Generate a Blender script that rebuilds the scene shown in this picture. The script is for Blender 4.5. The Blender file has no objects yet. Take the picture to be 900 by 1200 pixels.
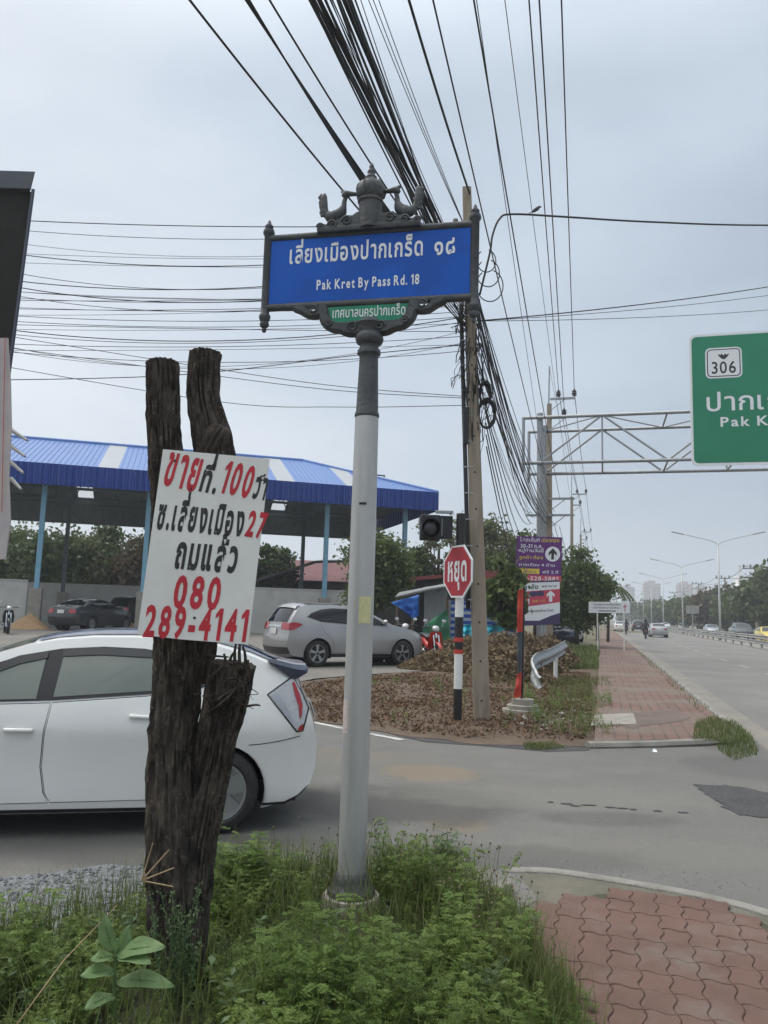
import bpy, bmesh, math, random
import numpy as np
from mathutils import Vector, Matrix, noise, geometry
R_ = math.radians
rnd = random.Random(7)
scene = bpy.context.scene
COL = scene.collection

# ------------------------------------------------------------------ camera, sky, sun, exposure
CAM_H, PITCH, ROLL = 1.65, R_(7.45), R_(1.7)
cam = bpy.data.cameras.new('camera')
cam.sensor_fit = 'VERTICAL'; cam.sensor_height = 36.0
cam.lens = 36.0 * 905.0 / 1200.0
cam.clip_start = 0.05; cam.clip_end = 6000
cam_o = bpy.data.objects.new('camera', cam); COL.objects.link(cam_o)
fw = Vector((0, math.cos(PITCH), math.sin(PITCH)))
u0 = Vector((0, -math.sin(PITCH), math.cos(PITCH))); r0 = Vector((1, 0, 0))
CR = r0 * math.cos(ROLL) + u0 * math.sin(ROLL)
CU = -r0 * math.sin(ROLL) + u0 * math.cos(ROLL)
CP = Vector((0, 0, CAM_H))
mw = Matrix((CR, CU, -fw)).transposed().to_4x4(); mw.translation = CP
cam_o.matrix_world = mw
scene.camera = cam_o

world = bpy.data.worlds.new('World'); scene.world = world
world.use_nodes = True
wn = world.node_tree; wn.nodes.clear()
wo = wn.nodes.new('ShaderNodeOutputWorld'); bg = wn.nodes.new('ShaderNodeBackground')
sky = wn.nodes.new('ShaderNodeTexSky'); sky.sky_type = 'NISHITA'; sky.sun_disc = False
SUN_EL, SUN_AZ = R_(58), R_(-60)            # azimuth from +Y towards +X
sky.sun_elevation = SUN_EL; sky.sun_rotation = SUN_AZ
sky.air_density = 1.0; sky.dust_density = 3.0; sky.ozone_density = 1.0
# the cloud deck: a pale sheet, brighter to the left, greyer blue to the right and low down
tc = wn.nodes.new('ShaderNodeTexCoord')
sep = wn.nodes.new('ShaderNodeSeparateXYZ'); wn.links.new(tc.outputs['Generated'], sep.inputs[0])
nz = wn.nodes.new('ShaderNodeTexNoise'); nz.inputs['Scale'].default_value = 1.9; nz.inputs['Detail'].default_value = 5; nz.inputs['Roughness'].default_value = .5
mp = wn.nodes.new('ShaderNodeMapping'); mp.inputs['Scale'].default_value = (1, 1, 2.6); mp.inputs['Location'].default_value = (3.1, .4, 1.7)
wn.links.new(tc.outputs['Generated'], mp.inputs[0]); wn.links.new(mp.outputs[0], nz.inputs['Vector'])
def wmath(op, a, b, clamp=False):
    n = wn.nodes.new('ShaderNodeMath'); n.operation = op; n.use_clamp = clamp
    for i, q in enumerate((a, b)):
        if isinstance(q, (int, float)): n.inputs[i].default_value = q
        else: wn.links.new(q, n.inputs[i])
    return n.outputs[0]
gx = wmath('MULTIPLY_ADD', sep.outputs[0], -.70); wn.nodes[-1].inputs[2].default_value = .50
nn = wmath('MULTIPLY_ADD', nz.outputs[0], 1.25); wn.nodes[-1].inputs[2].default_value = -.625
fac = wmath('ADD', gx, nn, True)
ramp = wn.nodes.new('ShaderNodeValToRGB'); wn.links.new(fac, ramp.inputs[0])
el = ramp.color_ramp.elements
el[0].position = 0.0; el[0].color = (.315, .392, .49, 1)
el[1].position = 1.0; el[1].color = (.765, .812, .868, 1)
e2 = el.new(.5); e2.color = (.53, .612, .712, 1)
cs = wn.nodes.new('ShaderNodeVectorMath'); cs.operation = 'SCALE'; cs.inputs['Scale'].default_value = 12.0
wn.links.new(ramp.outputs[0], cs.inputs[0])
mx = wn.nodes.new('ShaderNodeMix'); mx.data_type = 'RGBA'; mx.inputs['Factor'].default_value = .93
wn.links.new(sky.outputs[0], mx.inputs['A']); wn.links.new(cs.outputs[0], mx.inputs['B'])
zen = wn.nodes.new('ShaderNodeMapRange'); zen.interpolation_type = 'SMOOTHSTEP'          # an overcast sky is brightest overhead
zen.inputs['From Min'].default_value = .55; zen.inputs['From Max'].default_value = .98; zen.inputs['To Min'].default_value = 1.0; zen.inputs['To Max'].default_value = 3.7
wn.links.new(sep.outputs[2], zen.inputs[0])
zs = wn.nodes.new('ShaderNodeVectorMath'); zs.operation = 'SCALE'; wn.links.new(mx.outputs['Result'], zs.inputs[0]); wn.links.new(zen.outputs[0], zs.inputs['Scale'])
zt = wn.nodes.new('ShaderNodeMix'); zt.data_type = 'RGBA'; zt.blend_type = 'MULTIPLY'; zt.inputs['B'].default_value = (1.06, .95, .82, 1)
zf = wn.nodes.new('ShaderNodeMapRange'); zf.inputs['From Min'].default_value = .55; zf.inputs['From Max'].default_value = .85; wn.links.new(sep.outputs[2], zf.inputs[0])
wn.links.new(zf.outputs[0], zt.inputs['Factor']); wn.links.new(zs.outputs[0], zt.inputs['A'])
wn.links.new(zt.outputs['Result'], bg.inputs[0]); bg.inputs[1].default_value = 0.08
wn.links.new(bg.outputs[0], wo.inputs[0])

sun = bpy.data.lights.new('sun', 'SUN'); sun.energy = 1.5; sun.angle = R_(25); sun.color = (1.0, .96, .9)
sun_o = bpy.data.objects.new('sun', sun); COL.objects.link(sun_o)
sd = Vector((math.sin(SUN_AZ) * math.cos(SUN_EL), math.cos(SUN_AZ) * math.cos(SUN_EL), math.sin(SUN_EL)))
sun_o.rotation_euler = sd.to_track_quat('Z', 'Y').to_euler()
sun_o.location = (-20, 20, 60)

vs = scene.view_settings
scene.display_settings.display_device = 'sRGB'
vs.view_transform = 'Standard'; vs.look = 'None'; vs.gamma = 1; vs.exposure = 0.22
vs.use_curve_mapping = False
scene.cycles.use_denoising = True
scene.cycles.max_bounces = 6; scene.cycles.diffuse_bounces = 3; scene.cycles.glossy_bounces = 3
scene.cycles.transmission_bounces = 4; scene.cycles.transparent_max_bounces = 8; scene.cycles.volume_bounces = 1

# ------------------------------------------------------------------ surveying: photograph pixel + a distance or a plane -> point
def ray(x, y): return fw + CR * ((x - 450) / 905.0) + CU * ((600 - y) / 905.0)
def gp(x, y, z=0.0):
    d = ray(x, y); return CP + d * ((z - CAM_H) / d.z)
def at(x, y, Y):
    d = ray(x, y); return CP + d * (Y / d.y)
def onplane(x, y, P0, a):
    d = ray(x, y); n = Vector((-math.sin(a), math.cos(a), 0))
    return CP + d * ((Vector((P0[0], P0[1], 0)) - Vector((0, 0, 0))).dot(n) / d.dot(n))
# main road frame: s along the road, t to the right of its left kerb
RD = Vector((.2724, .9622, 0)); RN = Vector((.9622, -.2724, 0)); RO = Vector((2.13, 0, 0))
ROAD_A = math.atan2(RD.y, RD.x)
def rp(s, t, z=0.0):
    p = RO + RD * s + RN * t; return Vector((p.x, p.y, z))
def st(x, y):
    v = Vector((x, y, 0)) - RO; return v.dot(RD), v.dot(RN)
def sstep(a, b, x):
    k = min(1, max(0, (x - a) / (b - a))); return k * k * (3 - 2 * k)
def hgt(x, y):
    """height of the unpaved lot left of the footpath; streets are level"""
    s, t = st(x, y)
    return (.24 * sstep(11, 20, y) + .22 * sstep(20, 34, y)) * sstep(-3.0, -6.5, t)

# ------------------------------------------------------------------ mesh helpers
MATW = {}                                   # world matrix of every thing's root, for building children in world space
class MB:
    def __init__(s): s.v = []; s.f = []
    def add(s, vs_, fs_):
        b = len(s.v); s.v += [tuple(q) for q in vs_]; s.f += [tuple(i + b for i in q) for q in fs_]; return s
    def box(s, c, size, rot=None, bev=0.0):
        hx, hy, hz = size[0] / 2, size[1] / 2, size[2] / 2
        c = Vector(c)
        if bev <= 0:
            P = [Vector((sx * hx, sy * hy, sz * hz)) for sz in (-1, 1) for sy in (-1, 1) for sx in (-1, 1)]
            F = [(0, 2, 3, 1), (4, 5, 7, 6), (0, 1, 5, 4), (2, 6, 7, 3), (0, 4, 6, 2), (1, 3, 7, 5)]
        else:
            bm = bmesh.new(); bmesh.ops.create_cube(bm, size=1)
            for q in bm.verts: q.co = Vector((q.co.x * size[0], q.co.y * size[1], q.co.z * size[2]))
            bmesh.ops.bevel(bm, geom=bm.edges[:], offset=bev, segments=2, affect='EDGES', profile=.5)
            bm.verts.index_update()
            P = [q.co.copy() for q in bm.verts]; F = [tuple(v.index for v in q.verts) for q in bm.faces]; bm.free()
        if rot is not None:
            M = rot.to_3x3() if isinstance(rot, Matrix) else Matrix.Rotation(rot, 3, 'Z')
            P = [M @ p for p in P]
        return s.add([p + c for p in P], F)
    def tube(s, pts, rad, seg=8, cap=True, up=None, sq=None):
        """swept tube; rad a number or one per point; sq=(a,b) scales the two section axes"""
        pts = [Vector(p) for p in pts]; n = len(pts)
        if not hasattr(rad, '__len__'): rad = [rad] * n
        V = []; prev = None
        for i, p in enumerate(pts):
            t = (pts[min(i + 1, n - 1)] - pts[max(i - 1, 0)])
            t = t.normalized() if t.length > 1e-9 else Vector((0, 0, 1))
            if prev is None:
                a = Vector(up) if up else (Vector((0, 0, 1)) if abs(t.z) < .9 else Vector((1, 0, 0)))
                a = (a - t * a.dot(t)).normalized()
            else:
                a = prev - t * prev.dot(t)
                a = a.normalized() if a.length > 1e-6 else t.orthogonal().normalized()
            prev = a; b = t.cross(a)
            for k in range(seg):
                g = 2 * math.pi * k / seg
                ka, kb = (sq if sq else (1, 1))
                V.append(p + (a * math.cos(g) * ka + b * math.sin(g) * kb) * rad[i])
        F = [(i * seg + k, i * seg + (k + 1) % seg, (i + 1) * seg + (k + 1) % seg, (i + 1) * seg + k) for i in range(n - 1) for k in range(seg)]
        if cap: F += [tuple(range(seg - 1, -1, -1)), tuple((n - 1) * seg + k for k in range(seg))]
        return s.add(V, F)
    def lathe(s, prof, c=(0, 0, 0), seg=24, axis=None, cap=True):
        """prof: (radius, height) from bottom to top about +Z, or about an axis matrix"""
        V = []; c = Vector(c)
        for r, h in prof:
            for k in range(seg):
                g = 2 * math.pi * k / seg; p = Vector((r * math.cos(g), r * math.sin(g), h))
                V.append((axis @ p if axis else p) + c)
        n = len(prof)
        F = [(i * seg + k, i * seg + (k + 1) % seg, (i + 1) * seg + (k + 1) % seg, (i + 1) * seg + k) for i in range(n - 1) for k in range(seg)]
        if cap:
            if prof[0][0] > 1e-6: F.append(tuple(range(seg - 1, -1, -1)))
            if prof[-1][0] > 1e-6: F.append(tuple((n - 1) * seg + k for k in range(seg)))
        return s.add(V, F)
    def prism(s, poly, org, ux, uy, th):
        """2D polygon in the (ux,uy) plane, extruded by vector th"""
        org = Vector(org); ux = Vector(ux); uy = Vector(uy); th = Vector(th); n = len(poly)
        A = [org + ux * p[0] + uy * p[1] for p in poly]; B = [p + th for p in A]
        F = [tuple(range(n - 1, -1, -1)), tuple(range(n, 2 * n))] + [(i, (i + 1) % n, n + (i + 1) % n, n + i) for i in range(n)]
        return s.add(A + B, F)
    def build(s, name, mat, parent=None, world=True, smooth=False, label=None, weld=0.0, sharp=None, recalc=True):
        V = s.v
        if parent is not None and world:
            inv = MATW[parent.name].inverted(); V = [tuple(inv @ Vector(q)) for q in V]
        me = bpy.data.meshes.new(name); me.from_pydata(V, [], s.f)
        if recalc or weld:
            bm = bmesh.new(); bm.from_mesh(me)
            if weld: bmesh.ops.remove_doubles(bm, verts=bm.verts[:], dist=weld)
            if recalc: bmesh.ops.recalc_face_normals(bm, faces=bm.faces[:])
            bm.to_mesh(me); bm.free()
        if smooth or sharp:
            me.polygons.foreach_set('use_smooth', [True] * len(me.polygons))
            if sharp: me.set_sharp_from_angle(angle=R_(sharp))
        for m in (mat if isinstance(mat, (list, tuple)) else [mat]): me.materials.append(m)
        o = bpy.data.objects.new(name, me); COL.objects.link(o)
        if parent is not None: o.parent = parent
        else: MATW[o.name] = Matrix.Identity(4)
        if parent is not None: MATW[o.name] = MATW[parent.name]
        if label: o['label'] = label
        return o

def tag(o, label, cat, group=None, kind=None):
    o['label'] = label; o['category'] = cat
    if group: o['group'] = group
    if kind: o['kind'] = kind
    return o
def struct(o): o['kind'] = 'structure'; return o
def thing(name, label, cat, loc=(0, 0, 0), rz=0.0, group=None, scale=1.0):
    o = bpy.data.objects.new(name, None); COL.objects.link(o)
    o.empty_display_size = .1
    o.location = loc; o.rotation_euler = (0, 0, rz); o.scale = (scale,) * 3
    MATW[o.name] = Matrix.Translation(Vector(loc)) @ Matrix.Rotation(rz, 4, 'Z') @ Matrix.Scale(scale, 4)
    return tag(o, label, cat, group)
def copy_thing(o, loc, rz=0.0, label=None, group=None, scale=None):
    """a copy of a thing with copies of its parts and sub-parts"""
    r = o.copy(); COL.objects.link(r); r.location = loc; r.rotation_euler = (0, 0, rz)
    if scale: r.scale = (scale,) * 3
    if label: r['label'] = label
    if group: r['group'] = group
    for ch in [q for q in COL.objects if q.parent == o]:
        c = ch.copy(); COL.objects.link(c); c.parent = r
        for g in [q for q in COL.objects if q.parent == ch]:
            d = g.copy(); COL.objects.link(d); d.parent = c
    MATW[r.name] = Matrix.Translation(Vector(loc)) @ Matrix.Rotation(rz, 4, 'Z')
    return r
def quads_mesh(name, V, mat, n=4, smooth=False):
    """V: (k, n, 3) numpy array of separate n-gons"""
    k = V.shape[0]; me = bpy.data.meshes.new(name)
    me.vertices.add(k * n); me.vertices.foreach_set('co', V.reshape(-1).astype(np.float32))
    me.loops.add(k * n); me.loops.foreach_set('vertex_index', np.arange(k * n, dtype=np.int32))
    me.polygons.add(k); me.polygons.foreach_set('loop_start', np.arange(0, k * n, n, dtype=np.int32))
    me.update(calc_edges=True); me.validate()
    me.materials.append(mat)
    o = bpy.data.objects.new(name, me); COL.objects.link(o); MATW[o.name] = Matrix.Identity(4); return o
def inpoly(x, y, P):
    c = False; j = len(P) - 1
    for i in range(len(P)):
        if (P[i][1] > y) != (P[j][1] > y) and x < (P[j][0] - P[i][0]) * (y - P[i][1]) / (P[j][1] - P[i][1]) + P[i][0]: c = not c
        j = i
    return c
def resample(pts, step):
    out = []
    for a, b in zip(pts[:-1], pts[1:]):
        L = math.hypot(b[0] - a[0], b[1] - a[1]); n = max(1, int(round(L / step)))
        out += [(a[0] + (b[0] - a[0]) * k / n, a[1] + (b[1] - a[1]) * k / n) for k in range(n)]
    return out + [tuple(pts[-1])]
def spline(pts, n=6):
    """Catmull-Rom through the points"""
    P = [Vector(p) for p in pts]; out = []
    for i in range(len(P) - 1):
        a = P[max(i - 1, 0)]; b = P[i]; c = P[i + 1]; d = P[min(i + 2, len(P) - 1)]
        for k in range(n):
            t = k / n
            out.append(.5 * ((2 * b) + (c - a) * t + (2 * a - 5 * b + 4 * c - d) * t * t + (3 * b - a - 3 * c + d) * t ** 3))
    return out + [P[-1]]
def fill2d(poly, step=None):
    """triangulate a 2D outline (with an inner grid) -> verts, faces"""
    pts = [Vector((p[0], p[1])) for p in poly]; nb = len(pts)
    if step:
        xs = [p[0] for p in poly]; ys = [p[1] for p in poly]
        for i in range(int((max(xs) - min(xs)) / step) + 1):
            for j in range(int((max(ys) - min(ys)) / step) + 1):
                x = min(xs) + (i + .5 * (j % 2)) * step + .003; y = min(ys) + j * step + .003
                if inpoly(x, y, poly) and min((x - p[0]) ** 2 + (y - p[1]) ** 2 for p in poly) > (step * .4) ** 2: pts.append(Vector((x, y)))
    r = geometry.delaunay_2d_cdt(pts, [], [list(range(nb))], 1, 1e-5)
    return [(v.x, v.y) for v in r[0]], [tuple(f) for f in r[2]]

# ------------------------------------------------------------------ materials
def pm(name, col, rough=.6, metal=0.0, col2=None, scale=6.0, detail=4, mix=(.35, .65), bump=0.0, bscale=60.0, coat=0.0, stretch=None, spec=None, transl=0.0, grime=None, gscale=1.5, gmix=(.5, .7)):
    m = bpy.data.materials.new(name); m.use_nodes = True; nt = m.node_tree
    b = nt.nodes['Principled BSDF']; b.inputs['Roughness'].default_value = rough; b.inputs['Metallic'].default_value = metal
    if coat: b.inputs['Coat Weight'].default_value = coat; b.inputs['Coat Roughness'].default_value = .05
    if spec is not None: b.inputs['Specular IOR Level'].default_value = spec
    tcn = nt.nodes.new('ShaderNodeTexCoord'); vec = tcn.outputs['Object']
    if stretch:
        mpn = nt.nodes.new('ShaderNodeMapping'); mpn.inputs['Scale'].default_value = stretch
        nt.links.new(vec, mpn.inputs[0]); vec = mpn.outputs[0]
    if col2 is None: col2 = tuple(c * .82 for c in col)
    def nmix(sc, lo, hi, A, B, det):
        n = nt.nodes.new('ShaderNodeTexNoise'); n.inputs['Scale'].default_value = sc; n.inputs['Detail'].default_value = det; n.inputs['Roughness'].default_value = .62
        nt.links.new(vec, n.inputs['Vector'])
        mr = nt.nodes.new('ShaderNodeMapRange'); mr.inputs['From Min'].default_value = lo; mr.inputs['From Max'].default_value = hi
        nt.links.new(n.outputs[0], mr.inputs[0])
        x = nt.nodes.new('ShaderNodeMix'); x.data_type = 'RGBA'; nt.links.new(mr.outputs[0], x.inputs['Factor'])
        for k, q in (('A', A), ('B', B)):
            if isinstance(q, tuple): x.inputs[k].default_value = (*q[:3], 1)
            else: nt.links.new(q, x.inputs[k])
        return x.outputs['Result']
    c = nmix(scale, mix[0], mix[1], tuple(col), tuple(col2), detail)
    if grime: c = nmix(gscale, gmix[0], gmix[1], c, tuple(grime), 6)
    nt.links.new(c, b.inputs['Base Color'])
    if bump:
        n = nt.nodes.new('ShaderNodeTexNoise'); n.inputs['Scale'].default_value = bscale; n.inputs['Detail'].default_value = 5
        nt.links.new(vec, n.inputs['Vector'])
        bp = nt.nodes.new('ShaderNodeBump'); bp.inputs['Strength'].default_value = min(1, bump); bp.inputs['Distance'].default_value = .02
        nt.links.new(n.outputs[0], bp.inputs['Height']); nt.links.new(bp.outputs[0], b.inputs['Normal'])
    if transl:
        tr = nt.nodes.new('ShaderNodeBsdfTranslucent'); nt.links.new(c, tr.inputs[0])
        ms = nt.nodes.new('ShaderNodeMixShader'); ms.inputs[0].default_value = transl
        nt.links.new(b.outputs[0], ms.inputs[1]); nt.links.new(tr.outputs[0], ms.inputs[2])
        nt.links.new(ms.outputs[0], nt.nodes['Material Output'].inputs[0])
    return m
def glass_dark(name, col=(.02, .025, .025), rough=.03):
    m = pm(name, col, rough=rough, spec=.6); return m
M = {}
M['asphalt'] = pm('asphalt', (.178, .172, .158), .92, col2=(.138, .133, .123), scale=1.1, detail=8, bump=.6, bscale=110, grime=(.175, .168, .152), gscale=.55, gmix=(.48, .72))
M['asphalt_dark'] = pm('asphalt_dark', (.05, .05, .051), .9, col2=(.075, .074, .072), scale=3, detail=8, bump=.8, bscale=90)
M['road'] = pm('road_concrete', (.215, .205, .19), .9, col2=(.17, .162, .152), scale=.5, detail=8, bump=.4, bscale=80, stretch=(1, 1, 1), grime=(.15, .145, .135), gscale=.22, gmix=(.45, .75))
M['lotpave'] = pm('lot_paving', (.20, .185, .165), .92, col2=(.15, .14, .128), scale=.6, detail=8, bump=.5, bscale=60)
M['soil'] = pm('soil', (.095, .066, .045), .95, col2=(.145, .102, .070), scale=2.0, detail=8, bump=1, bscale=30)
M['earth'] = pm('earth', (.15, .115, .08), .95, col2=(.09, .10, .045), scale=.25, detail=8, bump=.6, bscale=12)
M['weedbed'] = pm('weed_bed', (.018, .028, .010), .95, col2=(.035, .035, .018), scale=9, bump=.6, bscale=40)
M['white_line'] = pm('road_paint', (.62, .62, .60), .8, col2=(.34, .33, .31), scale=5, detail=8, mix=(.42, .62))
M['faded_line'] = pm('worn_road_paint', (.40, .39, .37), .85, col2=(.21, .20, .185), scale=9, detail=8, mix=(.38, .6))
M['kerb'] = pm('kerb_concrete', (.30, .285, .255), .9, col2=(.19, .178, .155), scale=3, detail=8, bump=.5, bscale=50)
M['concrete'] = pm('concrete', (.34, .315, .275), .9, col2=(.25, .23, .20), scale=4, detail=8, bump=.4, bscale=60)
M['pole_concrete'] = pm('pole_concrete', (.34, .285, .22), .88, col2=(.27, .225, .175), scale=2.5, detail=8, bump=.3, bscale=60, stretch=(3, 3, .6), grime=(.2, .17, .13), gscale=1.2)
M['paver'] = pm('paver', (.20, .095, .082), .85, col2=(.135, .066, .06), scale=2.6, detail=8, mix=(.3, .7), bump=.5, bscale=90, grime=(.23, .165, .14), gscale=1.3, gmix=(.5, .75))
M['paver_joint'] = pm('paver_joint', (.075, .062, .05), .95, col2=(.06, .065, .038), scale=6, bump=.5, bscale=60)
M['gravel'] = pm('gravel', (.21, .22, .235), .9, col2=(.12, .125, .135), scale=14, bump=1, bscale=50)
M['iron'] = pm('cast_iron_grey', (.080, .085, .090), .55, .15, col2=(.052, .056, .060), scale=10, bump=.35, bscale=45, grime=(.11, .115, .115), gscale=7, gmix=(.58, .75))
M['galv'] = pm('aluminium_pole', (.50, .50, .49), .42, .4, col2=(.43, .43, .425), scale=3, stretch=(4, 4, .7), bump=.05, bscale=30, grime=(.19, .185, .175), gscale=1.6, gmix=(.58, .8))
M['steel'] = pm('galvanised_steel', (.36, .38, .39), .5, .5, col2=(.28, .29, .30), scale=8, bump=.1, bscale=30)
M['sign_blue'] = pm('sign_blue', (.003, .095, .49), .42, spec=.3, col2=(.003, .080, .42), scale=2.2, mix=(.45, .55))
M['sign_green'] = pm('sign_green', (.004, .25, .13), .4, col2=(.004, .21, .11), scale=5)
M['hw_green'] = pm('highway_green', (.0, .215, .105), .45, col2=(.0, .195, .096), scale=.6)
M['white_paint'] = pm('white_paint', (.78, .78, .76), .5, col2=(.70, .70, .68), scale=8)
M['letter_white'] = pm('letter_white', (.80, .82, .84), .4, col2=(.74, .76, .78), scale=20)
M['board_white'] = pm('painted_board', (.71, .71, .69), .55, col2=(.63, .63, .61), scale=3, grime=(.52, .50, .46), gscale=4, gmix=(.60, .82))
M['red_paint'] = pm('red_brush_paint', (.52, .017, .035), .5, col2=(.40, .012, .026), scale=9)
M['black_paint'] = pm('black_brush_paint', (.012, .012, .014), .5, col2=(.024, .024, .026), scale=12)
M['stop_red'] = pm('stop_red', (.42, .012, .03), .4, col2=(.34, .01, .024), scale=6)
M['black'] = pm('black_plastic', (.013, .013, .014), .5, col2=(.02, .02, .021), scale=9)
M['rubber'] = pm('rubber', (.018, .018, .019), .8, col2=(.032, .031, .030), scale=12)
M['cable'] = pm('cable_black', (.016, .016, .018), .6, col2=(.028, .028, .03), scale=3)
M['bark'] = pm('bark', (.048, .038, .031), .95, col2=(.100, .080, .064), scale=16, detail=10, mix=(.42, .66), bump=1, bscale=45, stretch=(1.6, 1.6, .6), grime=(.016, .012, .010), gscale=9, gmix=(.48, .60))
M['wood_cut'] = pm('cut_wood', (.11, .085, .062), .9, col2=(.06, .045, .035), scale=20, bump=.6, bscale=60)
M['roof_blue'] = pm('roof_blue', (.12, .22, .50), .32, .1, col2=(.105, .20, .46), scale=1.2)
M['fascia_blue'] = pm('fascia_blue', (.006, .048, .30), .4, col2=(.006, .040, .25), scale=1.2)
M['soffit'] = pm('roof_underside', (.16, .185, .185), .7, col2=(.13, .155, .155), scale=1.5)
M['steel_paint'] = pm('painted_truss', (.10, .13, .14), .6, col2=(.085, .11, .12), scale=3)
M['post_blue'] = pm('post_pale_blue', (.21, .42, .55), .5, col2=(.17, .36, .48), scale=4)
M['wall_white'] = pm('rendered_wall', (.50, .495, .47), .9, col2=(.44, .435, .41), scale=1.2, grime=(.34, .33, .30), gscale=.6, gmix=(.55, .8))
M['skylight'] = pm('skylight_sheet', (.80, .83, .86), .4, col2=(.74, .78, .82), scale=2, transl=.45)
M['sand'] = pm('sand', (.42, .28, .16), .95, col2=(.33, .21, .115), scale=6, bump=.6, bscale=40)
M['brush'] = pm('dry_brush', (.31, .235, .14), .9, col2=(.15, .108, .064), scale=9, mix=(.35, .65), transl=.15)
M['litter'] = pm('leaf_litter', (.205, .125, .072), .9, col2=(.11, .068, .042), scale=6, transl=.1)
M['twig'] = pm('twig', (.14, .10, .065), .9, col2=(.09, .065, .042), scale=12)
def foliage(name, a, b, c, sc=.9):
    return pm(name, a, .55, col2=b, scale=sc, detail=5, mix=(.36, .64), transl=.33, grime=c, gscale=sc * 3.3, gmix=(.52, .72), spec=.3)
M['leaf_dark'] = foliage('foliage_dark', (.056, .088, .028), (.085, .118, .040), (.038, .062, .022))
M['leaf_mid'] = foliage('foliage_mid', (.085, .122, .036), (.118, .158, .048), (.054, .086, .028))
M['leaf_olive'] = foliage('foliage_olive', (.115, .135, .055), (.150, .162, .068), (.075, .092, .040))
M['leaf_far'] = foliage('foliage_far', (.078, .108, .040), (.110, .136, .052), (.054, .078, .030), .35)
M['leaf_rust'] = foliage('foliage_rusty', (.10, .055, .028), (.06, .07, .024), (.05, .03, .016))
M['weed'] = foliage('weed_leaf', (.120, .192, .040), (.175, .240, .058), (.080, .130, .031), 2.5)
M['weed_blue'] = foliage('weed_grey_green', (.100, .158, .072), (.135, .19, .090), (.07, .11, .05), 6)
M['broad'] = foliage('broad_leaf', (.145, .235, .095), (.18, .27, .115), (.11, .18, .07), 14)
M['grass'] = foliage('grass_blade', (.095, .142, .036), (.14, .17, .052), (.19, .165, .075), 3)
M['seed'] = pm('dry_seed_head', (.20, .17, .10), .9, col2=(.13, .11, .065), scale=30)
M['straw'] = pm('straw', (.42, .30, .17), .8, col2=(.33, .23, .13), scale=20)
M['car_white'] = pm('car_paint_white', (.74, .74, .715), .25, col2=(.70, .70, .68), scale=1.2, coat=.8)
M['car_grey'] = pm('car_paint_grey', (.36, .36, .36), .3, .35, col2=(.33, .33, .33), scale=2, coat=.7)
M['car_dark'] = pm('car_paint_dark', (.035, .038, .045), .32, .3, col2=(.03, .033, .038), scale=2, coat=.8)
M['car_silver'] = pm('car_paint_silver', (.42, .43, .44), .35, .5, col2=(.38, .39, .40), scale=2, coat=.6)
M['car_yellow'] = pm('car_paint_yellow', (.62, .48, .03), .35, col2=(.58, .45, .03), scale=2, coat=.6)
M['car_navy'] = pm('car_paint_navy', (.018, .025, .055), .3, .2, col2=(.016, .022, .048), scale=2, coat=.8)
M['glass'] = pm('car_glass', (.125, .150, .125), .05, col2=(.092, .112, .094), scale=.8, spec=.9)
M['glass_tint'] = glass_dark('car_glass_tinted', (.012, .013, .015), .04)
M['trim'] = pm('black_trim', (.010, .010, .011), .35, col2=(.014, .014, .015), scale=5)
M['seam'] = pm('panel_gap', (.02, .02, .02), .9)
M['lamp_red'] = pm('tail_lamp_red', (.38, .008, .016), .12, col2=(.30, .006, .012), scale=8, coat=.8)
M['lamp_clear'] = pm('lamp_clear', (.50, .50, .50), .15, .2, col2=(.40, .40, .41), scale=30, coat=.8)
M['plate'] = pm('number_plate', (.62, .62, .60), .5)
M['alloy'] = pm('alloy', (.42, .43, .44), .32, .75, col2=(.36, .37, .38), scale=6)
M['alloy_dark'] = pm('alloy_dark', (.05, .05, .053), .4, .5)
M['chrome'] = pm('chrome', (.65, .66, .67), .15, .95)
M['mc_red'] = pm('scooter_red', (.55, .018, .010), .35, coat=.6)
M['cloth_dark'] = pm('dark_cloth', (.02, .02, .025), .9, col2=(.03, .03, .035), scale=9)
M['skin'] = pm('skin', (.32, .18, .115), .6)
M['tarp_blue'] = pm('tarp_blue', (.012, .12, .48), .5, col2=(.01, .09, .36), scale=4, bump=.4, bscale=8)
M['tarp_cyan'] = pm('tarp_cyan', (.03, .40, .52), .5, col2=(.02, .32, .43), scale=4, bump=.4, bscale=8)
M['net_green'] = pm('net_green', (.03, .17, .085), .8, col2=(.02, .12, .06), scale=3, bump=.3, bscale=12)
M['tin'] = pm('tin_sheet', (.40, .41, .42), .5, .35, col2=(.31, .315, .32), scale=1.5, grime=(.26, .22, .18), gscale=2, gmix=(.58, .75))
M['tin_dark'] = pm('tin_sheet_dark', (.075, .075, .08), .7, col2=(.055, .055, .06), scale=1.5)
M['roof_red'] = pm('roof_red', (.25, .055, .055), .7, col2=(.20, .045, .045), scale=2)
M['roof_brown'] = pm('roof_brown', (.17, .075, .075), .8, col2=(.14, .062, .064), scale=1)
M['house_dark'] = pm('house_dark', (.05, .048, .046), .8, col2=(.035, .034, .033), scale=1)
M['purple'] = pm('sign_purple', (.125, .018, .18), .45, col2=(.105, .015, .155), scale=2)
M['pink_red'] = pm('sign_pink_red', (.58, .055, .10), .45)
M['navy'] = pm('sign_navy', (.055, .035, .115), .45)
M['orange_red'] = pm('banner_red', (.56, .05, .028), .6, col2=(.46, .04, .024), scale=4)
M['yellow'] = pm('sign_yellow', (.78, .58, .05), .5)
M['sticker_yellow'] = pm('sticker_yellow', (.66, .63, .34), .7, col2=(.58, .55, .30), scale=40)
M['sticker_pink'] = pm('sticker_paper', (.62, .54, .52), .7, col2=(.52, .42, .42), scale=60)
M['far_wall'] = pm('tower_wall', (.36, .32, .31), .9, col2=(.31, .28, .27), scale=.02)
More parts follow.
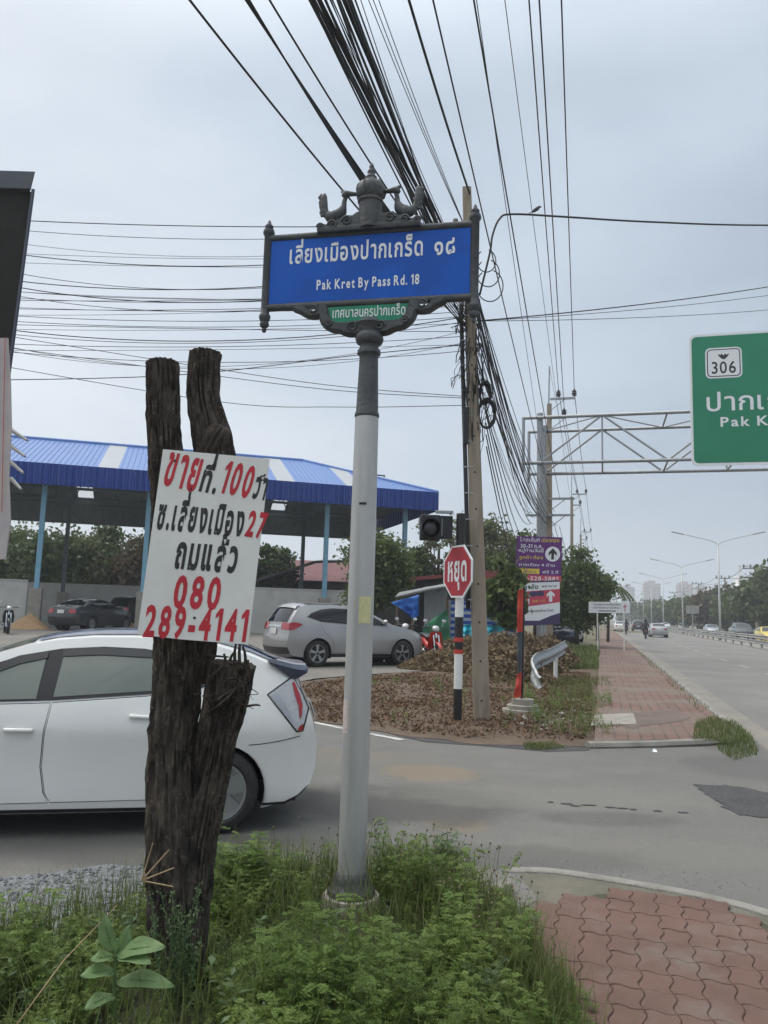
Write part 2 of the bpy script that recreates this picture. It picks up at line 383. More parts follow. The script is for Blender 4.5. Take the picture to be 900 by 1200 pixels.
M['far_white'] = pm('bright_white_wall', (.80, .80, .79), .8)
M['lens'] = pm('dark_lens', (.03, .032, .033), .25, spec=.6)
M['glazing'] = pm('window_dark', (.10, .115, .13), .3)
M['canopy_dark'] = pm('canopy_sheet', (.020, .019, .017), .85, spec=.2, col2=(.028, .026, .024), scale=2)
M['gutter'] = pm('gutter_grey', (.075, .085, .10), .6, col2=(.06, .07, .085), scale=2)
M['vinyl'] = pm('faded_vinyl', (.48, .43, .40), .7, col2=(.36, .33, .35), scale=1.6, detail=5)
M['rail_steel'] = pm('barrier_steel', (.36, .37, .36), .6, .35, col2=(.26, .25, .235), scale=1.0, grime=(.19, .155, .125), gscale=2.2, gmix=(.55, .75))
def speckle(m, scale, amt, col):
    """coarse aggregate showing in a surface"""
    nt = m.node_tree; b = nt.nodes['Principled BSDF']; src = b.inputs['Base Color'].links[0].from_socket
    t = nt.nodes.new('ShaderNodeTexCoord')
    for sc, lo, hi, c in ((scale, .60, .72, col), (scale * .45, .62, .74, tuple(q * .25 for q in col))):
        n = nt.nodes.new('ShaderNodeTexNoise'); n.inputs['Scale'].default_value = sc; n.inputs['Detail'].default_value = 3; nt.links.new(t.outputs['Object'], n.inputs['Vector'])
        mr = nt.nodes.new('ShaderNodeMapRange'); mr.inputs['From Min'].default_value = lo; mr.inputs['From Max'].default_value = hi; mr.inputs['To Max'].default_value = amt; nt.links.new(n.outputs[0], mr.inputs[0])
        x = nt.nodes.new('ShaderNodeMix'); x.data_type = 'RGBA'; nt.links.new(mr.outputs[0], x.inputs['Factor']); nt.links.new(src, x.inputs['A']); x.inputs['B'].default_value = (*c, 1); src = x.outputs['Result']
    nt.links.new(src, b.inputs['Base Color'])
for k_, a_ in (('asphalt', .55), ('asphalt_dark', .6), ('road', .35), ('lotpave', .4), ('kerb', .4), ('concrete', .3)): speckle(M[k_], 95, a_, (.34, .335, .32))
speckle(M['asphalt'], 26, .30, (.27, .262, .24)); speckle(M['asphalt_dark'], 30, .4, (.16, .155, .15)); speckle(M['road'], 18, .25, (.32, .31, .285)); speckle(M['lotpave'], 20, .3, (.30, .28, .25)); speckle(M['soil'], 40, .5, (.22, .18, .135)); speckle(M['earth'], 12, .6, (.22, .20, .12)); speckle(M['bark'], 60, .55, (.20, .165, .135)); speckle(M['gravel'], 60, .7, (.38, .39, .41))
def blotch(m, c, r, col, amt, rough=.9, rz=0.0):
    """a soft-edged patch of colour lying at a fixed place on a surface"""
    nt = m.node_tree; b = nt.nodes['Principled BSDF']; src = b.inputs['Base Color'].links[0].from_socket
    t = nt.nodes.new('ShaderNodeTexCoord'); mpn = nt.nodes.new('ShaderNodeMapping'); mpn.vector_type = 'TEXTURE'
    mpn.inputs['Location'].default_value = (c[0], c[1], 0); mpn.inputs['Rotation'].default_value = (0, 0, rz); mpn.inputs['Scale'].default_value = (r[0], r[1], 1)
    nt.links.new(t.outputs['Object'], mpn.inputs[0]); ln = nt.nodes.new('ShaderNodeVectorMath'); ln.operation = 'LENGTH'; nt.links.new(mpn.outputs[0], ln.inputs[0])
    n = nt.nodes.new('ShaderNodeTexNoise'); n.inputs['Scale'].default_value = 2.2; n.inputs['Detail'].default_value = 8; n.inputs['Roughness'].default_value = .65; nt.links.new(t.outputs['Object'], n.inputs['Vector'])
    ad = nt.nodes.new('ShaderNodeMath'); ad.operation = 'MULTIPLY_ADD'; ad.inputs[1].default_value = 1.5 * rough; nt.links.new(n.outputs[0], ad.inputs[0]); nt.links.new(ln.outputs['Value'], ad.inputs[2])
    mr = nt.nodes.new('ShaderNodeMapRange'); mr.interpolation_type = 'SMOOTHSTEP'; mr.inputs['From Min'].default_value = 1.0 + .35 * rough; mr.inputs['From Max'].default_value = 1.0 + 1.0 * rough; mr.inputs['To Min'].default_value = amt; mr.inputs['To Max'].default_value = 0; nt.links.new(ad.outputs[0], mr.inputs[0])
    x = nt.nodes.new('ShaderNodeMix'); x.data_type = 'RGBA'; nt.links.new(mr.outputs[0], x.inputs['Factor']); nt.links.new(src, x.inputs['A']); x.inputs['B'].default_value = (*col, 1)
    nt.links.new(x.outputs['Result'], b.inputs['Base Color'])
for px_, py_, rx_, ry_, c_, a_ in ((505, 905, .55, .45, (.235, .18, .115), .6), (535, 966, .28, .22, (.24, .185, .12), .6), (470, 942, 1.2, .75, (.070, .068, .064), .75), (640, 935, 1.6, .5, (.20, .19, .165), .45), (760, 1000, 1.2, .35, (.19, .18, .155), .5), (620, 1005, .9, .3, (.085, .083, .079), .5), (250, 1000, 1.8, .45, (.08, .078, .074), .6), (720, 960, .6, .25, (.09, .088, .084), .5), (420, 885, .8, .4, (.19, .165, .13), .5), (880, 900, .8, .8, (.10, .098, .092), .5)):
    q_ = gp(px_, py_); blotch(M['asphalt'], (q_.x, q_.y), (rx_, ry_), c_, a_)
def add_ribs(m, axis, freq, strength=.6, dist=.02):
    """corrugation as a bump, across one object axis"""
    nt = m.node_tree; b = nt.nodes['Principled BSDF']
    t = nt.nodes.new('ShaderNodeTexCoord'); w = nt.nodes.new('ShaderNodeTexWave')
    w.bands_direction = axis; w.inputs['Scale'].default_value = freq; w.wave_profile = 'SIN'
    nt.links.new(t.outputs['Object'], w.inputs['Vector'])
    bp = nt.nodes.new('ShaderNodeBump'); bp.inputs['Strength'].default_value = strength; bp.inputs['Distance'].default_value = dist
    nt.links.new(w.outputs[0], bp.inputs['Height']); nt.links.new(bp.outputs[0], b.inputs['Normal'])

# ------------------------------------------------------------------ lettering (built-in typeface, glyph by glyph)
GL = {}
TEXTS = []
def cache_glyphs(chars):
    objs = []
    for ch, bold in chars:
        c = bpy.data.curves.new('g', 'FONT'); c.body = ch; c.offset = bold; c.resolution_u = 3
        o = bpy.data.objects.new('g', c); COL.objects.link(o); objs.append((ch, bold, o, c))
    dg = bpy.context.evaluated_depsgraph_get()
    for ch, bold, o, c in objs:
        me = bpy.data.meshes.new_from_object(o.evaluated_get(dg))
        V = [(v.co.x, v.co.y) for v in me.vertices]; F = [tuple(p.vertices) for p in me.polygons]
        xs = [v[0] for v in V] or [0, 0]
        GL[(ch, bold)] = (V, F, min(xs), max(xs))
        if ch == '1':                                   # give the numeral its flag
            h = max(v[1] for v in V); a = min(v[0] for v in V); k = len(V)
            V = V + [(a + .01, h), (a + .01, h - .17), (a - .15, h - .24), (a - .15, h - .14)]; F = F + [(k, k + 3, k + 2, k + 1)]
            xs = [v[0] for v in V]
        GL[(ch, bold)] = (V, F, min(xs), max(xs))
        bpy.data.meshes.remove(me)
    for ch, bold, o, c in objs: bpy.data.objects.remove(o); bpy.data.curves.remove(c)
UPPER = 'ิีึืั็'; TONE = '่้๊๋์'; MARK = UPPER + TONE + 'ุู'
def lay(text, bold):
    """-> list of (glyph key, dx, dy), total width, in em"""
    miss = sorted({(c, bold) for c in text if c != ' ' and (c, bold) not in GL})
    if miss: cache_glyphs(miss)
    out = []; pen = 0.0; prev = ''
    for ch in text:
        if ch == ' ': pen += .26; prev = ch; continue
        g = GL[(ch, bold)]
        if ch in MARK:
            out.append(((ch, bold), pen, .2 if (ch in TONE and prev in UPPER) else 0.0))
        else:
            lsb = .055 + bold * .8
            out.append(((ch, bold), pen - g[2] + lsb, 0.0)); pen += (g[3] - g[2]) + 2 * lsb
        prev = ch
    return out, pen
def write(mb, text, org, ux, uy, size, bold=0.0, width=None, align='l', shear=0.0, wob=0.0):
    """flat letters into mb; org = baseline start; size = em height; width = forced total width"""
    L, W = lay(text, bold); sx = size if width is None else width / max(W, 1e-6)
    off = {'l': 0, 'c': -W * sx / 2, 'r': -W * sx}[align]
    org = Vector(org); ux = Vector(ux); uy = Vector(uy)
    for key, dx, dy in L:
        V, F, a, b = GL[key]; jy = (rnd.random() - .5) * wob
        mb.add([org + ux * (off + (v[0] + dx + shear * v[1]) * sx) + uy * ((v[1] + dy + jy) * size) for v in V], F)
    return W * sx
# ================================================================== SETTING
need = set()
for t_, b_ in (('เลี่ยงเมืองปากเกร็ด๑๘', .014), ('PakKretByPassRd.18', .016), ('เทศบาลนครปากเกร็ด', .010), ('ขายที่วา100ซ.เลี่ยงเมือง27ถมแล้ว080289-4141๘', .030),
               ('หยุด', .022), ('306PakKretปากเกร็ด', .012), ('โกลเด้นท์เมืองทองก.ค.30-31หมู่บ้านลูกค้าวันนี้ 081-528-5885การเรียน 4,1000บฟรี2ที', .010),
               ('วิทยาลัยพยาบาลเปิดรับสมัครนักศึกษาใหม่คริสตจักรโรงพยาบาล1ปี', .008), ('0123456789กขบ', .008)):
    for ch in t_:
        if ch != ' ': need.add((ch, b_))
cache_glyphs(sorted(need))

def sheet(name, poly, mat, z=0.0, step=.8, fn=None):
    v, f = fill2d(resample(poly + [poly[0]], step)[:-1], step)
    mb = MB(); mb.add([(x, y, z + (fn(x, y) if fn else 0)) for x, y in v], f)
    o = mb.build(name, mat); struct(o)
    me = o.data
    bm = bmesh.new(); bm.from_mesh(me)
    for q in bm.faces:
        if q.normal.z < 0: q.normal_flip()
    bm.to_mesh(me); bm.free(); return o

# ground out to the horizon
gs = [-2600, -1200, -600, -300, -160, -100] + [-70 + 2 * i for i in range(71)] + [90, 130, 200, 320, 600, 1200, 2600]
gy = [-600, -200, -60, -20] + [-8 + 2 * i for i in range(45)] + [100, 140, 200, 320, 600, 1200, 2600]
mb = MB()
mb.add([(x, y, hgt(x, y) - .035) for y in gy for x in gs], [(j * len(gs) + i, j * len(gs) + i + 1, (j + 1) * len(gs) + i + 1, (j + 1) * len(gs) + i) for j in range(len(gy) - 1) for i in range(len(gs) - 1)])
struct(mb.build('ground', M['earth']))

side_poly = [(-60, 1.2), (-8, 1.4), (-3, 3.0), (-1.6, 3.9), (-.5, 4.5), (.3, 4.5), (.92, 5.1), (1.45, 5.22), (1.92, 5.02), (2.5, 4.55), (2.75, 4.1), (2.84, 3.6), (1.6, -.8), (2.1, -1), (4.4, 8), (5.35, 11.35), (5.2, 11.8), (4.6, 11.2), (3, 11), (1.28, 11.2), (.5, 11.6), (-.6, 12.5), (-2.0, 13.2), (-60, 13.2)]
sheet('side_street', side_poly, M['asphalt'], 0.0, .7, hgt)
mb = MB()
ss = [-60, -20, -8, 0, 6, 12, 20, 40, 80, 160, 320, 700]
def ribbon(name, t0, t1, mat, z, s0=-60, s1=700):
    m = MB(); S = [s0] + [q for q in ss if s0 < q < s1] + [s1]
    m.add([rp(q, t, z) for q in S for t in (t0, t1)], [(2 * i, 2 * i + 1, 2 * i + 3, 2 * i + 2) for i in range(len(S) - 1)])
    return struct(m.build(name, mat))
ribbon('main_road', 0.0, 8.3, M['road'], .004)
ribbon('far_carriageway', 9.6, 17.6, M['road'], .004)
mb = MB()
s = -10.0
while s < 330:
    mb.add([rp(s, 3.2, .008), rp(s, 3.33, .008), rp(s + 2.0, 3.33, .008), rp(s + 2.0, 3.2, .008)], [(0, 1, 2, 3)])
    s += 5.2
struct(mb.build('lane_markings', M['faded_line']))
ribbon('road_edge_line', 7.6, 7.72, M['faded_line'], .008)
ribbon('gutter_strip', .05, .42, pm('gutter_dust', (.25, .225, .19), .95, col2=(.19, .178, .16), scale=1.4, detail=8), .008, 9.2, 330)
ribbon('median_strip', 8.3, 9.6, M['concrete'], .02)

lot_poly = [(-60, 12.6), (-2.2, 12.6), (-2.6, 14.5), (-1.4, 17.2), (1.6, 20.2), (3.3, 24), (5, 34), (1, 60), (-60, 60)]
sheet('lot_paving', lot_poly, M['lotpave'], .004, 1.2, hgt)
def moundz(x, y): return .05 * noise.noise((x * .9, y * .9, 3.3)) + .03 * noise.noise((x * 2.7, y * 2.7, 1.3))
def edge_d(x, y, P):
    b = 9.0
    for a, c in zip(P, P[1:] + P[:1]):
        vx, vy = c[0] - a[0], c[1] - a[1]; k = min(1, max(0, ((x - a[0]) * vx + (y - a[1]) * vy) / (vx * vx + vy * vy))); b = min(b, math.hypot(x - a[0] - k * vx, y - a[1] - k * vy))
    return b
soil_poly = [(-1.1, 12.05), (-2.1, 12.7), (-2.5, 14.5), (-1.3, 17.1), (1.7, 20.1), (3.4, 23.9), (7.0, 26), (6.75, 24), (5.1, 18), (3.95, 14), (2.95, 10.5), (2.7, 10.35), (1.3, 10.25), (.42, 10.75)]
def soilz(x, y): return hgt(x, y) + max(-.004, moundz(x, y) + .02) * sstep(0, .45, edge_d(x, y, soil_poly))
def roughpoly(P, amp, step=.12, seed=0):
    R = resample(P + [P[0]], step)[:-1]
    return [(x + amp * noise.noise((x * 3, y * 3, seed)) + amp * .5 * noise.noise((x * 9, y * 9, seed)), y + amp * noise.noise((x * 3, y * 3, seed + 7)) + amp * .5 * noise.noise((x * 9, y * 9, seed + 7))) for x, y in R]
sheet('dirt_verge', roughpoly(soil_poly, .12), M['soil'], .009, .3, soilz)

def pxpoly(P, z=0.0): return [tuple(gp(*q, z)[:2]) for q in P]
sheet('asphalt_patch', pxpoly([(440, 851), (500, 846), (600, 852), (650, 858), (694, 872), (690, 880), (640, 881), (560, 874), (500, 870), (466, 863)]), M['asphalt_dark'], .005, .3)
def rough(P, amp, step=.06, seed=0):
    R = resample(P + [P[0]], step)[:-1]
    return [(x + amp * noise.noise((x * 5, y * 5, seed)) + amp * .5 * noise.noise((x * 17, y * 17, seed)), y + amp * noise.noise((x * 5, y * 5, seed + 7)) + amp * .5 * noise.noise((x * 17, y * 17, seed + 7))) for x, y in R]
pot = pxpoly([(810, 920), (850, 920), (905, 930), (960, 940), (960, 968), (900, 958), (860, 955), (845, 942)])
sheet('pothole_patch', rough(pot, .10), M['asphalt_dark'], .005, .2)
mb = MB()
mb.tube([gp(*q, .006) for q in [(300, 833), (357, 844), (400, 853), (440, 861), (472, 867)]], .055, 4, up=(0, 0, 1), sq=(.05, 1))
struct(mb.build('edge_line', M['white_line']))
# oil drips down the middle of the street
mb = MB()
for q in [(646, 941), (662, 943), (675, 944), (690, 944), (716, 946), (730, 947), (745, 949), (768, 950), (800, 953)]:
    c = gp(q[0] + rnd.uniform(-3, 3), q[1] + rnd.uniform(-1, 1))
    n = 9; a0 = rnd.random(); L = rnd.uniform(.03, .085)
    mb.add([(c.x + L * math.cos(6.283 * k / n) * rnd.uniform(.8, 1.1), c.y + .022 * math.sin(6.283 * k / n), .005) for k in range(n)], [tuple(range(n))])
struct(mb.build('oil_spots', pm('oil', (.045, .045, .045), .6)))

# near corner: kerb flush with the street, interlocking pavers
mb = MB()
kp = [gp(*q) for q in [(592, 1021), (640, 1021), (700, 1029), (800, 1046), (850, 1057), (900, 1071)]] + [Vector((2.6, 4.25, 0)), Vector((2.72, 3.6, 0)), Vector((1.7, 0, 0))]
kp = spline(kp, 5)
mb.tube([(p.x, p.y, .0) for p in kp], .052, 8, up=(0, 0, 1), sq=(.34, 1))
struct(mb.build('near_kerb', M['kerb'], smooth=True))
pav_poly = pxpoly([(600, 1090), (640, 1066), (700, 1050), (750, 1047), (800, 1056), (850, 1068), (905, 1088)]) + [(2.5, 4.2), (2.58, 3.6), (1.5, -.2), (-.2, -.2), (.2, 2.5), (.6, 3.8)]
base_poly = pxpoly([(590, 1024), (640, 1025), (700, 1033), (800, 1050), (850, 1061), (900, 1076)]) + [(2.58, 4.25), (2.66, 3.6), (1.6, -.25), (-.3, -.25), (.1, 2.5), (.5, 3.8), (.6, 4.6)]
sheet('pavement_bed', base_poly, pm('pavement_bed', (.17, .155, .125), .95, col2=(.10, .10, .07), scale=3, detail=8, bump=.6, bscale=60), .006, .2)
mb = MB(); PW, PL = .135, .188
ang = ROAD_A
ex = Vector((math.cos(ang), math.sin(ang), 0)); ey = Vector((-math.sin(ang), math.cos(ang), 0))
o0 = Vector((1.2, 3.4, 0))
def wavy(a, b, amp, n=6):
    """S-shaped edge from a to b"""
    a = Vector(a); b = Vector(b); d = b - a; nrm = Vector((-d.y, d.x)).normalized()
    return [a + d * (k / n) + nrm * amp * math.sin(2 * math.pi * k / n) for k in range(n)]
for i in range(-19, 16):
    for j in range(-18, 18):
        c = o0 + ex * (i * PL + (PL / 2 if j % 2 else 0) * 0) + ey * (j * PW)
        if not inpoly(c.x, c.y, pav_poly): continue
        g = .0045
        x0, x1, y0, y1 = -PL / 2, PL / 2, -PW / 2, PW / 2
        ring = wavy((x0, y0), (x1, y0), .013) + wavy((x1, y0), (x1, y1), .013) + [q for q in wavy((x1, y1), (x0, y1), .013)] + [q for q in wavy((x0, y1), (x0, y0), .013)]
        dz = rnd.uniform(-.0025, .0025); tx, ty = rnd.uniform(-.012, .012), rnd.uniform(-.012, .012)
        top = []; bot = []
        for q in ring:
            k = 1 - g / (PW / 2)
            qx, qy = q.x * (1 - g / (PL / 2)), q.y * k
            p = c + ex * qx + ey * qy
            top.append((p.x, p.y, .021 + dz + qx * tx + qy * ty))
            p2 = c + ex * q.x * (1 - .2 * g / PL) + ey * q.y * (1 - .2 * g / PW)
            bot.append((p2.x, p2.y, .014 + dz + qx * tx + qy * ty))
        n = len(top)
        mb.add(top + bot, [tuple(range(n))] + [(k, n + k, n + (k + 1) % n, (k + 1) % n) for k in range(n)])
def paver_mat():
    m = pm('paver', (.165, .095, .072), .88, col2=(.118, .068, .053), scale=2.6, detail=8, mix=(.3, .7), bump=.35, bscale=120, grime=(.19, .16, .138), gscale=1.8, gmix=(.52, .78))
    return m
struct(mb.build('near_pavement', paver_mat()))
jb = sheet('paver_joint_sand', pav_poly, M['paver_joint'], .010, .25)

# footpath along the road: brick-red blocks in the road's own direction
def brick_mat():
    m = pm('footpath_brick', (.2, .1, .09), .9, bump=.3, bscale=60); nt = m.node_tree; b = nt.nodes['Principled BSDF']
    t = nt.nodes.new('ShaderNodeTexCoord'); mpn = nt.nodes.new('ShaderNodeMapping')
    mpn.inputs['Rotation'].default_value = (0, 0, -ROAD_A)
    nt.links.new(t.outputs['Object'], mpn.inputs[0])
    br = nt.nodes.new('ShaderNodeTexBrick'); nt.links.new(mpn.outputs[0], br.inputs['Vector'])
    br.inputs['Scale'].default_value = 1.0; br.inputs['Brick Width'].default_value = .42; br.inputs['Row Height'].default_value = .17
    br.inputs['Mortar Size'].default_value = .016; br.inputs['Mortar Smooth'].default_value = .3; br.inputs['Bias'].default_value = -.1
    br.inputs['Color1'].default_value = (.195, .112, .088, 1); br.inputs['Color2'].default_value = (.158, .092, .073, 1); br.inputs['Mortar'].default_value = (.095, .066, .052, 1)
    n = nt.nodes.new('ShaderNodeTexNoise'); n.inputs['Scale'].default_value = .8; n.inputs['Detail'].default_value = 8; nt.links.new(t.outputs['Object'], n.inputs['Vector'])
    mr = nt.nodes.new('ShaderNodeMapRange'); mr.inputs['From Min'].default_value = .40; mr.inputs['From Max'].default_value = .66; nt.links.new(n.outputs[0], mr.inputs[0])
    x = nt.nodes.new('ShaderNodeMix'); x.data_type = 'RGBA'; nt.links.new(mr.outputs[0], x.inputs['Factor']); nt.links.new(br.outputs[0], x.inputs['A']); x.inputs['B'].default_value = (.185, .150, .126, 1)
    nt.links.new(x.outputs['Result'], b.inputs['Base Color']); return m
M['brickwalk'] = brick_mat()
fz = .07
S0 = st(2.85, 10.3)[0]
walk = [(2.87, 10.42), (4.3, 10.86), (4.9, 11.2)] + [tuple(rp(q, -.2)[:2]) for q in (12.5, 14, 20, 30, 50, 90, 160, 300)] + [tuple(rp(q, -2.15)[:2]) for q in (300, 160, 90, 50, 30, 20, 14, 9.5)]
sheet('footpath', walk, M['brickwalk'], fz, 2.0)
mb = MB()
mb.tube([(2.72, 10.3, .02), (3.6, 10.52, .024), (4.35, 10.77, .03), (4.85, 11.02, .03), (5.2, 11.45, .034)] + [tuple(rp(q, -.09, .036)) for q in (12.6, 13.5, 16, 22, 30, 45, 70, 110, 200, 300)], .085, 8, up=(0, 0, 1), sq=(.72, 1))
struct(mb.build('kerb', M['kerb'], sharp=40))
# concrete slab across the footpath and bare grey patches
sheet('drain_cover', [tuple(q[:2]) for q in (gp(697, 838, .07), gp(742, 836, .07), gp(746, 849, .07), gp(692, 851, .07))], M['concrete'], fz + .01, .6)
sheet('footpath_patch', [tuple(q[:2]) for q in (gp(700, 838, .1), gp(790, 828, .1), gp(810, 838, .1), gp(800, 843, .1), gp(748, 849, .1), gp(742, 852, .1))], pm('patch', (.17, .125, .105), .9, col2=(.13, .10, .085), scale=2, detail=8, bump=.5, bscale=60), fz + .005, .5)
# crushed stone beside the street on the left
grav = [(-4.2, 3.4), (-2.9, 4.5), (-1.7, 5.15), (-1.2, 5.3), (-.7, 5.2), (-1.2, 4.2), (-2.2, 2.8), (-2.6, 1.5), (-6, 1.5)]
sheet('gravel_bed', roughpoly(grav, .08), M['gravel'], .006, .3)
grav2 = [(.15, 5.15), (.62, 5.42), (.95, 5.22), (.95, 4.8), (.8, 4.5), (.4, 4.6)]
sheet('gravel_margin', roughpoly(grav2, .05), M['lotpave'], .009, .15)
# weed bed
weed_poly = [(-4.0, 1.8), (-2.3, 2.85), (-1.75, 3.4), (-1.25, 4.1), (-1.0, 4.55), (-.55, 5.0), (.1, 4.98), (.5, 4.75), (.66, 4.3), (.76, 3.8), (.84, 3.3), (.9, 2.4), (.6, 1.6), (-4, 1.6)]
def weedz(x, y): return .015 + .05 * sstep(0, .6, min(4.9 - y, .8 - x, 3, (x * .9 + y - 2.1) if False else 3)) 
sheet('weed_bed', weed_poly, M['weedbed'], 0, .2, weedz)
# ================================================================== SOI NAME SIGN ON ITS POST
SX, SY = -.118, 4.46
YAW = R_(-11.8)
E1 = Vector((math.cos(YAW), math.sin(YAW), 0)); N1 = Vector((math.sin(YAW), -math.cos(YAW), 0)); Z1 = Vector((0, 0, 1))   # N1 looks at the viewer
sg = thing('street_name_sign', 'blue street name sign in an ornate dark grey iron frame on a silver pole', 'street sign', (SX, SY, 0))
def SP(u, z, n=0.0): return Vector((SX, SY, z)) + E1 * u + N1 * n
mb = MB(); mb.lathe([(.0775, .17), (.0765, 1.2), (.073, 2.3), (.069, 2.80)], (SX, SY, 0), 40)
mb.build('pole', M['galv'], sg, sharp=40)
mb = MB(); mb.lathe([(.068, 2.79), (.073, 2.795), (.073, 2.81), (.066, 2.83), (.056, 3.15), (.058, 3.17), (.070, 3.18), (.070, 3.20), (.058, 3.215), (.055, 3.235), (.078, 3.25), (.086, 3.275), (.078, 3.30), (.060, 3.315), (.066, 3.34), (.085, 3.365), (.05, 3.40)], (SX, SY, 0), 32)
mb.build('pole_head', M['iron'], sg, sharp=50)
mb = MB(); mb.lathe([(.165, -.06), (.163, .085), (.155, .12), (.12, .125)], (SX, SY, 0), 14)
cb = mb.build('base', M['concrete'], sg, sharp=40)
mb = MB(); mb.lathe([(.135, .115), (.13, .15), (.105, .18), (.10, .20), (.088, .235), (.078, .245)], (SX, SY, 0), 12)
mb.build('base_collar', M['iron'], sg, sharp=30)
# frame: two upright posts with finials, two rails
def finial_post(mb, u):
    prof = [(.0, 3.345), (.010, 3.35), (.016, 3.365), (.012, 3.375), (.024, 3.385), (.030, 3.40), (.024, 3.415), (.032, 3.43), (.036, 3.445), (.034, 3.46), (.027, 3.467), (.026, 3.50), (.027, 3.98), (.034, 3.988), (.037, 4.00), (.033, 4.018), (.022, 4.024), (.026, 4.034), (.026, 4.046), (.014, 4.056), (.013, 4.064), (.006, 4.082), (0, 4.088)]
    mb.lathe(prof, SP(u, 0), 20)
mb = MB()
for u in (-.672, .622): finial_post(mb, u)
for z in (3.958, 3.505):
    mb.tube([SP(-.66, z), SP(.61, z)], .0235, 12)
fr = mb.build('frame', M['iron'], sg, sharp=45)
mb = MB(); mb.box(SP(-.025, 3.732), (1.245, .02, .445), Matrix.Rotation(YAW, 3, 'Z'))
bp = mb.build('blue_panel', M['sign_blue'], sg)
mb = MB()
write(mb, 'เลี่ยงเมืองปากเกร็ด', SP(-.53, 3.782, .0125), E1, Z1, .160, .020, width=.85)
write(mb, '๑๘', SP(.375, 3.779, .0125), E1, Z1, .165, .020, width=.14)
write(mb, 'Pak Kret By Pass Rd. 18', SP(-.345, 3.602, .0125), E1, Z1, .088, .024, width=.645)
mb.build('lettering', M['letter_white'], bp, recalc=False)
# green plate in its scrolled bracket
mb = MB(); gpoly = [(-.272, 3.492), (.245, 3.492), (.215, 3.385), (-.245, 3.385)]
mb.prism(gpoly, SP(0, 0, .012) - Vector((0, 0, 0)), E1, Z1, N1 * -.02)
gpn = mb.build('green_panel', M['sign_green'], sg)
mb = MB(); write(mb, 'เทศบาลนครปากเกร็ด', SP(-.235, 3.415, .0145), E1, Z1, .086, .010, width=.455)
mb.build('lettering', M['letter_white'], gpn, recalc=False)
mb = MB()
half = [(.40, 3.492), (.36, 3.455), (.315, 3.46), (.30, 3.49), (.272, 3.505), (.255, 3.47), (.243, 3.425), (.22, 3.388), (.16, 3.372), (.10, 3.375), (.05, 3.382), (0, 3.385)]
low = [(0, 3.318), (.04, 3.318), (.09, 3.312), (.13, 3.318), (.165, 3.335), (.215, 3.345), (.255, 3.37), (.28, 3.405), (.292, 3.44), (.325, 3.435), (.37, 3.44), (.42, 3.47), (.455, 3.485), (.46, 3.497)]
poly = [(p[0] * 1, p[1]) for p in half[::-1]][0:] + []
right = [tuple(p) for p in spline([(a, b, 0) for a, b in low], 3)]
right = [(p[0], p[1]) for p in right]
inner = [(p[0], p[1]) for p in spline([(a, b, 0) for a, b in half[::-1]], 3)]
for sgn in (1, -1):
    prof = [(sgn * x - .015, z) for x, z in right] + [(sgn * x - .015, z) for x, z in inner[::-1]]
    v, f = fill2d([p for i, p in enumerate(prof) if i == 0 or (abs(p[0] - prof[i - 1][0]) + abs(p[1] - prof[i - 1][1])) > 1e-4])
    n = len(v)
    mb.add([SP(x, z, .034) for x, z in v] + [SP(x, z, -.034) for x, z in v], f + [tuple(i + n for i in q[::-1]) for q in f])
    # rolled edge of the bracket
    mb.tube([SP(sgn * x - .015, z, .0) for x, z in right], .020, 8, sq=(1, 1.7))
    mb.tube([SP(sgn * x - .015, z, .0) for x, z in inner], .012, 8, sq=(1, 2.6))
    # scrolls
    for cu, cz, rr in ((.335, 3.468, .03), (.085, 3.345, .032), (.235, 3.375, .025)):
        mb.tube([SP(sgn * (cu + rr * (1 - t / 22) * math.cos(t * .55)) - .015, cz + rr * (1 - t / 22) * math.sin(t * .55), .036) for t in range(18)], .007, 6)
mb.lathe([(.055, -.02), (.05, .01), (.03, .022), (0, .025)], SP(-.015, 3.352, .034), 16, axis=Matrix((E1, Z1 * .62, N1)).transposed())
mb.build('bracket', M['iron'], sg, sharp=45)
# crest: scrolled foot, column, pot with finial and two cockerels hanging by the beak
mb = MB()
foot = [(-.335, 3.965), (-.33, 4.03), (-.285, 4.015), (-.25, 4.03), (-.2, 4.055), (-.165, 4.085), (-.11, 4.075), (-.08, 4.10), (0, 4.11), (.08, 4.10), (.11, 4.075), (.165, 4.085), (.2, 4.055), (.25, 4.03), (.285, 4.015), (.33, 4.03), (.335, 3.965)]
CU0 = -.022
mb.prism([(a * .92 + CU0, 3.965 + (b - 3.965) * .78) for a, b in foot], SP(0, 0, .045), E1, Z1, N1 * -.09)
for sgn in (1, -1):
    for cu, cz, rr in ((.135, 4.018, .032), (.225, 4.0, .03), (.30, 3.99, .024)):
        mb.tube([SP(sgn * (cu + rr * (1 - t / 20) * math.cos(t * .6)) + CU0, cz + rr * (1 - t / 20) * math.sin(t * .6), .048) for t in range(16)], .0075, 6)
mb.tube([SP(-.32 + CU0, 3.975, .03), SP(.32 + CU0, 3.975, .03)], .024, 8)
mb.build('crest_base', M['iron'], sg, sharp=45)
mb = MB()
mb.lathe([(.072, 3.97), (.070, 4.14), (.078, 4.145), (.080, 4.155), (.074, 4.163), (.068, 4.168), (.082, 4.185), (.090, 4.215), (.088, 4.24), (.074, 4.268), (.050, 4.285), (.040, 4.288), (.041, 4.296), (.034, 4.303), (.036, 4.314), (.027, 4.324), (.022, 4.338), (.026, 4.346), (.024, 4.356), (.014, 4.368), (.016, 4.380), (.015, 4.39), (.006, 4.408), (0, 4.418)], SP(CU0, 0), 28)
for k in range(9):       # gadroons of the pot
    g = 6.283 * k / 9
    mb.tube([SP(CU0, 0) + Vector((math.cos(g) * r, math.sin(g) * r, z)) for r, z in ((.079, 4.18), (.089, 4.215), (.085, 4.245), (.06, 4.278))], .008, 6)
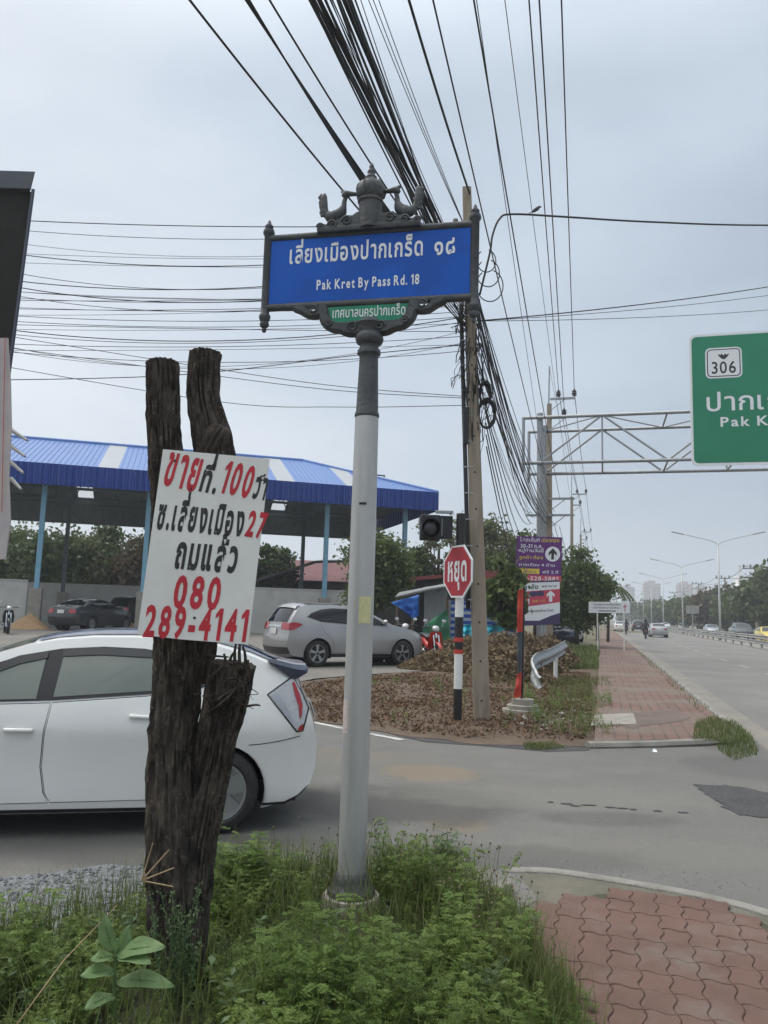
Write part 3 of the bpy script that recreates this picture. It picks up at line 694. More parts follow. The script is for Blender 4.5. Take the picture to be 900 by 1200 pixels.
mb.build('pot', M['iron'], sg, sharp=50)
for sgn in (-1, 1):
    mb = MB()
    def cp(u, z, n=0): return SP(CU0 + sgn * u, z, n)
    body = spline([cp(.155, 4.205), cp(.166, 4.175), cp(.170, 4.14), cp(.185, 4.10), cp(.215, 4.075), cp(.25, 4.075), cp(.275, 4.095)], 4)
    rad = np.interp(np.linspace(0, 1, len(body)), [0, .15, .32, .5, .7, .85, 1], [.012, .014, .017, .036, .044, .036, .024])
    mb.tube(body, list(rad), 12, sq=(1, .8))
    tail = spline([cp(.262, 4.085), cp(.288, 4.105), cp(.300, 4.15), cp(.302, 4.195), cp(.295, 4.235)], 4)
    rad = np.interp(np.linspace(0, 1, len(tail)), [0, .3, .6, .85, 1], [.026, .026, .029, .022, .006])
    mb.tube(tail, list(rad), 10, sq=(1, .55))
    for t in range(5):
        mb.tube([cp(.270 + .012 * t, 4.10 + .025 * t), cp(.31 + .004 * t, 4.09 + .03 * t), cp(.325 - .002 * t, 4.115 + .03 * t)], [.012, .013, .003], 6)
    # head and long beak that meets the pot
    mb.tube(spline([cp(.175, 4.20), cp(.155, 4.218), cp(.13, 4.218), cp(.085, 4.212)], 3), list(np.interp(np.linspace(0, 1, 10), [0, .25, .6, 1], [.016, .024, .017, .010])), 10)
    mb.tube([cp(.152, 4.225), cp(.18, 4.238), cp(.192, 4.236)], [.012, .013, .003], 8, sq=(1, .4))
    mb.tube([cp(.2, 4.08, .015), cp(.2, 4.03, .015)], .009, 6); mb.tube([cp(.225, 4.07, -.015), cp(.23, 4.02, -.015)], .009, 6)
    mb.build('cockerel', M['iron'], sg, sharp=50)
# paper stickers on the pole
def sticker(u0, u1, z0, z1, mat, r=.0772):
    m = MB(); P = []
    n = 8
    for z in (z0, z1):
        for k in range(n + 1):
            a = YAW - math.pi / 2 + u0 + (u1 - u0) * k / n
            P.append((SX + math.cos(a) * r, SY + math.sin(a) * r, z))
    m.add(P, [(k, k + 1, n + 2 + k, n + 1 + k) for k in range(n)])
    return m.build('sticker', mat, sg, smooth=True)
sticker(.12, 1.10, 1.59, 1.74, M['sticker_yellow'], .0763)['label'] = 'torn yellow paper sticker'
sticker(-1.25, -.45, .98, 1.165, M['sticker_pink'], .0777)['label'] = 'small pale printed sticker'
m_ = MB(); m_.box(SP(.01, 2.27, .071), (.04, .012, .012), YAW); m_.build('scar', M['rubber'], sg)
# ================================================================== FORKED DEAD TRUNK AND THE HAND-PAINTED BOARD
TY = 3.52
def tp(px, py, y=TY): return at(px, py, y)
trunk = thing('dead_tree', 'sawn-off dead tree with dark furrowed bark and three stubs', 'tree stump', tuple(gp(212, 1172)))
def bark_tube(mb, pts, rads, seg=72, rows=150, seed=0.0, amp=.011, flat_top=True):
    C = spline(pts, 12); rr = np.interp(np.linspace(0, 1, len(C)), np.linspace(0, 1, len(rads)), rads)
    # resample by length
    L = [0]
    for a, b in zip(C[:-1], C[1:]): L.append(L[-1] + (b - a).length)
    T = np.linspace(0, L[-1], rows)
    X = np.array([[*p] for p in C]); Cx = np.stack([np.interp(T, L, X[:, k]) for k in range(3)], 1); rad = np.interp(T, L, rr)
    V = []
    for i in range(rows):
        p = Vector(Cx[i]); t = (Vector(Cx[min(i + 2, rows - 1)]) - Vector(Cx[max(i - 2, 0)])).normalized()
        a = Vector((0, -1, 0)); a = (a - t * a.dot(t)).normalized(); b = t.cross(a)
        for k in range(seg):
            g = 2 * math.pi * k / seg
            ca, sa = math.cos(g), math.sin(g); l = T[i]
            q = Vector((ca * 1.0, sa * 1.0, l * 1.6 + seed))
            rid = noise.noise(Vector((ca * 7.5, sa * 7.5, l * 4.2 + seed + noise.noise(q * 2) * .9)))
            rid = 1 - abs(rid) * 2.4                         # sharp furrows
            fine = noise.noise(Vector((ca * 12, sa * 12, l * 14 + seed)))
            lump = noise.noise(Vector((ca * 1.2, sa * 1.2, l * 2.2 + seed + 9)))
            plate = noise.noise(Vector((ca * 7, sa * 7, l * 6 + seed + 4)))
            r = rad[i] * (1 + .07 * lump) + amp * (.8 * rid + .35 * fine + .45 * plate) - amp * .4
            V.append(p + (a * ca + b * sa) * r)
    F = [(i * seg + k, i * seg + (k + 1) % seg, (i + 1) * seg + (k + 1) % seg, (i + 1) * seg + k) for i in range(rows - 1) for k in range(seg)]
    base = len(V); t = (Vector(Cx[-1]) - Vector(Cx[-4])).normalized()
    # ragged top: rings sinking inwards
    for j, fct in enumerate((.8, .55, .3, .08)):
        for k in range(seg):
            p = Vector(V[(rows - 1) * seg + k]); c = Vector(Cx[-1]); q = c + (p - c) * fct
            V.append(q + t * (.012 * noise.noise(q * 30) + .006 * (1 - fct)))
        F += [(((rows - 1) if j == 0 else rows + j - 1) * seg + k, ((rows - 1) if j == 0 else rows + j - 1) * seg + (k + 1) % seg, (rows + j) * seg + (k + 1) % seg, (rows + j) * seg + k) for k in range(seg)]
    F.append(tuple((rows + 3) * seg + k for k in range(seg)))
    mb.add(V, F)
mb = MB()
bark_tube(mb, [tp(224, 1215), tp(214, 1140), tp(207, 1060), tp(204, 980), tp(203, 880), tp(208, 770), tp(199, 600), tp(192, 500), tp(190, 424)], [.085, .105, .120, .118, .100, .104, .076, .070, .066], 130, 330, 0.0, .019)
tr1 = mb.build('trunk', M['bark'], trunk, sharp=70)
mb = MB()
bark_tube(mb, [tp(222, 1100, TY + .01), tp(226, 1020, TY + .01), tp(241, 930, TY + .01), tp(255, 862), tp(266, 815), tp(273, 778, TY - .01)], [.07, .085, .082, .080, .098, .100], 110, 170, 5.0, .019)
mb.build('broken_stub', M['bark'], trunk, sharp=70)
mb = MB()
bark_tube(mb, [tp(228, 800, TY + .03), tp(256, 640, TY + .08), tp(253, 560, TY + .06), tp(249, 515, TY + .05), tp(239, 465, TY + .05), tp(241, 413, TY + .05)], [.06, .08, .084, .088, .072, .068], 100, 210, 11.0, .016)
bark_tube(mb, [tp(246, 530, TY + .02), tp(255, 512, TY - .01), tp(262, 501, TY - .02)], [.05, .055, .035], 40, 24, 15.0, .012)
mb.build('upper_limb', M['bark'], trunk, sharp=70)
# roots, aerial rootlets and torn twigs on the broken stub
mb = MB(); r2 = random.Random(3)
def twig(P, r): mb.tube(spline([tp(*q[:2], TY - .10 - (q[2] if len(q) > 2 else 0)) for q in P], 5), list(np.linspace(r, r * .5, 5 * (len(P) - 1) + 1)), 6)
twig([(246, 800), (256, 785, .02), (272, 776, .03), (290, 782, .02)], .006)
twig([(238, 815), (250, 822, .02), (266, 812, .03), (284, 803, .02)], .006)
twig([(243, 836), (262, 822, .03), (277, 806, .03), (281, 795, .02)], .007)
twig([(262, 800, .03), (275, 795, .04), (286, 806, .03), (282, 822, .02)], .005)
twig([(288, 800), (291, 815, .02), (286, 830, .01)], .004)
twig([(240, 768), (255, 769), (268, 770)], .006)
twig([(236, 812), (229, 814), (226, 812)], .004)
twig([(287, 828), (300, 826), (305, 827)], .006)
for k, (x, y, h) in enumerate(((276, 775, 22), (281, 774, 28), (287, 777, 20), (272, 778, 14), (292, 785, 12), (262, 778, 12))):
    twig([(x, y + 10, -.05), (x + r2.uniform(-2, 2), y - h * .4, -.04), (x + r2.uniform(-3, 4), y - h, -.04)], .009)
for k in range(30):
    x, y = r2.uniform(250, 295), r2.uniform(785, 835)
    twig([(x, y, .0), (x + r2.uniform(-9, 9), y + r2.uniform(-8, 8), .025), (x + r2.uniform(-18, 18), y + r2.uniform(-14, 14), .0)], r2.uniform(.001, .0025))
mb.build('rootlets', M['bark'], trunk, smooth=True)
mb = MB()
for k in range(14):
    a = r2.uniform(0, 6.28); r_ = r2.uniform(0, .085)
    c = tp(275, 785, TY - .02) + Vector((math.cos(a) * r_, math.sin(a) * r_ * .9, r2.uniform(-.03, .02)))
    mb.tube([c, c + Vector((r2.uniform(-.02, .02), r2.uniform(-.02, .02), r2.uniform(.01, .035)))], [r2.uniform(.008, .016), .003], 5)
mb.build('splintered_top', M['wood_cut'], trunk)

# board nailed across the trunk, leaning to the right
BD = 3.33
cTL, cTR, cBR, cBL = at(190, 523, BD), at(315, 541, BD), at(292, 752, BD - .02), at(162, 747, BD - .02)
bx = ((cTR - cTL) + (cBR - cBL)).normalized(); by = ((cTL - cBL) + (cTR - cBR)); by = (by - bx * by.dot(bx)).normalized(); bn = bx.cross(by)
bW = ((cTR - cTL).length + (cBR - cBL).length) / 2; bH = ((cTL - cBL).length + (cTR - cBR).length) / 2
bc = (cTL + cTR + cBR + cBL) / 4
board = thing('painted_board', 'white hand-painted land sale board with red and black brush lettering nailed to the dead tree', 'sign board', tuple(bc))
mb = MB(); mb.prism([(-bW / 2, -bH / 2), (-bW * .12, -bH / 2 - .004), (bW / 2, -bH / 2), (bW / 2, bH * .2), (bW / 2 - .002, bH / 2), (-bW / 2, bH / 2)], bc, bx, by, bn * -.006)
mb.build('panel', M['board_white'], board)
def bq(px, py):
    """photo pixel -> board coordinates"""
    d = ray(px, py); t = (bc - CP).dot(bn) / d.dot(bn); p = CP + d * t - bc; return p.dot(bx), p.dot(by)
def bwrite(mb, text, p0, p1, h_px, bold=.03, shear=.12):
    """baseline start / end pixels, capital height in photo pixels"""
    a = bq(*p0); b = bq(*p1); d = Vector((b[0] - a[0], b[1] - a[1])); W = d.length
    ux = (bx * d.x + by * d.y).normalized(); uy = bn.cross(ux)
    sc = bH / 212.0
    size = h_px * sc / (.69 if text[0].isdigit() else .60)
    write(mb, text, bc + bx * a[0] + by * a[1] + bn * .0015, ux, uy, size, bold, width=W, shear=shear, wob=.02)
red = MB(); blk = MB()
bwrite(red, 'ขาย', (188, 566), (231, 575), 39, .030, .06)
bwrite(blk, 'ที่.', (231, 574), (254, 578), 25, .036)
bwrite(red, '100', (255, 575), (293, 584), 36, .030, .05)
bwrite(blk, 'วา', (294, 582), (311, 585), 25, .036)
bwrite(blk, 'ซ.เลี่ยงเมือง', (181, 618), (285, 628), 28, .038)
bwrite(red, '27', (285, 627), (310, 631), 28, .034)
bwrite(blk, 'ถมแล้ว', (202, 664), (278, 670), 29, .038)
bwrite(red, '080', (199, 710), (258, 714), 34, .034, .1)
bwrite(red, '289-4141', (165, 745), (290, 751), 33, .034, .12)
write(blk, '๘', bc + bx * bq(303, 563)[0] + by * bq(303, 563)[1] + bn * .0015, bx, by, .05, .030)
red.build('red_lettering', M['red_paint'], board, recalc=False)
blk.build('black_lettering', M['black_paint'], board, recalc=False)
for q in ((228, 724), (250, 545), (205, 540)):
    mb = MB(); a = bq(*q); mb.lathe([(.006, 0), (.005, .004), (0, .005)], bc + bx * a[0] + by * a[1], 8, axis=Matrix((bx, by, bn)).transposed())
    mb.build('nail', M['rubber'], board)
# ================================================================== VEHICLES
# local axes: x forward from the rear axle, y to the car's left, z up
class Car:
    def __init__(s, W, rear, top, front, sill, arches, section, plan, bulge_r=.10, bulge_f=.16, crown=.05, hood_crown=.05, step=.06):
        s.W = W; s.sill = sill; s.arches = arches; s.sec = section; s.plan = plan
        def sm(t):
            P = spline([(a, b, 0) for a, b in t], 8); return [p.x for p in P], [p.y for p in P]
        s.secx, s.secy = sm(section); s.plx, s.ply = sm(plan)
        s.rear = resample(rear, step); s.top = resample(top, step); s.front = resample(front, step)
        per = s.rear + s.top[1:] + s.front[1:]
        s.per = per; n = len(per)
        b = []
        for i, (x, z) in enumerate(per):
            if i < len(s.rear): b.append(bulge_r)
            elif i < len(s.rear) + len(s.top) - 1: b.append(crown if z > .72 * max(q[1] for q in per) else hood_crown)
            else: b.append(bulge_f)
        b = np.convolve(np.pad(b, 4, 'edge'), np.ones(9) / 9, 'valid'); s.b = b
        nr = []
        for i in range(n):
            a = per[max(i - 2, 0)]; c = per[min(i + 2, n - 1)]; t = Vector((c[0] - a[0], c[1] - a[1])).normalized(); nr.append(Vector((-t.y, t.x)))
        s.nr = nr
        L = [0]
        for a, c in zip(per[:-1], per[1:]): L.append(L[-1] + math.hypot(c[0] - a[0], c[1] - a[1]))
        s.L = L
    def w(s, x, z): return s.W / 2 * float(np.interp(z, s.secx, s.secy)) * float(np.interp(x, s.plx, s.ply))
    def S(s, l, v, off=0.0):
        """point on the wrap-round strip: arclength l, v in -1..1 across"""
        i = int(np.clip(np.searchsorted(s.L, l) - 1, 0, len(s.L) - 2)); k = (l - s.L[i]) / max(1e-9, s.L[i + 1] - s.L[i]); k = min(1, max(0, k))
        a, c = s.per[i], s.per[i + 1]; x = a[0] + (c[0] - a[0]) * k; z = a[1] + (c[1] - a[1]) * k
        b = s.b[i] + (s.b[i + 1] - s.b[i]) * k; n = (s.nr[i] * (1 - k) + s.nr[i + 1] * k).normalized()
        yw = s.w(x, z); d = b * (1 - abs(v) ** 2.2) + off
        return Vector((x + n.x * d, v * yw, z + n.y * d))
    def lof(s, x, z):
        return s.L[min(range(len(s.per)), key=lambda i: (s.per[i][0] - x) ** 2 + (s.per[i][1] - z) ** 2)]
    def side_outline(s):
        P = list(s.per); z0 = s.sill
        bot = []
        for xc, zc, r in sorted(s.arches, reverse=True):
            h = math.sqrt(max(0, r * r - (z0 - zc) ** 2)); a0 = math.atan2(z0 - zc, h); a1 = math.pi - a0
            bot.append((xc + h, z0)); N = 18
            bot += [(xc + r * math.cos(a0 + (a1 - a0) * k / N), zc + r * math.sin(a0 + (a1 - a0) * k / N)) for k in range(1, N)]
            bot.append((xc - h, z0))
        pts = resample([P[-1]] + bot + [P[0]], .07)
        return P + pts[1:-1]
    def body(s, mat, parent):
        mb = MB(); v, f = fill2d(s.side_outline(), .085)
        for sd in (1, -1): mb.add([(x, sd * s.w(x, z), z) for x, z in v], f)
        nv = 13; vv = [-1, -.93, -.8, -.62, -.42, -.2, 0, .2, .42, .62, .8, .93, 1]
        mb.add([s.S(l, q) for l in s.L for q in vv], [(i * nv + j, i * nv + j + 1, (i + 1) * nv + j + 1, (i + 1) * nv + j) for i in range(len(s.L) - 1) for j in range(nv - 1)])
        return mb.build('body', mat, parent, world=False, weld=.004, sharp=32)
    def side(s, name, poly, mat, parent, off=.004, sides=(1, -1), step=.09, smoothpoly=0, label=None):
        v, f = fill2d(resample(list(poly) + [poly[0]], .05)[:-1], step); n = len(v)
        for sd in sides:
            mb = MB(); mb.add([(x, sd * (s.w(x, z) + off), z) for x, z in v], f)
            o = mb.build(name, mat, parent, world=False, smooth=True, label=label)
        return o
    def strip(s, name, l0, l1, v0, v1, mat, parent, off=.004, n=10, m=12, v0b=None, v1b=None, label=None):
        mb = MB(); V = []
        for i in range(n + 1):
            k = i / n
            a = v0 if v0b is None else v0 + (v0b - v0) * k; b = v1 if v1b is None else v1 + (v1b - v1) * k
            V += [s.S(l0 + (l1 - l0) * k, a + (b - a) * j / m, off) for j in range(m + 1)]
        mb.add(V, [(i * (m + 1) + j, i * (m + 1) + j + 1, (i + 1) * (m + 1) + j + 1, (i + 1) * (m + 1) + j) for i in range(n) for j in range(m)])
        return mb.build(name, mat, parent, world=False, smooth=True, label=label)
    def bar(s, x, z, L, side, name, mat, parent, h=.03, d=.028, slope=0.0):
        y = side * (s.w(x, z) + d * .55); mb = MB()
        rot = Matrix.Rotation(-slope, 3, 'Y')
        mb.box((x, y, z), (L, d, h), rot, bev=min(h, d) * .4); return mb.build(name, mat, parent, world=False, smooth=True)
AXY = Matrix(((1, 0, 0), (0, 0, 1), (0, 1, 0)))           # lathe axis along y
def wheel(parent, x, side, W, r, wid=.20, rim=M['alloy'], spokes=5, style=0, detail=1):
    y = side * (W / 2 - wid / 2 - .012); ax = Matrix(((1, 0, 0), (0, 0, side), (0, 1, 0)))
    rr = r * .69
    w = MB(); h = wid / 2
    w.lathe([(rr, -h * .8), (rr + .02, -h), (r - .035, -h), (r - .008, -h * .8), (r, -h * .5), (r, h * .5), (r - .008, h * .8), (r - .035, h), (rr + .02, h), (rr, h * .82)], (x, y, r), 36 if detail else 18, axis=ax, cap=False)
    t = w.build('wheel', M['rubber'], parent, world=False, sharp=40)
    m = MB()
    m.lathe([(rr, h * .85), (rr - .012, h * .80), (rr - .02, h * .45), (.0, h * .40)], (x, y, r), 36 if detail else 16, axis=ax, cap=False)
    hub = m.build('rim', M['trim'] if style else rim, t, world=False, sharp=40)
    if detail:
        s = MB()
        for k in range(spokes):
            for dd in ((-.11, .11) if style else (0,)):
                a = 6.2832 * k / spokes + dd + .3
                d = Vector((math.cos(a), 0, math.sin(a))); q = Vector((-math.sin(a), 0, math.cos(a)))
                o = Vector((x, y + side * h * .62, r))
                wi = .016 if style else .045; wo_ = .020 if style else .075
                s.prism([(.02, -wi), (rr - .012, -wo_), (rr - .012, wo_), (.02, wi)], o, d, q, Vector((0, side * h * .12, 0)))
        s.lathe([(.062, 0), (.06, .018), (.045, .026), (0, .028)], (x, y + side * h * .60, r), 20, axis=ax)
        s.lathe([(rr - .018, 0), (rr - .018, .012), (rr - .002, .014), (rr - .002, 0)], (x, y + side * h * .70, r), 32, axis=ax, cap=False)
        s.build('spokes', rim if not style else M['alloy'], t, world=False)
        c = MB(); c.lathe([(.036, 0), (.034, .008), (0, .01)], (x, y + side * (h * .60 + .027), r), 16, axis=ax); c.build('hub_cap', M['trim'], t, world=False)
    return t
def arches(car, parent, W, r):
    mb = MB()
    for xc, zc, ra in car.arches:
        for sd in (1, -1):
            yo = sd * (car.w(xc, zc + ra * .7) - .004); yi = sd * (W / 2 - .42); N = 20
            V = []
            for k in range(N + 1):
                a = -.35 + (math.pi + .7) * k / N
                for y in (yo, yi): V.append((xc + (ra + .004) * math.cos(a), y, zc + (ra + .004) * math.sin(a)))
            mb.add(V, [(2 * k, 2 * k + 1, 2 * k + 3, 2 * k + 2) for k in range(N)])
            mb.add([(xc + (ra + .004) * math.cos(6.2832 * k / 20), yi, zc + (ra + .004) * math.sin(6.2832 * k / 20)) for k in range(20)], [tuple(range(20))])
    x0 = min(p[0] for p in car.per) + .14; x1 = max(p[0] for p in car.per) - .14
    mb.box(((x0 + x1) / 2, 0, car.sill + .10), (x1 - x0, W * .78, .16))
    return mb.build('underbody', M['seam'], parent, world=False)
def plate(car, l, parent, wid=.34, hgt_=.15, txt=None, off=.012):
    p = car.S(l, 0, off); q = car.S(l + .05, 0, off); up = (q - p).normalized(); n = Vector((-up.z, 0, up.x)).normalized()
    if n.x * (1 if p.x > 1 else -1) < 0: n = -n
    mb = MB(); mb.prism([(-wid / 2, -hgt_ / 2), (wid / 2, -hgt_ / 2), (wid / 2, hgt_ / 2), (-wid / 2, hgt_ / 2)], p, Vector((0, 1 if n.x > 0 else -1, 0)), up, n * .01)
    return mb.build('number_plate', M['plate'], parent, world=False)
def mirror_part(car, x, z, side, mat, parent):
    y = side * (car.w(x, z) + .10); mb = MB()
    mb.lathe([(.0, -.06), (.05, -.055), (.075, -.02), (.08, .02), (.07, .05), (0, .055)], (x, y, z + .03), 14, axis=Matrix(((.75, 0, .2), (0, 1.25, 0), (0, 0, .9))) @ Matrix(((0, 0, 1), (0, 1, 0), (-1, 0, 0))))
    mb.box((x, side * (car.w(x, z) + .02), z), (.05, .09, .03))
    return mb.build('mirror', mat, parent, world=False, sharp=40)

# ---- the white hatchback in front
Wp = 1.72
rear = [(-.50, .215), (-.60, .26), (-.695, .34), (-.735, .46), (-.735, .64), (-.70, .80), (-.655, .93), (-.61, 1.00), (-.575, 1.10), (-.555, 1.145)]
topp = [(-.555, 1.145), (-.45, 1.185), (-.20, 1.285), (.13, 1.375), (.42, 1.402), (.71, 1.407), (1.0, 1.40), (1.25, 1.375), (1.45, 1.33), (1.66, 1.26), (1.95, 1.12), (2.25, .97), (2.5, .885), (2.8, .82), (3.1, .73), (3.3, .64)]
frontp = [(3.3, .64), (3.42, .55), (3.46, .42), (3.44, .30), (3.36, .20)]
hb = Car(Wp, rear, topp, frontp, .175, [(0, .30, .345), (2.62, .30, .345)],
         [(.15, .955), (.27, .985), (.40, .982), (.55, .984), (.70, .998), (.775, 1.003), (.83, .984), (.92, .952), (1.05, .885), (1.2, .80), (1.36, .70), (1.5, .62)],
         [(-.80, .80), (-.70, .87), (-.60, .915), (-.4, .96), (-.1, .99), (.3, 1), (1.8, 1), (2.4, .985), (2.8, .95), (3.1, .89), (3.35, .76), (3.5, .60)], .05, .22, .055, .07)
hp = gp(252, 975); hrz = R_(180 + 11.5)
hd = Vector((math.cos(hrz), math.sin(hrz), 0)); hl = Vector((-hd.y, hd.x, 0))
c0 = Vector((hp.x, hp.y, 0)) - hl * (Wp / 2 - .1)
hc = thing('parked_car', 'white hatchback with black roof panel crossing the side street behind the dead tree', 'car', tuple(c0), hrz)
hb.body(M['car_white'], hc)
arches(hb, hc, Wp, .3)
for x in (0, 2.62):
    for sd in (1, -1): wheel(hc, x, sd, Wp, .305, .20, M['alloy'], 5, 0)
# lower sill strip, door panels with their gaps
hb.side('sill_trim', [(.37, .178), (2.27, .178), (2.27, .205), (.37, .205)], M['trim'], hc, .004)
fdoor = [(1.17, .255), (2.24, .245), (2.30, .42), (2.28, .70), (2.20, .905), (1.215, .935), (1.24, .72), (1.245, .50), (1.21, .32)]
rdoor = [(.43, .262), (1.155, .256), (1.195, .32), (1.23, .50), (1.225, .72), (1.20, .937), (.55, .985), (.24, 1.03), (.22, .95), (.33, .74), (.40, .60), (.42, .48), (.36, .36)]
def grow(poly, d):
    cx = sum(p[0] for p in poly) / len(poly); cz = sum(p[1] for p in poly) / len(poly)
    out = []
    n = len(poly)
    for i in range(n):
        a = Vector(poly[i - 1]); b = Vector(poly[i]); c = Vector(poly[(i + 1) % n])
        t = (c - a).normalized(); nn = Vector((t.y, -t.x))
        area = sum(poly[k][0] * poly[(k + 1) % n][1] - poly[(k + 1) % n][0] * poly[k][1] for k in range(n))
        if area < 0: nn = -nn
        out.append((b.x + nn.x * d, b.y + nn.y * d))
    return out
def doors(car, parent, polys, mat, handles, hmat):
    for poly, hnd in zip(polys, handles):
        for sd in (1, -1):
            d = car.side('door', poly, mat, parent, .0045, (sd,), .08)
            car.side('door_gap', grow(poly, .0048), M['seam'], d, .0018, (sd,), .3)
            if hnd:
                cup = [(hnd[0] + .10 * math.cos(t * .5236), hnd[1] + .033 * math.sin(t * .5236)) for t in range(12)]
                car.bar(hnd[0], hnd[1], .20, sd, 'handle', hmat, d, .03, .035, hnd[2])
doors(hb, hc, (fdoor, rdoor), M['car_white'], ((1.40, .755, .02), (.56, .845, .05)), M['car_white'])
# side glass: black surround first, panes on it, wind deflectors above
glz = [(2.12, .925), (1.95, 1.03), (1.72, 1.165), (1.48, 1.262), (1.2, 1.315), (.9, 1.335), (.6, 1.325), (.34, 1.283), (.13, 1.20), (.02, 1.115), (.15, 1.05), (.55, 1.00), (1.2, .955)]
hb.side('window_surround', glz, M['trim'], hc, .006, step=.06)
hb.side('window', [(2.02, .945), (1.84, 1.07), (1.62, 1.18), (1.44, 1.235), (1.295, 1.262), (1.315, .965)], M['glass'], hc, .010, (1,), .06)
hb.side('window', [(1.20, .978), (1.175, 1.275), (.9, 1.292), (.60, 1.283), (.50, 1.262), (.52, 1.025)], M['glass'], hc, .010, (1,), .06)
hb.side('window', [(.47, 1.03), (.45, 1.24), (.30, 1.21), (.15, 1.145), (.08, 1.105), (.2, 1.07)], M['glass_tint'], hc, .010, (1,), .06)
hb.side('window', [(2.02, .945), (1.44, 1.235), (.60, 1.283), (.15, 1.145), (.08, 1.105), (.5, 1.03)], M['glass'], hc, .010, (-1,), .06)
hb.side('wind_deflector', [(2.14, .955), (1.80, 1.15), (1.46, 1.262), (1.285, 1.30), (1.285, 1.25), (1.47, 1.205), (1.75, 1.085), (2.02, .955)], M['glass_tint'], hc, .022, (1,), .06)
hb.side('wind_deflector', [(1.185, 1.315), (.9, 1.33), (.56, 1.315), (.52, 1.262), (.9, 1.278), (1.18, 1.262)], M['glass_tint'], hc, .022, (1,), .06)
# black roof panel, rear glass with spoiler
l_r0 = hb.lof(.25, 1.39); l_r1 = hb.lof(1.35, 1.35); l_h0 = hb.lof(-.52, 1.16); l_w1 = hb.lof(2.28, .96)
hb.strip('roof_panel', l_r0, l_r1, -.86, .86, M['car_navy'], hc, .006)
hb.strip('rear_window', l_h0 + .05, l_r0 - .03, -.80, .80, M['glass_tint'], hc, .006, v0b=-.84, v1b=.84)
hb.strip('windscreen', l_r1 + .03, l_w1, -.86, .86, M['glass'], hc, .006)
mb = MB(); V = []
ys = np.linspace(-.70, .70, 15)
for y in ys:
    k = 1 - (abs(y) / .72) ** 3 * .12; e = (abs(y) / .72) ** 2
    V += [(-.34 , y, 1.272 - .03 * e), (-.55 - .02 * k, y, 1.218 - .03 * e), (-.685 + .06 * e, y, 1.205 - .02 * e), (-.70 + .06 * e, y, 1.185 - .02 * e), (-.62 + .05 * e, y, 1.140 - .02 * e), (-.52, y, 1.150 - .03 * e)]
n = 6
mb.add(V, [(i * n + j, i * n + (j + 1) % n, (i + 1) * n + (j + 1) % n, (i + 1) * n + j) for i in range(14) for j in range(n)] + [tuple(range(n)), tuple(14 * n + j for j in range(n))])
mb.build('spoiler', M['car_navy'], hc, world=False, sharp=40)
# tail lamp wrapping the corner
hb.side('tail_light_surround', grow([(-.34, 1.005), (-.535, 1.135), (-.60, 1.02), (-.66, .90), (-.615, .735), (-.575, .73)], .008), M['seam'], hc, .003)
for sd in (1, -1):
    tl = hb.side('tail_light', [(-.345, 1.002), (-.535, 1.130), (-.60, 1.02), (-.655, .90), (-.61, .738), (-.575, .735)], M['lamp_clear'], hc, .010, (sd,), step=.04)
    hb.side('red_lens', [(-.528, 1.09), (-.545, 1.10), (-.59, 1.0), (-.612, .93), (-.608, .85), (-.592, .82), (-.580, .92), (-.55, 1.0)], M['lamp_red'], tl, .016, (sd,), step=.04)
    hb.side('red_lens', [(-.590, .775), (-.622, .79), (-.612, .738), (-.578, .735)], M['lamp_red'], tl, .016, (sd,), step=.04)
    hb.side('reflector', [(-.365, .998), (-.42, 1.02), (-.535, .83), (-.54, .775)], M['alloy'], tl, .0155, (sd,), step=.05)
hb.side('bumper_gap', [(-.21, .642), (-.30, .648), (-.45, .668), (-.60, .70), (-.60, .694), (-.45, .662), (-.30, .642), (-.21, .636)], M['seam'], hc, .004, step=.3)
hb.side('bumper_lip', [(-.33, .215), (-.50, .218), (-.60, .262), (-.68, .33), (-.66, .30), (-.58, .235), (-.5, .20), (-.33, .195)], M['trim'], hc, .006, step=.3)
hb.side('headlight', [(2.75, .72), (3.05, .70), (3.25, .60), (3.30, .52), (3.1, .56), (2.85, .65)], M['lamp_clear'], hc, .006)
plate(hb, hb.lof(-.70, .80), hc)
for sd in (1, -1): mirror_part(hb, 1.92, .98, sd, M['car_white'], hc)

# ---- the grey crossover in the lot
Ws = 1.77
cs_ = Car(Ws, [(-.62, .26), (-.72, .33), (-.79, .48), (-.80, .66), (-.775, .80), (-.755, .95), (-.725, 1.08), (-.66, 1.20), (-.52, 1.40), (-.46, 1.47)],
          [(-.46, 1.47), (-.30, 1.525), (.0, 1.555), (.5, 1.565), (1.0, 1.545), (1.35, 1.49), (1.7, 1.36), (2.05, 1.19), (2.3, 1.08), (2.6, 1.015), (3.0, .93), (3.25, .84)],
          [(3.25, .84), (3.40, .72), (3.46, .55), (3.44, .38), (3.36, .24)], .235, [(0, .335, .385), (2.61, .335, .385)],
          [(.2, .95), (.35, .985), (.55, 1.0), (.75, 1.0), (.92, .975), (1.05, .935), (1.2, .86), (1.38, .755), (1.56, .64), (1.7, .55)],
          [(-.85, .80), (-.75, .86), (-.6, .92), (-.35, .97), (0, 1), (1.8, 1), (2.4, .985), (2.9, .94), (3.2, .86), (3.4, .72), (3.5, .58)], .07, .22, .05, .06)
srz = R_(33); sb = at(370, 781, 19.9); sdir = Vector((math.cos(srz), math.sin(srz), 0)); sleft = Vector((-sdir.y, sdir.x, 0))
s0 = Vector((sb.x, sb.y, 0)) + sleft * (Ws / 2 - .1); s0.z = sb.z - .005
sv = thing('parked_car', 'grey crossover SUV parked in the lot, its rear corner towards the road', 'car', tuple(s0), srz)
cs_.body(M['car_grey'], sv); arches(cs_, sv, Ws, .335)
for x in (0, 2.61):
    for sd in (1, -1): wheel(sv, x, sd, Ws, .335, .215, M['alloy'], 5, 1)
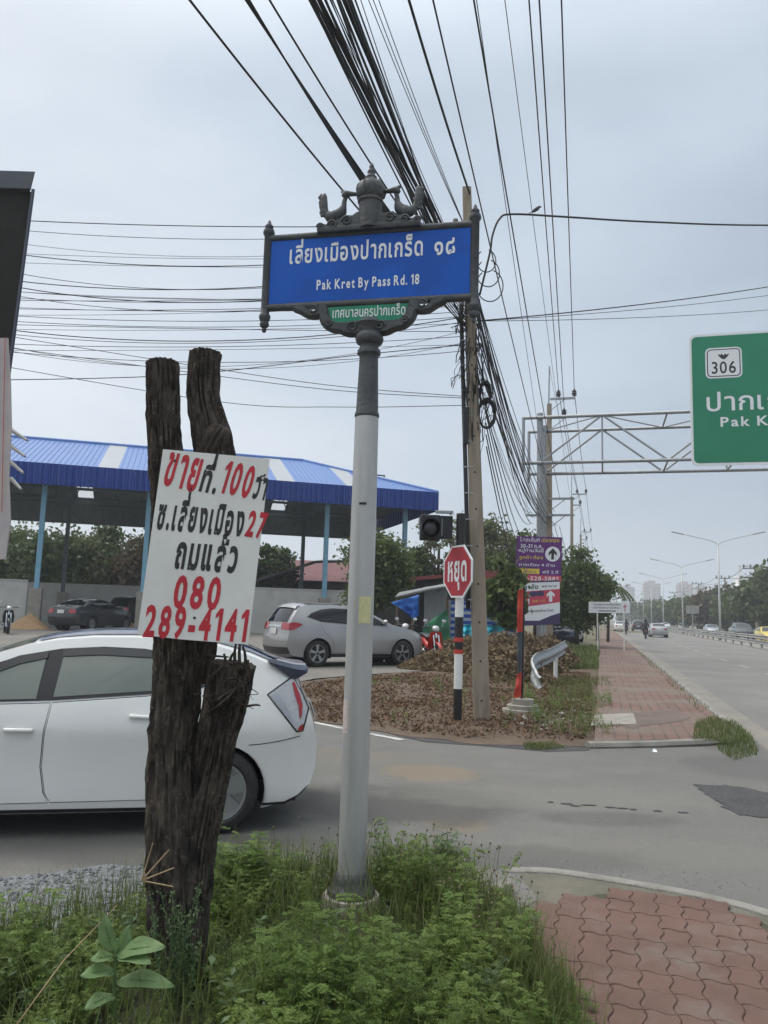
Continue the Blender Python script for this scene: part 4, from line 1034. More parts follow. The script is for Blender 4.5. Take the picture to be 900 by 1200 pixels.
cs_.side('cladding', [(.38, .24), (2.23, .24), (2.23, .31), (.38, .33)], M['trim'], sv, .008)
for xc in (0, 2.61):
    ring = [(xc + .43 * math.cos(a), .335 + .43 * math.sin(a)) for a in np.linspace(.1, 3.04, 16)] + [(xc + .386 * math.cos(a), .335 + .386 * math.sin(a)) for a in np.linspace(3.04, .1, 16)]
    cs_.side('arch_trim', ring, M['car_grey'], sv, .018, step=.3)
doors(cs_, sv, ([(1.12, .36), (2.12, .34), (2.2, .55), (2.18, 1.02), (1.10, 1.05)], [(.42, .36), (1.10, .36), (1.08, 1.05), (.30, 1.10), (.05, 1.12), (.18, .86), (.38, .72), (.46, .55)]), M['car_grey'], ((1.30, .955, 0), None), M['car_grey'])
cs_.side('window_surround', [(2.12, 1.055), (1.88, 1.20), (1.6, 1.335), (1.3, 1.43), (.9, 1.475), (.5, 1.478), (.15, 1.435), (-.14, 1.34), (-.28, 1.24), (.1, 1.13), (1.1, 1.065)], M['trim'], sv, .005, step=.06)
for sd in (1, -1):
    cs_.side('window', [(2.02, 1.075), (1.84, 1.19), (1.58, 1.31), (1.3, 1.395), (1.10, 1.425), (1.12, 1.085)], M['glass_tint'], sv, .009, (sd,), .06)
    cs_.side('window', [(1.05, 1.09), (1.03, 1.432), (.75, 1.448), (.45, 1.445), (.15, 1.405), (-.10, 1.325), (-.2, 1.25), (.1, 1.155)], M['glass_tint'], sv, .009, (sd,), .06)
    cs_.bar(.3, 1.575, 1.1, sd * .86, 'roof_rail', M['trim'], sv, .03, .03)
l0 = cs_.lof(-.715, 1.10); l1 = cs_.lof(-.50, 1.42)
cs_.strip('rear_window', l0, l1, -.80, .80, M['glass_tint'], sv, .006, v0b=-.84, v1b=.84)
cs_.strip('roof_spoiler', l1 - .03, l1 + .16, -.93, .93, M['car_grey'], sv, .035)
cs_.strip('windscreen', cs_.lof(1.42, 1.47), cs_.lof(2.25, 1.1), -.86, .86, M['glass_tint'], sv, .006)
ltl = cs_.lof(-.755, .95)
for sd in (1, -1):
    t = cs_.side('tail_light', [(-.42, 1.06), (-.60, 1.10), (-.74, 1.085), (-.775, .90), (-.70, .90), (-.60, .95), (-.5, 1.0)], M['lamp_red'], sv, .012, (sd,), .05)
    cs_.strip('tail_light', ltl - .05, ltl + .12, sd * .52, sd * .99, M['lamp_red'], sv, .012, 4, 6)
cs_.strip('lower_bumper', cs_.lof(-.72, .33), cs_.lof(-.79, .50), -.99, .99, M['trim'], sv, .01, 4, 10)
cs_.strip('silver_garnish', cs_.lof(-.795, .53), cs_.lof(-.80, .60), -.97, .97, M['alloy'], sv, .008, 3, 10)
cs_.strip('boot_garnish', ltl + .01, ltl + .05, -.5, .5, M['chrome'], sv, .014, 2, 8)
plate(cs_, cs_.lof(-.765, .86), sv, .34, .15)
for sd in (1, -1): mirror_part(cs_, 1.98, 1.12, sd, M['car_grey'], sv)
cs_.side('headlight', [(2.8, .92), (3.1, .88), (3.32, .76), (3.2, .70), (2.95, .80)], M['lamp_clear'], sv, .008)

# ---- plainer saloons and hatchbacks for the distance: same build, fewer pieces
def far_car(name, label, loc, rz, paint, kind='saloon', group=None, low=False, plates=True):
    if kind == 'saloon':
        c = Car(1.78, [(-.80, .28), (-.98, .36), (-1.03, .55), (-1.02, .75), (-.99, .93), (-.95, 1.0)], [(-.95, 1.0), (-.75, 1.05), (-.40, 1.10), (-.05, 1.27), (.3, 1.37), (.75, 1.405), (1.2, 1.39), (1.55, 1.31), (1.95, 1.13), (2.25, 1.0), (2.8, .92), (3.25, .80), (3.45, .70)],
                [(3.45, .70), (3.57, .56), (3.58, .38), (3.5, .24)], .22, [(0, .315, .36), (2.75, .315, .36)],
                [(.2, .95), (.4, .99), (.6, 1.0), (.8, .985), (.95, .95), (1.1, .87), (1.25, .77), (1.45, .62)],
                [(-1.1, .74), (-1.0, .80), (-.8, .90), (-.4, .97), (.2, 1), (1.8, 1), (2.6, .97), (3.1, .90), (3.4, .78), (3.6, .6)], .10, .2, .05, .05, .12)
        win = [(2.0, 1.06), (1.62, 1.24), (1.2, 1.33), (.8, 1.345), (.35, 1.31), (.0, 1.20), (-.22, 1.1), (.2, 1.04), (1.2, 1.01)]
        rw = ((-.36, 1.12), (.22, 1.345)); ws = ((1.32, 1.36), (2.2, 1.02)); tlz = (-.985, .86)
    else:
        c = Car(1.82, [(-.68, .35), (-.80, .42), (-.84, .65), (-.80, .98), (-.75, 1.12), (-.55, 1.52), (-.5, 1.60)], [(-.5, 1.60), (-.3, 1.66), (.3, 1.70), (1.0, 1.69), (1.4, 1.62), (1.85, 1.38), (2.2, 1.17), (2.7, 1.10), (3.2, 1.0), (3.4, .9)],
                [(3.4, .9), (3.52, .75), (3.54, .5), (3.45, .33)], .30, [(0, .36, .41), (2.75, .36, .41)],
                [(.25, .95), (.45, .99), (.7, 1.0), (.95, .98), (1.12, .95), (1.3, .88), (1.55, .76), (1.75, .66)],
                [(-.9, .82), (-.8, .88), (-.5, .96), (.0, 1), (1.8, 1), (2.6, .98), (3.1, .92), (3.4, .8), (3.6, .62)], .08, .2, .05, .05, .12)
        win = [(1.98, 1.2), (1.6, 1.42), (1.3, 1.55), (.4, 1.60), (-.2, 1.55), (-.42, 1.4), (-.45, 1.26), (.5, 1.18)]
        rw = ((-.73, 1.16), (-.56, 1.50)); ws = ((1.45, 1.60), (2.12, 1.22)); tlz = (-.79, 1.02)
    t = thing(name, label, 'car', loc, rz, group)
    c.body(paint, t); arches(c, t, c.W, .32)
    r = .315 if kind == 'saloon' else .36
    for x in (0, 2.75):
        for sd in (1, -1): wheel(t, x, sd, c.W, r, .2, M['alloy'], 5, 0, 0 if low else 1)
    for sd in (1, -1): c.side('window', win, M['glass_tint'], t, .006, (sd,), .12)
    c.strip('rear_window', c.lof(*rw[0]), c.lof(*rw[1]), -.82, .82, M['glass_tint'], t, .006, 6, 8)
    c.strip('windscreen', c.lof(*ws[0]), c.lof(*ws[1]), -.86, .86, M['glass_tint'], t, .006, 6, 8)
    l = c.lof(*tlz)
    for sd in (1, -1):
        c.strip('tail_light', l - .07, l + .08, sd * .58, sd * .995, M['lamp_red'], t, .012, 3, 5)
        z = .70 if kind == 'saloon' else .86
        c.side('headlight', [(3.0, z + .1), (3.3, z + .05), (3.46, z - .06), (3.2, z - .05)], M['lamp_clear'], t, .008, (sd,), .2)
        mirror_part(c, 1.9, 1.05 if kind == 'saloon' else 1.22, sd, paint, t)
    if plates: plate(c, l - .02 if kind == 'saloon' else l - .2, t)
    return t
def ground_at(px, py_unused, Y):
    p = at(px, 700, Y); return p.x
def lot(x, y): return (x, y, hgt(x, y) + .004)
p = at(88, 735, 35.5); sedan_rz = R_(76)
far_car('parked_car', 'dark saloon parked tail-out under the blue roof by the left blue column', lot(p.x, p.y), sedan_rz, M['car_dark'])
p = at(149, 725, 44); far_car('parked_car', 'black off-roader in the shade against the back wall under the blue roof', lot(p.x, p.y), R_(66), M['trim'], 'suv', low=True)
p = at(297, 740, 40.5); far_car('parked_car', 'small dark car nose-in beyond the rear of the grey crossover', lot(p.x, p.y + 1), R_(80), M['car_dark'], 'suv', low=True)
# ================================================================== THE LOT: BLUE-ROOFED SHED, WALLS, HOUSE, SHACK
SA = math.atan2(.27, .963); e_ = Vector((math.cos(SA), math.sin(SA), 0)); b_ = Vector((-math.sin(SA), math.cos(SA), 0))
cR = at(513, 588, 40.2); cR.z = 0                      # right front corner of the eave
LEN, DEP, HALF = 27.0, 12.4, 6.2
ZE0, ZE1, ZR = 7.05, 8.02, 10.35
shed = thing('open_shed', 'large open parking shed with a blue hipped metal roof on pale blue posts', 'shed', tuple(cR - e_ * 12 + b_ * 6))
def SH(u, v, z): p = cR - e_ * u + b_ * v; return Vector((p.x, p.y, z))   # u to the left of the corner, v back
def rz_(v): return ZE1 + (ZR - ZE1) * min(v, DEP - v) / HALF
add_ribs(M['fascia_blue'], 'X', 2.2, .8, .05)
def slope_strip(u0, u1, name, mat, dz):
    v0 = min(HALF, u0); v1 = min(HALF, u1); m = MB()
    m.add([SH(u0, 0, ZE1 + dz), SH(u1, 0, ZE1 + dz), SH(u1, v1, rz_(v1) + dz), SH(u0, max(v0, .001), rz_(v0) + dz)], [(0, 1, 2, 3)])
    return m
def u_of(px, py):
    d = ray(px, py); n = b_; t = (cR - CP).dot(n) / d.dot(n); p = CP + d * t; return (cR - p).dot(e_)
sky_u = [u_of(127, 541), u_of(219, 550), u_of(336, 556), u_of(417, 566)]
cuts = sorted(sky_u); seg = []; last = 0.0
mb = MB(); mbs = MB()
def opaque(u0, u1):
    for a, c in ([(u0, HALF), (HALF, u1)] if u0 < HALF < u1 else [(u0, u1)]):
        if c - a < .01: continue
        for dz, M_ in ((0, mb), (-.06, mbs)):
            v0, v1 = min(HALF, a), min(HALF, c)
            M_.add([SH(a, 0, ZE1 + dz), SH(c, 0, ZE1 + dz), SH(c, v1, rz_(v1) + dz), SH(a, v0 + 1e-3, rz_(v0) + dz)], [(0, 1, 2, 3)])
for u in cuts:
    opaque(last, u - .45); last = u + .45
opaque(last, LEN)
def uv_of(px, py, v):
    d = ray(px, py); q = cR + b_ * v; t = (q - CP).dot(b_) / d.dot(b_); return (cR - (CP + d * t)).dot(e_)
back_sky = sorted([uv_of(100, 578, 11.4), uv_of(327, 597, 11.4)])
for M_, dz in ((mb, 0), (mbs, -.06)):
    bl = 0.0
    for ub in back_sky + [LEN + .45]:
        for a, c in ([(bl, HALF), (HALF, ub - .45)] if bl < HALF < ub - .45 else [(bl, ub - .45)]):
            M_.add([SH(a, DEP, ZE1 + dz), SH(c, DEP, ZE1 + dz), SH(c, DEP - min(HALF, c), rz_(min(HALF, c)) + dz), SH(a, DEP - max(1e-3, min(HALF, a)), rz_(min(HALF, a)) + dz)], [(0, 1, 2, 3)])
        bl = ub + .45
    M_.add([SH(0, 0, ZE1 + dz), SH(0, DEP, ZE1 + dz), SH(HALF, HALF, ZR + dz)], [(0, 1, 2)])
rf = mb.build('roof', M['roof_blue'], shed); mbs.build('roof_lining', M['soffit'], shed)
for u in back_sky:
    slope = MB(); v0 = min(HALF, u - .45)
    slope.add([SH(u - .45, DEP, ZE1), SH(u + .45, DEP, ZE1), SH(u + .45, DEP - v0, rz_(v0)), SH(u - .45, DEP - v0, rz_(v0))], [(0, 1, 2, 3)])
    slope.build('skylight', M['skylight'], rf)
for u in cuts:
    slope = MB(); v0 = min(HALF, u - .45); v1 = min(HALF, u + .45)
    slope.add([SH(u - .45, 0, ZE1), SH(u + .45, 0, ZE1), SH(u + .45, v1, rz_(v1)), SH(u - .45, v0, rz_(v0))], [(0, 1, 2, 3)])
    slope.build('skylight', M['skylight'], rf)
mb = MB()
for k in range(int(LEN / .25)):                     # standing ribs on the front slope
    u = .12 + k * .25; v = min(HALF, u)
    if min(abs(u - q) for q in cuts) < .5: continue
    mb.tube([SH(u, 0, ZE1 + .012), SH(u, v, rz_(v) + .012)], .016, 4)
mb.tube([SH(HALF, HALF, ZR + .03), SH(LEN, HALF, ZR + .03)], .10, 6); mb.tube([SH(0, 0, ZE1 + .03), SH(HALF, HALF, ZR + .03)], .09, 6)
mb.build('roof_ribs', M['roof_blue'], rf)
def panelbox(m, a, c, z0, z1, th):
    d = (c - a).normalized(); n = Vector((-d.y, d.x, 0)); m.prism([(0, 0), ((c - a).length, 0), ((c - a).length, z1 - z0), (0, z1 - z0)], Vector((a.x, a.y, z0)), d, Z1, n * th)
mb = MB(); panelbox(mb, SH(LEN, 0, 0), SH(0, 0, 0), ZE0, ZE1 + .02, .05); panelbox(mb, SH(0, .0, 0), SH(0, DEP, 0), ZE0, ZE1 + .02, -.05)
L_ = (SH(LEN, 0, 0) - SH(0, 0, 0)).length
for k in range(int(L_ / .26)):
    p = SH(.1 + k * .26, -.02, 0); mb.box((p.x, p.y, (ZE0 + ZE1) / 2), (.09, .05, ZE1 - ZE0 - .02), SA)
mb.build('fascia', M['fascia_blue'], shed)
mb = MB(); panelbox(mb, SH(LEN, DEP - .02, 0), SH(0.06, DEP - .02, 0), 6.5, ZE1 - .02, -.05); mb.build('back_fascia', M['soffit'], shed)
# columns on concrete plinths
colu = [u_of_ for u_of_ in []]
def col_u(px, py, v):
    d = ray(px, py); n = b_; q = cR + b_ * v; t = (q - CP).dot(n) / d.dot(n); p = CP + d * t; return (cR - p).dot(e_)
front_cols = [col_u(474, 640, 1.3), col_u(382, 640, 1.3), col_u(277, 640, 1.3), col_u(171, 640, 1.3), col_u(47, 640, 1.3), col_u(-110, 640, 1.3)]
back_cols = [front_cols[0], front_cols[1] - .5, front_cols[2] - .2, front_cols[3] + .1, front_cols[4], front_cols[5]]
for v, cols in ((1.3, front_cols), (DEP - 1.2, back_cols)):
    for u in cols:
        p = SH(u, v, 0); g = hgt(p.x, p.y) + .004
        m = MB(); m.tube([Vector((p.x, p.y, g + 1.8)), Vector((p.x, p.y, ZE1 - .1 + (ZR - ZE1) * 1.3 / HALF))], .155, 4, up=tuple(e_ + b_))
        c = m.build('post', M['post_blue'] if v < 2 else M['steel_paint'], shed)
        m = MB(); m.box((p.x, p.y, g + .92), (.55, .55, 1.86), SA, bev=.015); m.build('plinth', M['concrete'], c)
def truss(a, c, z0, z1fn, n, name):
    m = MB(); P0 = []; P1 = []
    for k in range(n + 1):
        p = a.lerp(c, k / n); P0.append(Vector((p.x, p.y, z0))); P1.append(Vector((p.x, p.y, z1fn(k / n))))
    m.tube(P0, .05, 6); m.tube(P1, .05, 6)
    for k in range(n):
        m.tube([P0[k], P1[k + 1]] if k % 2 else [P1[k], P0[k + 1]], .03, 5); m.tube([P0[k + 1], P1[k + 1]], .025, 5)
    return m.build(name, M['steel_paint'], shed)
for u in front_cols[1:]:
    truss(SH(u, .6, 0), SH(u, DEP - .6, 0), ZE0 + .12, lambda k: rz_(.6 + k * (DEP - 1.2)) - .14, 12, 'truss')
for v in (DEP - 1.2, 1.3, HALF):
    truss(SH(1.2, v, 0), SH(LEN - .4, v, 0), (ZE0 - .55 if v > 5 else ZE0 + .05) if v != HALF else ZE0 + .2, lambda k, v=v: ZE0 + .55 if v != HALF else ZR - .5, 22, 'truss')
mb = MB()
for v in np.linspace(.4, DEP - .4, 11):
    u0 = max(.3, min(v, DEP - v)); mb.tube([SH(u0, v, rz_(v) - .11), SH(LEN - .2, v, rz_(v) - .11)], .045, 4)
mb.build('purlins', M['steel_paint'], shed)
# rendered walls round the lot
def wall(name, label, a, c, h, th=.15, mat=M['wall_white']):
    n = 6; m = MB(); d = (c - a).normalized(); nn = Vector((-d.y, d.x, 0))
    zb = min(hgt(a.x, a.y), hgt(c.x, c.y))
    m.prism([(0, 0), ((c - a).length, 0), ((c - a).length, h), (0, h)], Vector((a.x, a.y, zb - .02)), d, Z1, nn * th)
    m.box(((a.x + c.x) / 2 + nn.x * th / 2, (a.y + c.y) / 2 + nn.y * th / 2, zb + h + .01), ((c - a).length, th + .06, .06), math.atan2(d.y, d.x))
    o = m.build(name, mat); return tag(o, label, 'wall')
wall('wall', 'pale rendered wall running left from the first blue post', SH(front_cols[5] + 4, 1.4, 0), SH(front_cols[4] + .4, 1.4, 0), 2.2)
wall('wall', 'pale rendered wall behind the grey crossover, between the blue posts', SH(front_cols[2] - .4, 1.4, 0), SH(col_u(413, 700, 1.4), 1.4, 0), 2.25)
wall('wall', 'shaded rendered wall along the back of the blue-roofed shed', SH(LEN - 1, DEP - .6, 0), SH(front_cols[2] + 1, DEP - .6, 0), 2.35)
# sand heaps
def heap(name, label, cat, c, r, h, mat, group=None, seed=0, parent=None):
    m = MB(); N = 26; K = 9; V = [(c[0], c[1], c[2] + h)]
    for j in range(1, K + 1):
        for k in range(N):
            a = 6.2832 * k / N; q = j / K; rr = r * q * (1 + .16 * noise.noise((math.cos(a) * 1.5 + seed, math.sin(a) * 1.5, seed)))
            V.append((c[0] + rr * math.cos(a), c[1] + rr * math.sin(a) * .8, c[2] - .02 + h * (1 - q) ** 1.1 * (1 + .25 * noise.noise((rr * 3 * math.cos(a) + seed, rr * 3 * math.sin(a), 2)))))
    F = [(0, 1 + k, 1 + (k + 1) % N) for k in range(N)] + [(1 + (j - 1) * N + k, 1 + j * N + k, 1 + j * N + (k + 1) % N, 1 + (j - 1) * N + (k + 1) % N) for j in range(1, K) for k in range(N)]
    m.add(V, F); return tag(m.build(name, mat, smooth=True), label, cat, group)
p = at(33, 738, 35.4); heap('sand_pile', 'heap of orange sand at the foot of the first blue post', 'sand pile', (p.x, p.y, hgt(p.x, p.y)), 1.1, .72, M['sand'], seed=1)
p = at(147, 733, 39); heap('sand_pile', 'low heap of orange sand in front of the black off-roader', 'sand pile', (p.x, p.y, hgt(p.x, p.y)), 1.0, .55, M['sand'], seed=4)

def gable_house(name, label, c, rz, w, d, h, rh, wallm, roofm, wins=()):
    t = thing(name, label, 'house', c, rz); m = MB()
    m.box((0, 0, h / 2), (w, d, h)); m.prism([(-w / 2, h), (w / 2, h), (0, h + rh)], (0, -d / 2, 0), (1, 0, 0), (0, 0, 1), Vector((0, d, 0)))
    wl = m.build('wall', wallm, t, world=False)
    m = MB(); o = .5; sl = rh / (w / 2)
    for sg_ in (1, -1):
        m.prism([(0, h + rh + .06), (sg_ * (w / 2 + o), h - o * sl + .06), (sg_ * (w / 2 + o), h - o * sl + .14), (0, h + rh + .16)], (0, -d / 2 - o, 0), (1, 0, 0), (0, 0, 1), Vector((0, d + 2 * o, 0)))
    m.build('roof', roofm, t, world=False)
    for (x, z, ww, hh) in wins:
        m = MB(); m.box((x, -d / 2 - .03, z), (ww, .05, hh)); f = m.build('window', M['white_paint'], t, world=False)
        m = MB(); m.box((x, -d / 2 - .06, z), (ww - .14, .02, hh - .14)); m.build('pane', M['glazing'], f, world=False)
    return t
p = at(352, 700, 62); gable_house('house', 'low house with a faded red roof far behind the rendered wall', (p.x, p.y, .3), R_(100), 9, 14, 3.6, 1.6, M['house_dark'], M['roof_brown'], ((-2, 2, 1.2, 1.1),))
# dark lean-to behind the wall
t = thing('lean_to', 'dark open lean-to with a long sloping tin roof behind the rendered wall', 'lean-to', tuple(SH(5, 9, 0)))
m = MB(); a, c = at(277, 689, 52), at(368, 660, 52); c2 = at(425, 659, 53)
for q0, q1 in ((a, c), (c, c2)):
    m.prism([(0, 0), ((q1 - q0).length, 0), ((q1 - q0).length, .16), (0, .16)], q0, (q1 - q0).normalized(), Vector((0, 0, 1)), Vector((0, 5, .4)))
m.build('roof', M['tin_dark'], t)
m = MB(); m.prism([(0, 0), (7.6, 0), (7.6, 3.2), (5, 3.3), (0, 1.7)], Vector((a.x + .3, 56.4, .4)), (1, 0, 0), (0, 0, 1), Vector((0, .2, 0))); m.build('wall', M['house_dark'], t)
for q in (0.05, .5, .95):
    pp = a.lerp(c2, q); m = MB(); m.tube([Vector((pp.x, pp.y + .3, .4)), Vector((pp.x, pp.y + .3, 1.9 + 1.9 * min(q * 1.4, 1)))], .08, 6); m.build('post', M['steel_paint'], t)
# shack of tin sheets
add_ribs(M['tin'], 'X', 5.0, 1.0, .03)
SHY = 28.0
p = at(505, 740, SHY); sk = thing('tin_shack', 'patched tin shack with a lean-to roof behind the red scooter', 'shack', (p.x, p.y, hgt(p.x, p.y)))
def atz(px, py, Y): return at(px, py, Y)
def quadpx(m, P, Y, th=.04, Ys=None):
    A = [at(x, y, (Ys[i] if Ys else Y)) for i, (x, y) in enumerate(P)]; n = len(A); B = [q + Vector((0, th, 0)) for q in A]
    m.add(A + B, [tuple(range(n)), tuple(range(2 * n - 1, n - 1, -1))] + [(i, n + i, n + (i + 1) % n, (i + 1) % n) for i in range(n)])
m = MB(); quadpx(m, [(497, 694), (524, 687), (526, 752), (497, 752)], SHY); m.build('wall_sheet', M['tin'], sk)
m = MB(); quadpx(m, [(464, 704), (497, 694), (497, 752), (464, 752)], SHY + 1.5); quadpx(m, [(497, 694), (540, 690), (540, 750), (497, 752)], SHY + 1.7); m.build('back_wall', M['house_dark'], sk)
m = MB(); A = [at(463, 699, SHY - .6), at(501, 690, SHY - .6), at(526, 686, SHY - .3), at(526, 683, SHY + 2.5), at(500, 686, SHY + 2.5), at(468, 694, SHY + 2.5)]
m.add(A + [q + Vector((0, 0, -.05)) for q in A], [(0, 1, 2, 3, 4, 5), (11, 10, 9, 8, 7, 6)] + [(i, 6 + i, 6 + (i + 1) % 6, (i + 1) % 6) for i in range(6)]); m.build('roof_sheet', M['tin'], sk)
for px in (466, 484, 524):
    q = at(px, 700, SHY - .4); m = MB(); m.tube([Vector((q.x, q.y, hgt(q.x, q.y))), Vector((q.x, q.y, q.z))], .05, 6); m.build('post', M['twig'], sk)
# blue tarpaulin hung under the roof edge (sagging sheet with thickness)
def cloth(name, label, corners, mat, sag, fold, cat='tarpaulin', n=16, seed=0):
    a, b, c, d = corners; m = MB(); V = []
    for j in range(n + 1):
        for i in range(n + 1):
            u, v = i / n, j / n; q = (a * (1 - u) + b * u) * (1 - v) + (d * (1 - u) + c * u) * v
            q = q + Vector((0, -fold * math.sin(u * 9 + seed + v * 2) * (.3 + .7 * v), -sag * math.sin(math.pi * u) * v)) + Vector((0, fold * .8 * noise.noise((u * 4 + seed, v * 4, 0)), 0))
            V.append(q)
    N = n + 1; V2 = [q + Vector((0, .015, 0)) for q in V]; K = N * N
    F = [(j * N + i, j * N + i + 1, (j + 1) * N + i + 1, (j + 1) * N + i) for j in range(n) for i in range(n)]
    m.add(V + V2, F + [tuple(K + q for q in f[::-1]) for f in F] + [(i, i + 1, K + i + 1, K + i) for i in range(n)] + [(n * N + i, n * N + i + 1, K + n * N + i + 1, K + n * N + i) for i in range(n)])
    return tag(m.build(name, mat, smooth=True), label, cat)
cloth('tarpaulin', 'blue tarpaulin slung under the shack roof edge', [at(458, 706, SHY - .9), at(491, 697, SHY - .8), at(491, 721, SHY - .8), at(478, 719, SHY - .8)], M['tarp_blue'], .15, .12)
cloth('shade_net', 'green shade net hung as a fence in front of the tin shack', [at(495, 735, SHY - 1.6), at(524, 713, SHY - 1.4), at(530, 764, SHY - 1.4), at(500, 768, SHY - 1.6)], M['net_green'], .0, .14, 'net', seed=2)
cloth('tarpaulin', 'turquoise tarpaulin crumpled over the brush beside the stop sign post', [at(538, 734, SHY - 1.0), at(556, 730, SHY - 1.0), at(553, 747, SHY - 1.3), at(538, 748, SHY - 1.3)], M['tarp_cyan'], .1, .25, seed=4)
cloth('tarpaulin', 'turquoise tarpaulin crumpled over the brush to the right of the concrete pole', [at(570, 733, SHY - 1.0), at(596, 732, SHY - 1.0), at(594, 744, SHY - 1.3), at(570, 744, SHY - 1.3)], M['tarp_cyan'], .1, .25, seed=6)
# blue and white louvred wall, dark building with red roof edge behind it
def stripes():
    m = pm('blue_white_slats', (.02, .11, .48), .5); nt = m.node_tree; b = nt.nodes['Principled BSDF']
    t = nt.nodes.new('ShaderNodeTexCoord'); w = nt.nodes.new('ShaderNodeTexWave'); w.bands_direction = 'Z'; w.inputs['Scale'].default_value = 1.35
    nt.links.new(t.outputs['Object'], w.inputs['Vector']); r = nt.nodes.new('ShaderNodeValToRGB'); r.color_ramp.interpolation = 'CONSTANT'
    r.color_ramp.elements[0].color = (.015, .085, .42, 1); r.color_ramp.elements[1].position = .55; r.color_ramp.elements[1].color = (.42, .50, .62, 1)
    nt.links.new(w.outputs[0], r.inputs[0]); nt.links.new(r.outputs[0], b.inputs['Base Color']); return m
p = at(565, 735, SHY + .5); fz_ = thing('slatted_fence', 'blue and white striped sheet fence behind the concrete pole', 'fence', (p.x, p.y, 0))
m = MB(); quadpx(m, [(526, 704), (606, 706), (606, 760), (526, 760)], SHY + .5); m.build('panel', stripes(), fz_)
for px in (527, 566, 605):
    q = at(px, 703, SHY + .42); m = MB(); m.tube([Vector((q.x, q.y, .2)), q], .05, 6); m.build('post', M['steel'], fz_)
p = at(535, 720, 36); bd = thing('building', 'dark low building with a red roof edge behind the tin shack', 'building', (p.x, p.y, .3))
m = MB(); q0, q1 = at(478, 680, 36), at(548, 680, 36); q2 = at(590, 676, 35)
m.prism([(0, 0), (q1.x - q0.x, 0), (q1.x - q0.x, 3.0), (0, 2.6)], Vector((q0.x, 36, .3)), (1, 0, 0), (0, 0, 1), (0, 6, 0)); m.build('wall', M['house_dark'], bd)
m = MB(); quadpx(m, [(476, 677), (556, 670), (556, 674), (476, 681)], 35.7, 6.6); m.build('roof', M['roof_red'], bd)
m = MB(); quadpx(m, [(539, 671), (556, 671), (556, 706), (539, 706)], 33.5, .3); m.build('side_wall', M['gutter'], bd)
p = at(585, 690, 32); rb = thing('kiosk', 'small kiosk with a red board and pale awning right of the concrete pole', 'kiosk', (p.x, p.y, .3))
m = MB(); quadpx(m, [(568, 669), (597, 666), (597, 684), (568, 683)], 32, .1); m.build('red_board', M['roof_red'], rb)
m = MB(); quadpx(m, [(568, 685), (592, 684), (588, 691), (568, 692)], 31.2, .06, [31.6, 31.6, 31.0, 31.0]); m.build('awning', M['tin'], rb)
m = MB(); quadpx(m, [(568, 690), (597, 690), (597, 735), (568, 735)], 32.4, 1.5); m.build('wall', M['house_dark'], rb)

# ---- dark canopy building at the left edge of the frame, with a faded vinyl sign below it
p = at(-40, 520, 13.0); cb_ = thing('canopy', 'dark sheet-metal canopy with a grey gutter at the left edge', 'canopy', (p.x, p.y, 0))
A = [at(43, 206, 12.0), at(20, 545, 20.5)]
tr_, br_ = at(43, 205, 12.0), at(22, 541, 12.0)
m = MB()
zt, zb = tr_.z, br_.z; xr = tr_.x
m.prism([(-4.0, zb), (-.16, zb), (-.02, zt - .30), (-4.0, zt - .30)], Vector((xr, 12.0, 0)), (1, 0, 0), (0, 0, 1), (-4.6, 7.0, 0)); m.build('side_panel', M['canopy_dark'], cb_)
for k in range(16):
    pass
m = MB(); m.prism([(-4.0, zt - .30), (-.02, zt - .30), (0.02, zt), (-4.0, zt)], Vector((xr, 11.9, 0)), (1, 0, 0), (0, 0, 1), (-4.7, 7.2, 0)); m.build('gutter', M['gutter'], cb_)
m = MB(); m.tube([Vector((xr - .16, 11.93, zb)), Vector((xr + .0, 11.93, zt - .3))], .03, 6); m.build('edge_trim', M['car_navy'], cb_)
m = MB(); m.tube([Vector((xr - 1.9, 12.6, -.0)), Vector((xr - 1.9, 12.6, zb + .05))], .14, 10); m.build('post', M['steel'], cb_)
m = MB()
for k in range(4):
    y_ = 504 + k * 19; q = at(13, y_, 11.4); w_ = at(32 - k * 2.5, y_ + 12, 11.2); m.tube([q, w_], [.035, .02], 6)
m.build('bracket_rods', M['galv'], cb_)
p = at(4, 520, 11.0); vb = thing('vinyl_banner', 'faded pinkish vinyl banner on a frame at the left edge', 'banner', (p.x, p.y, 0))
m = MB(); P = [(-60, 396), (9, 396), (12, 450), (13, 500), (10, 560), (12, 610), (6, 655), (-60, 660)]
quadpx(m, P, 11.0, .03); m.build('sheet', M['vinyl'], vb)
m = MB(); m.tube([at(6, 395, 10.97), at(2, 600, 10.97)], .005, 6); m.build('red_edge', M['orange_red'], vb)
m = MB(); q = at(-8, 396, 11.1); m.tube([Vector((q.x, q.y, 0)), q], .05, 8); m.build('frame_post', M['steel'], vb)

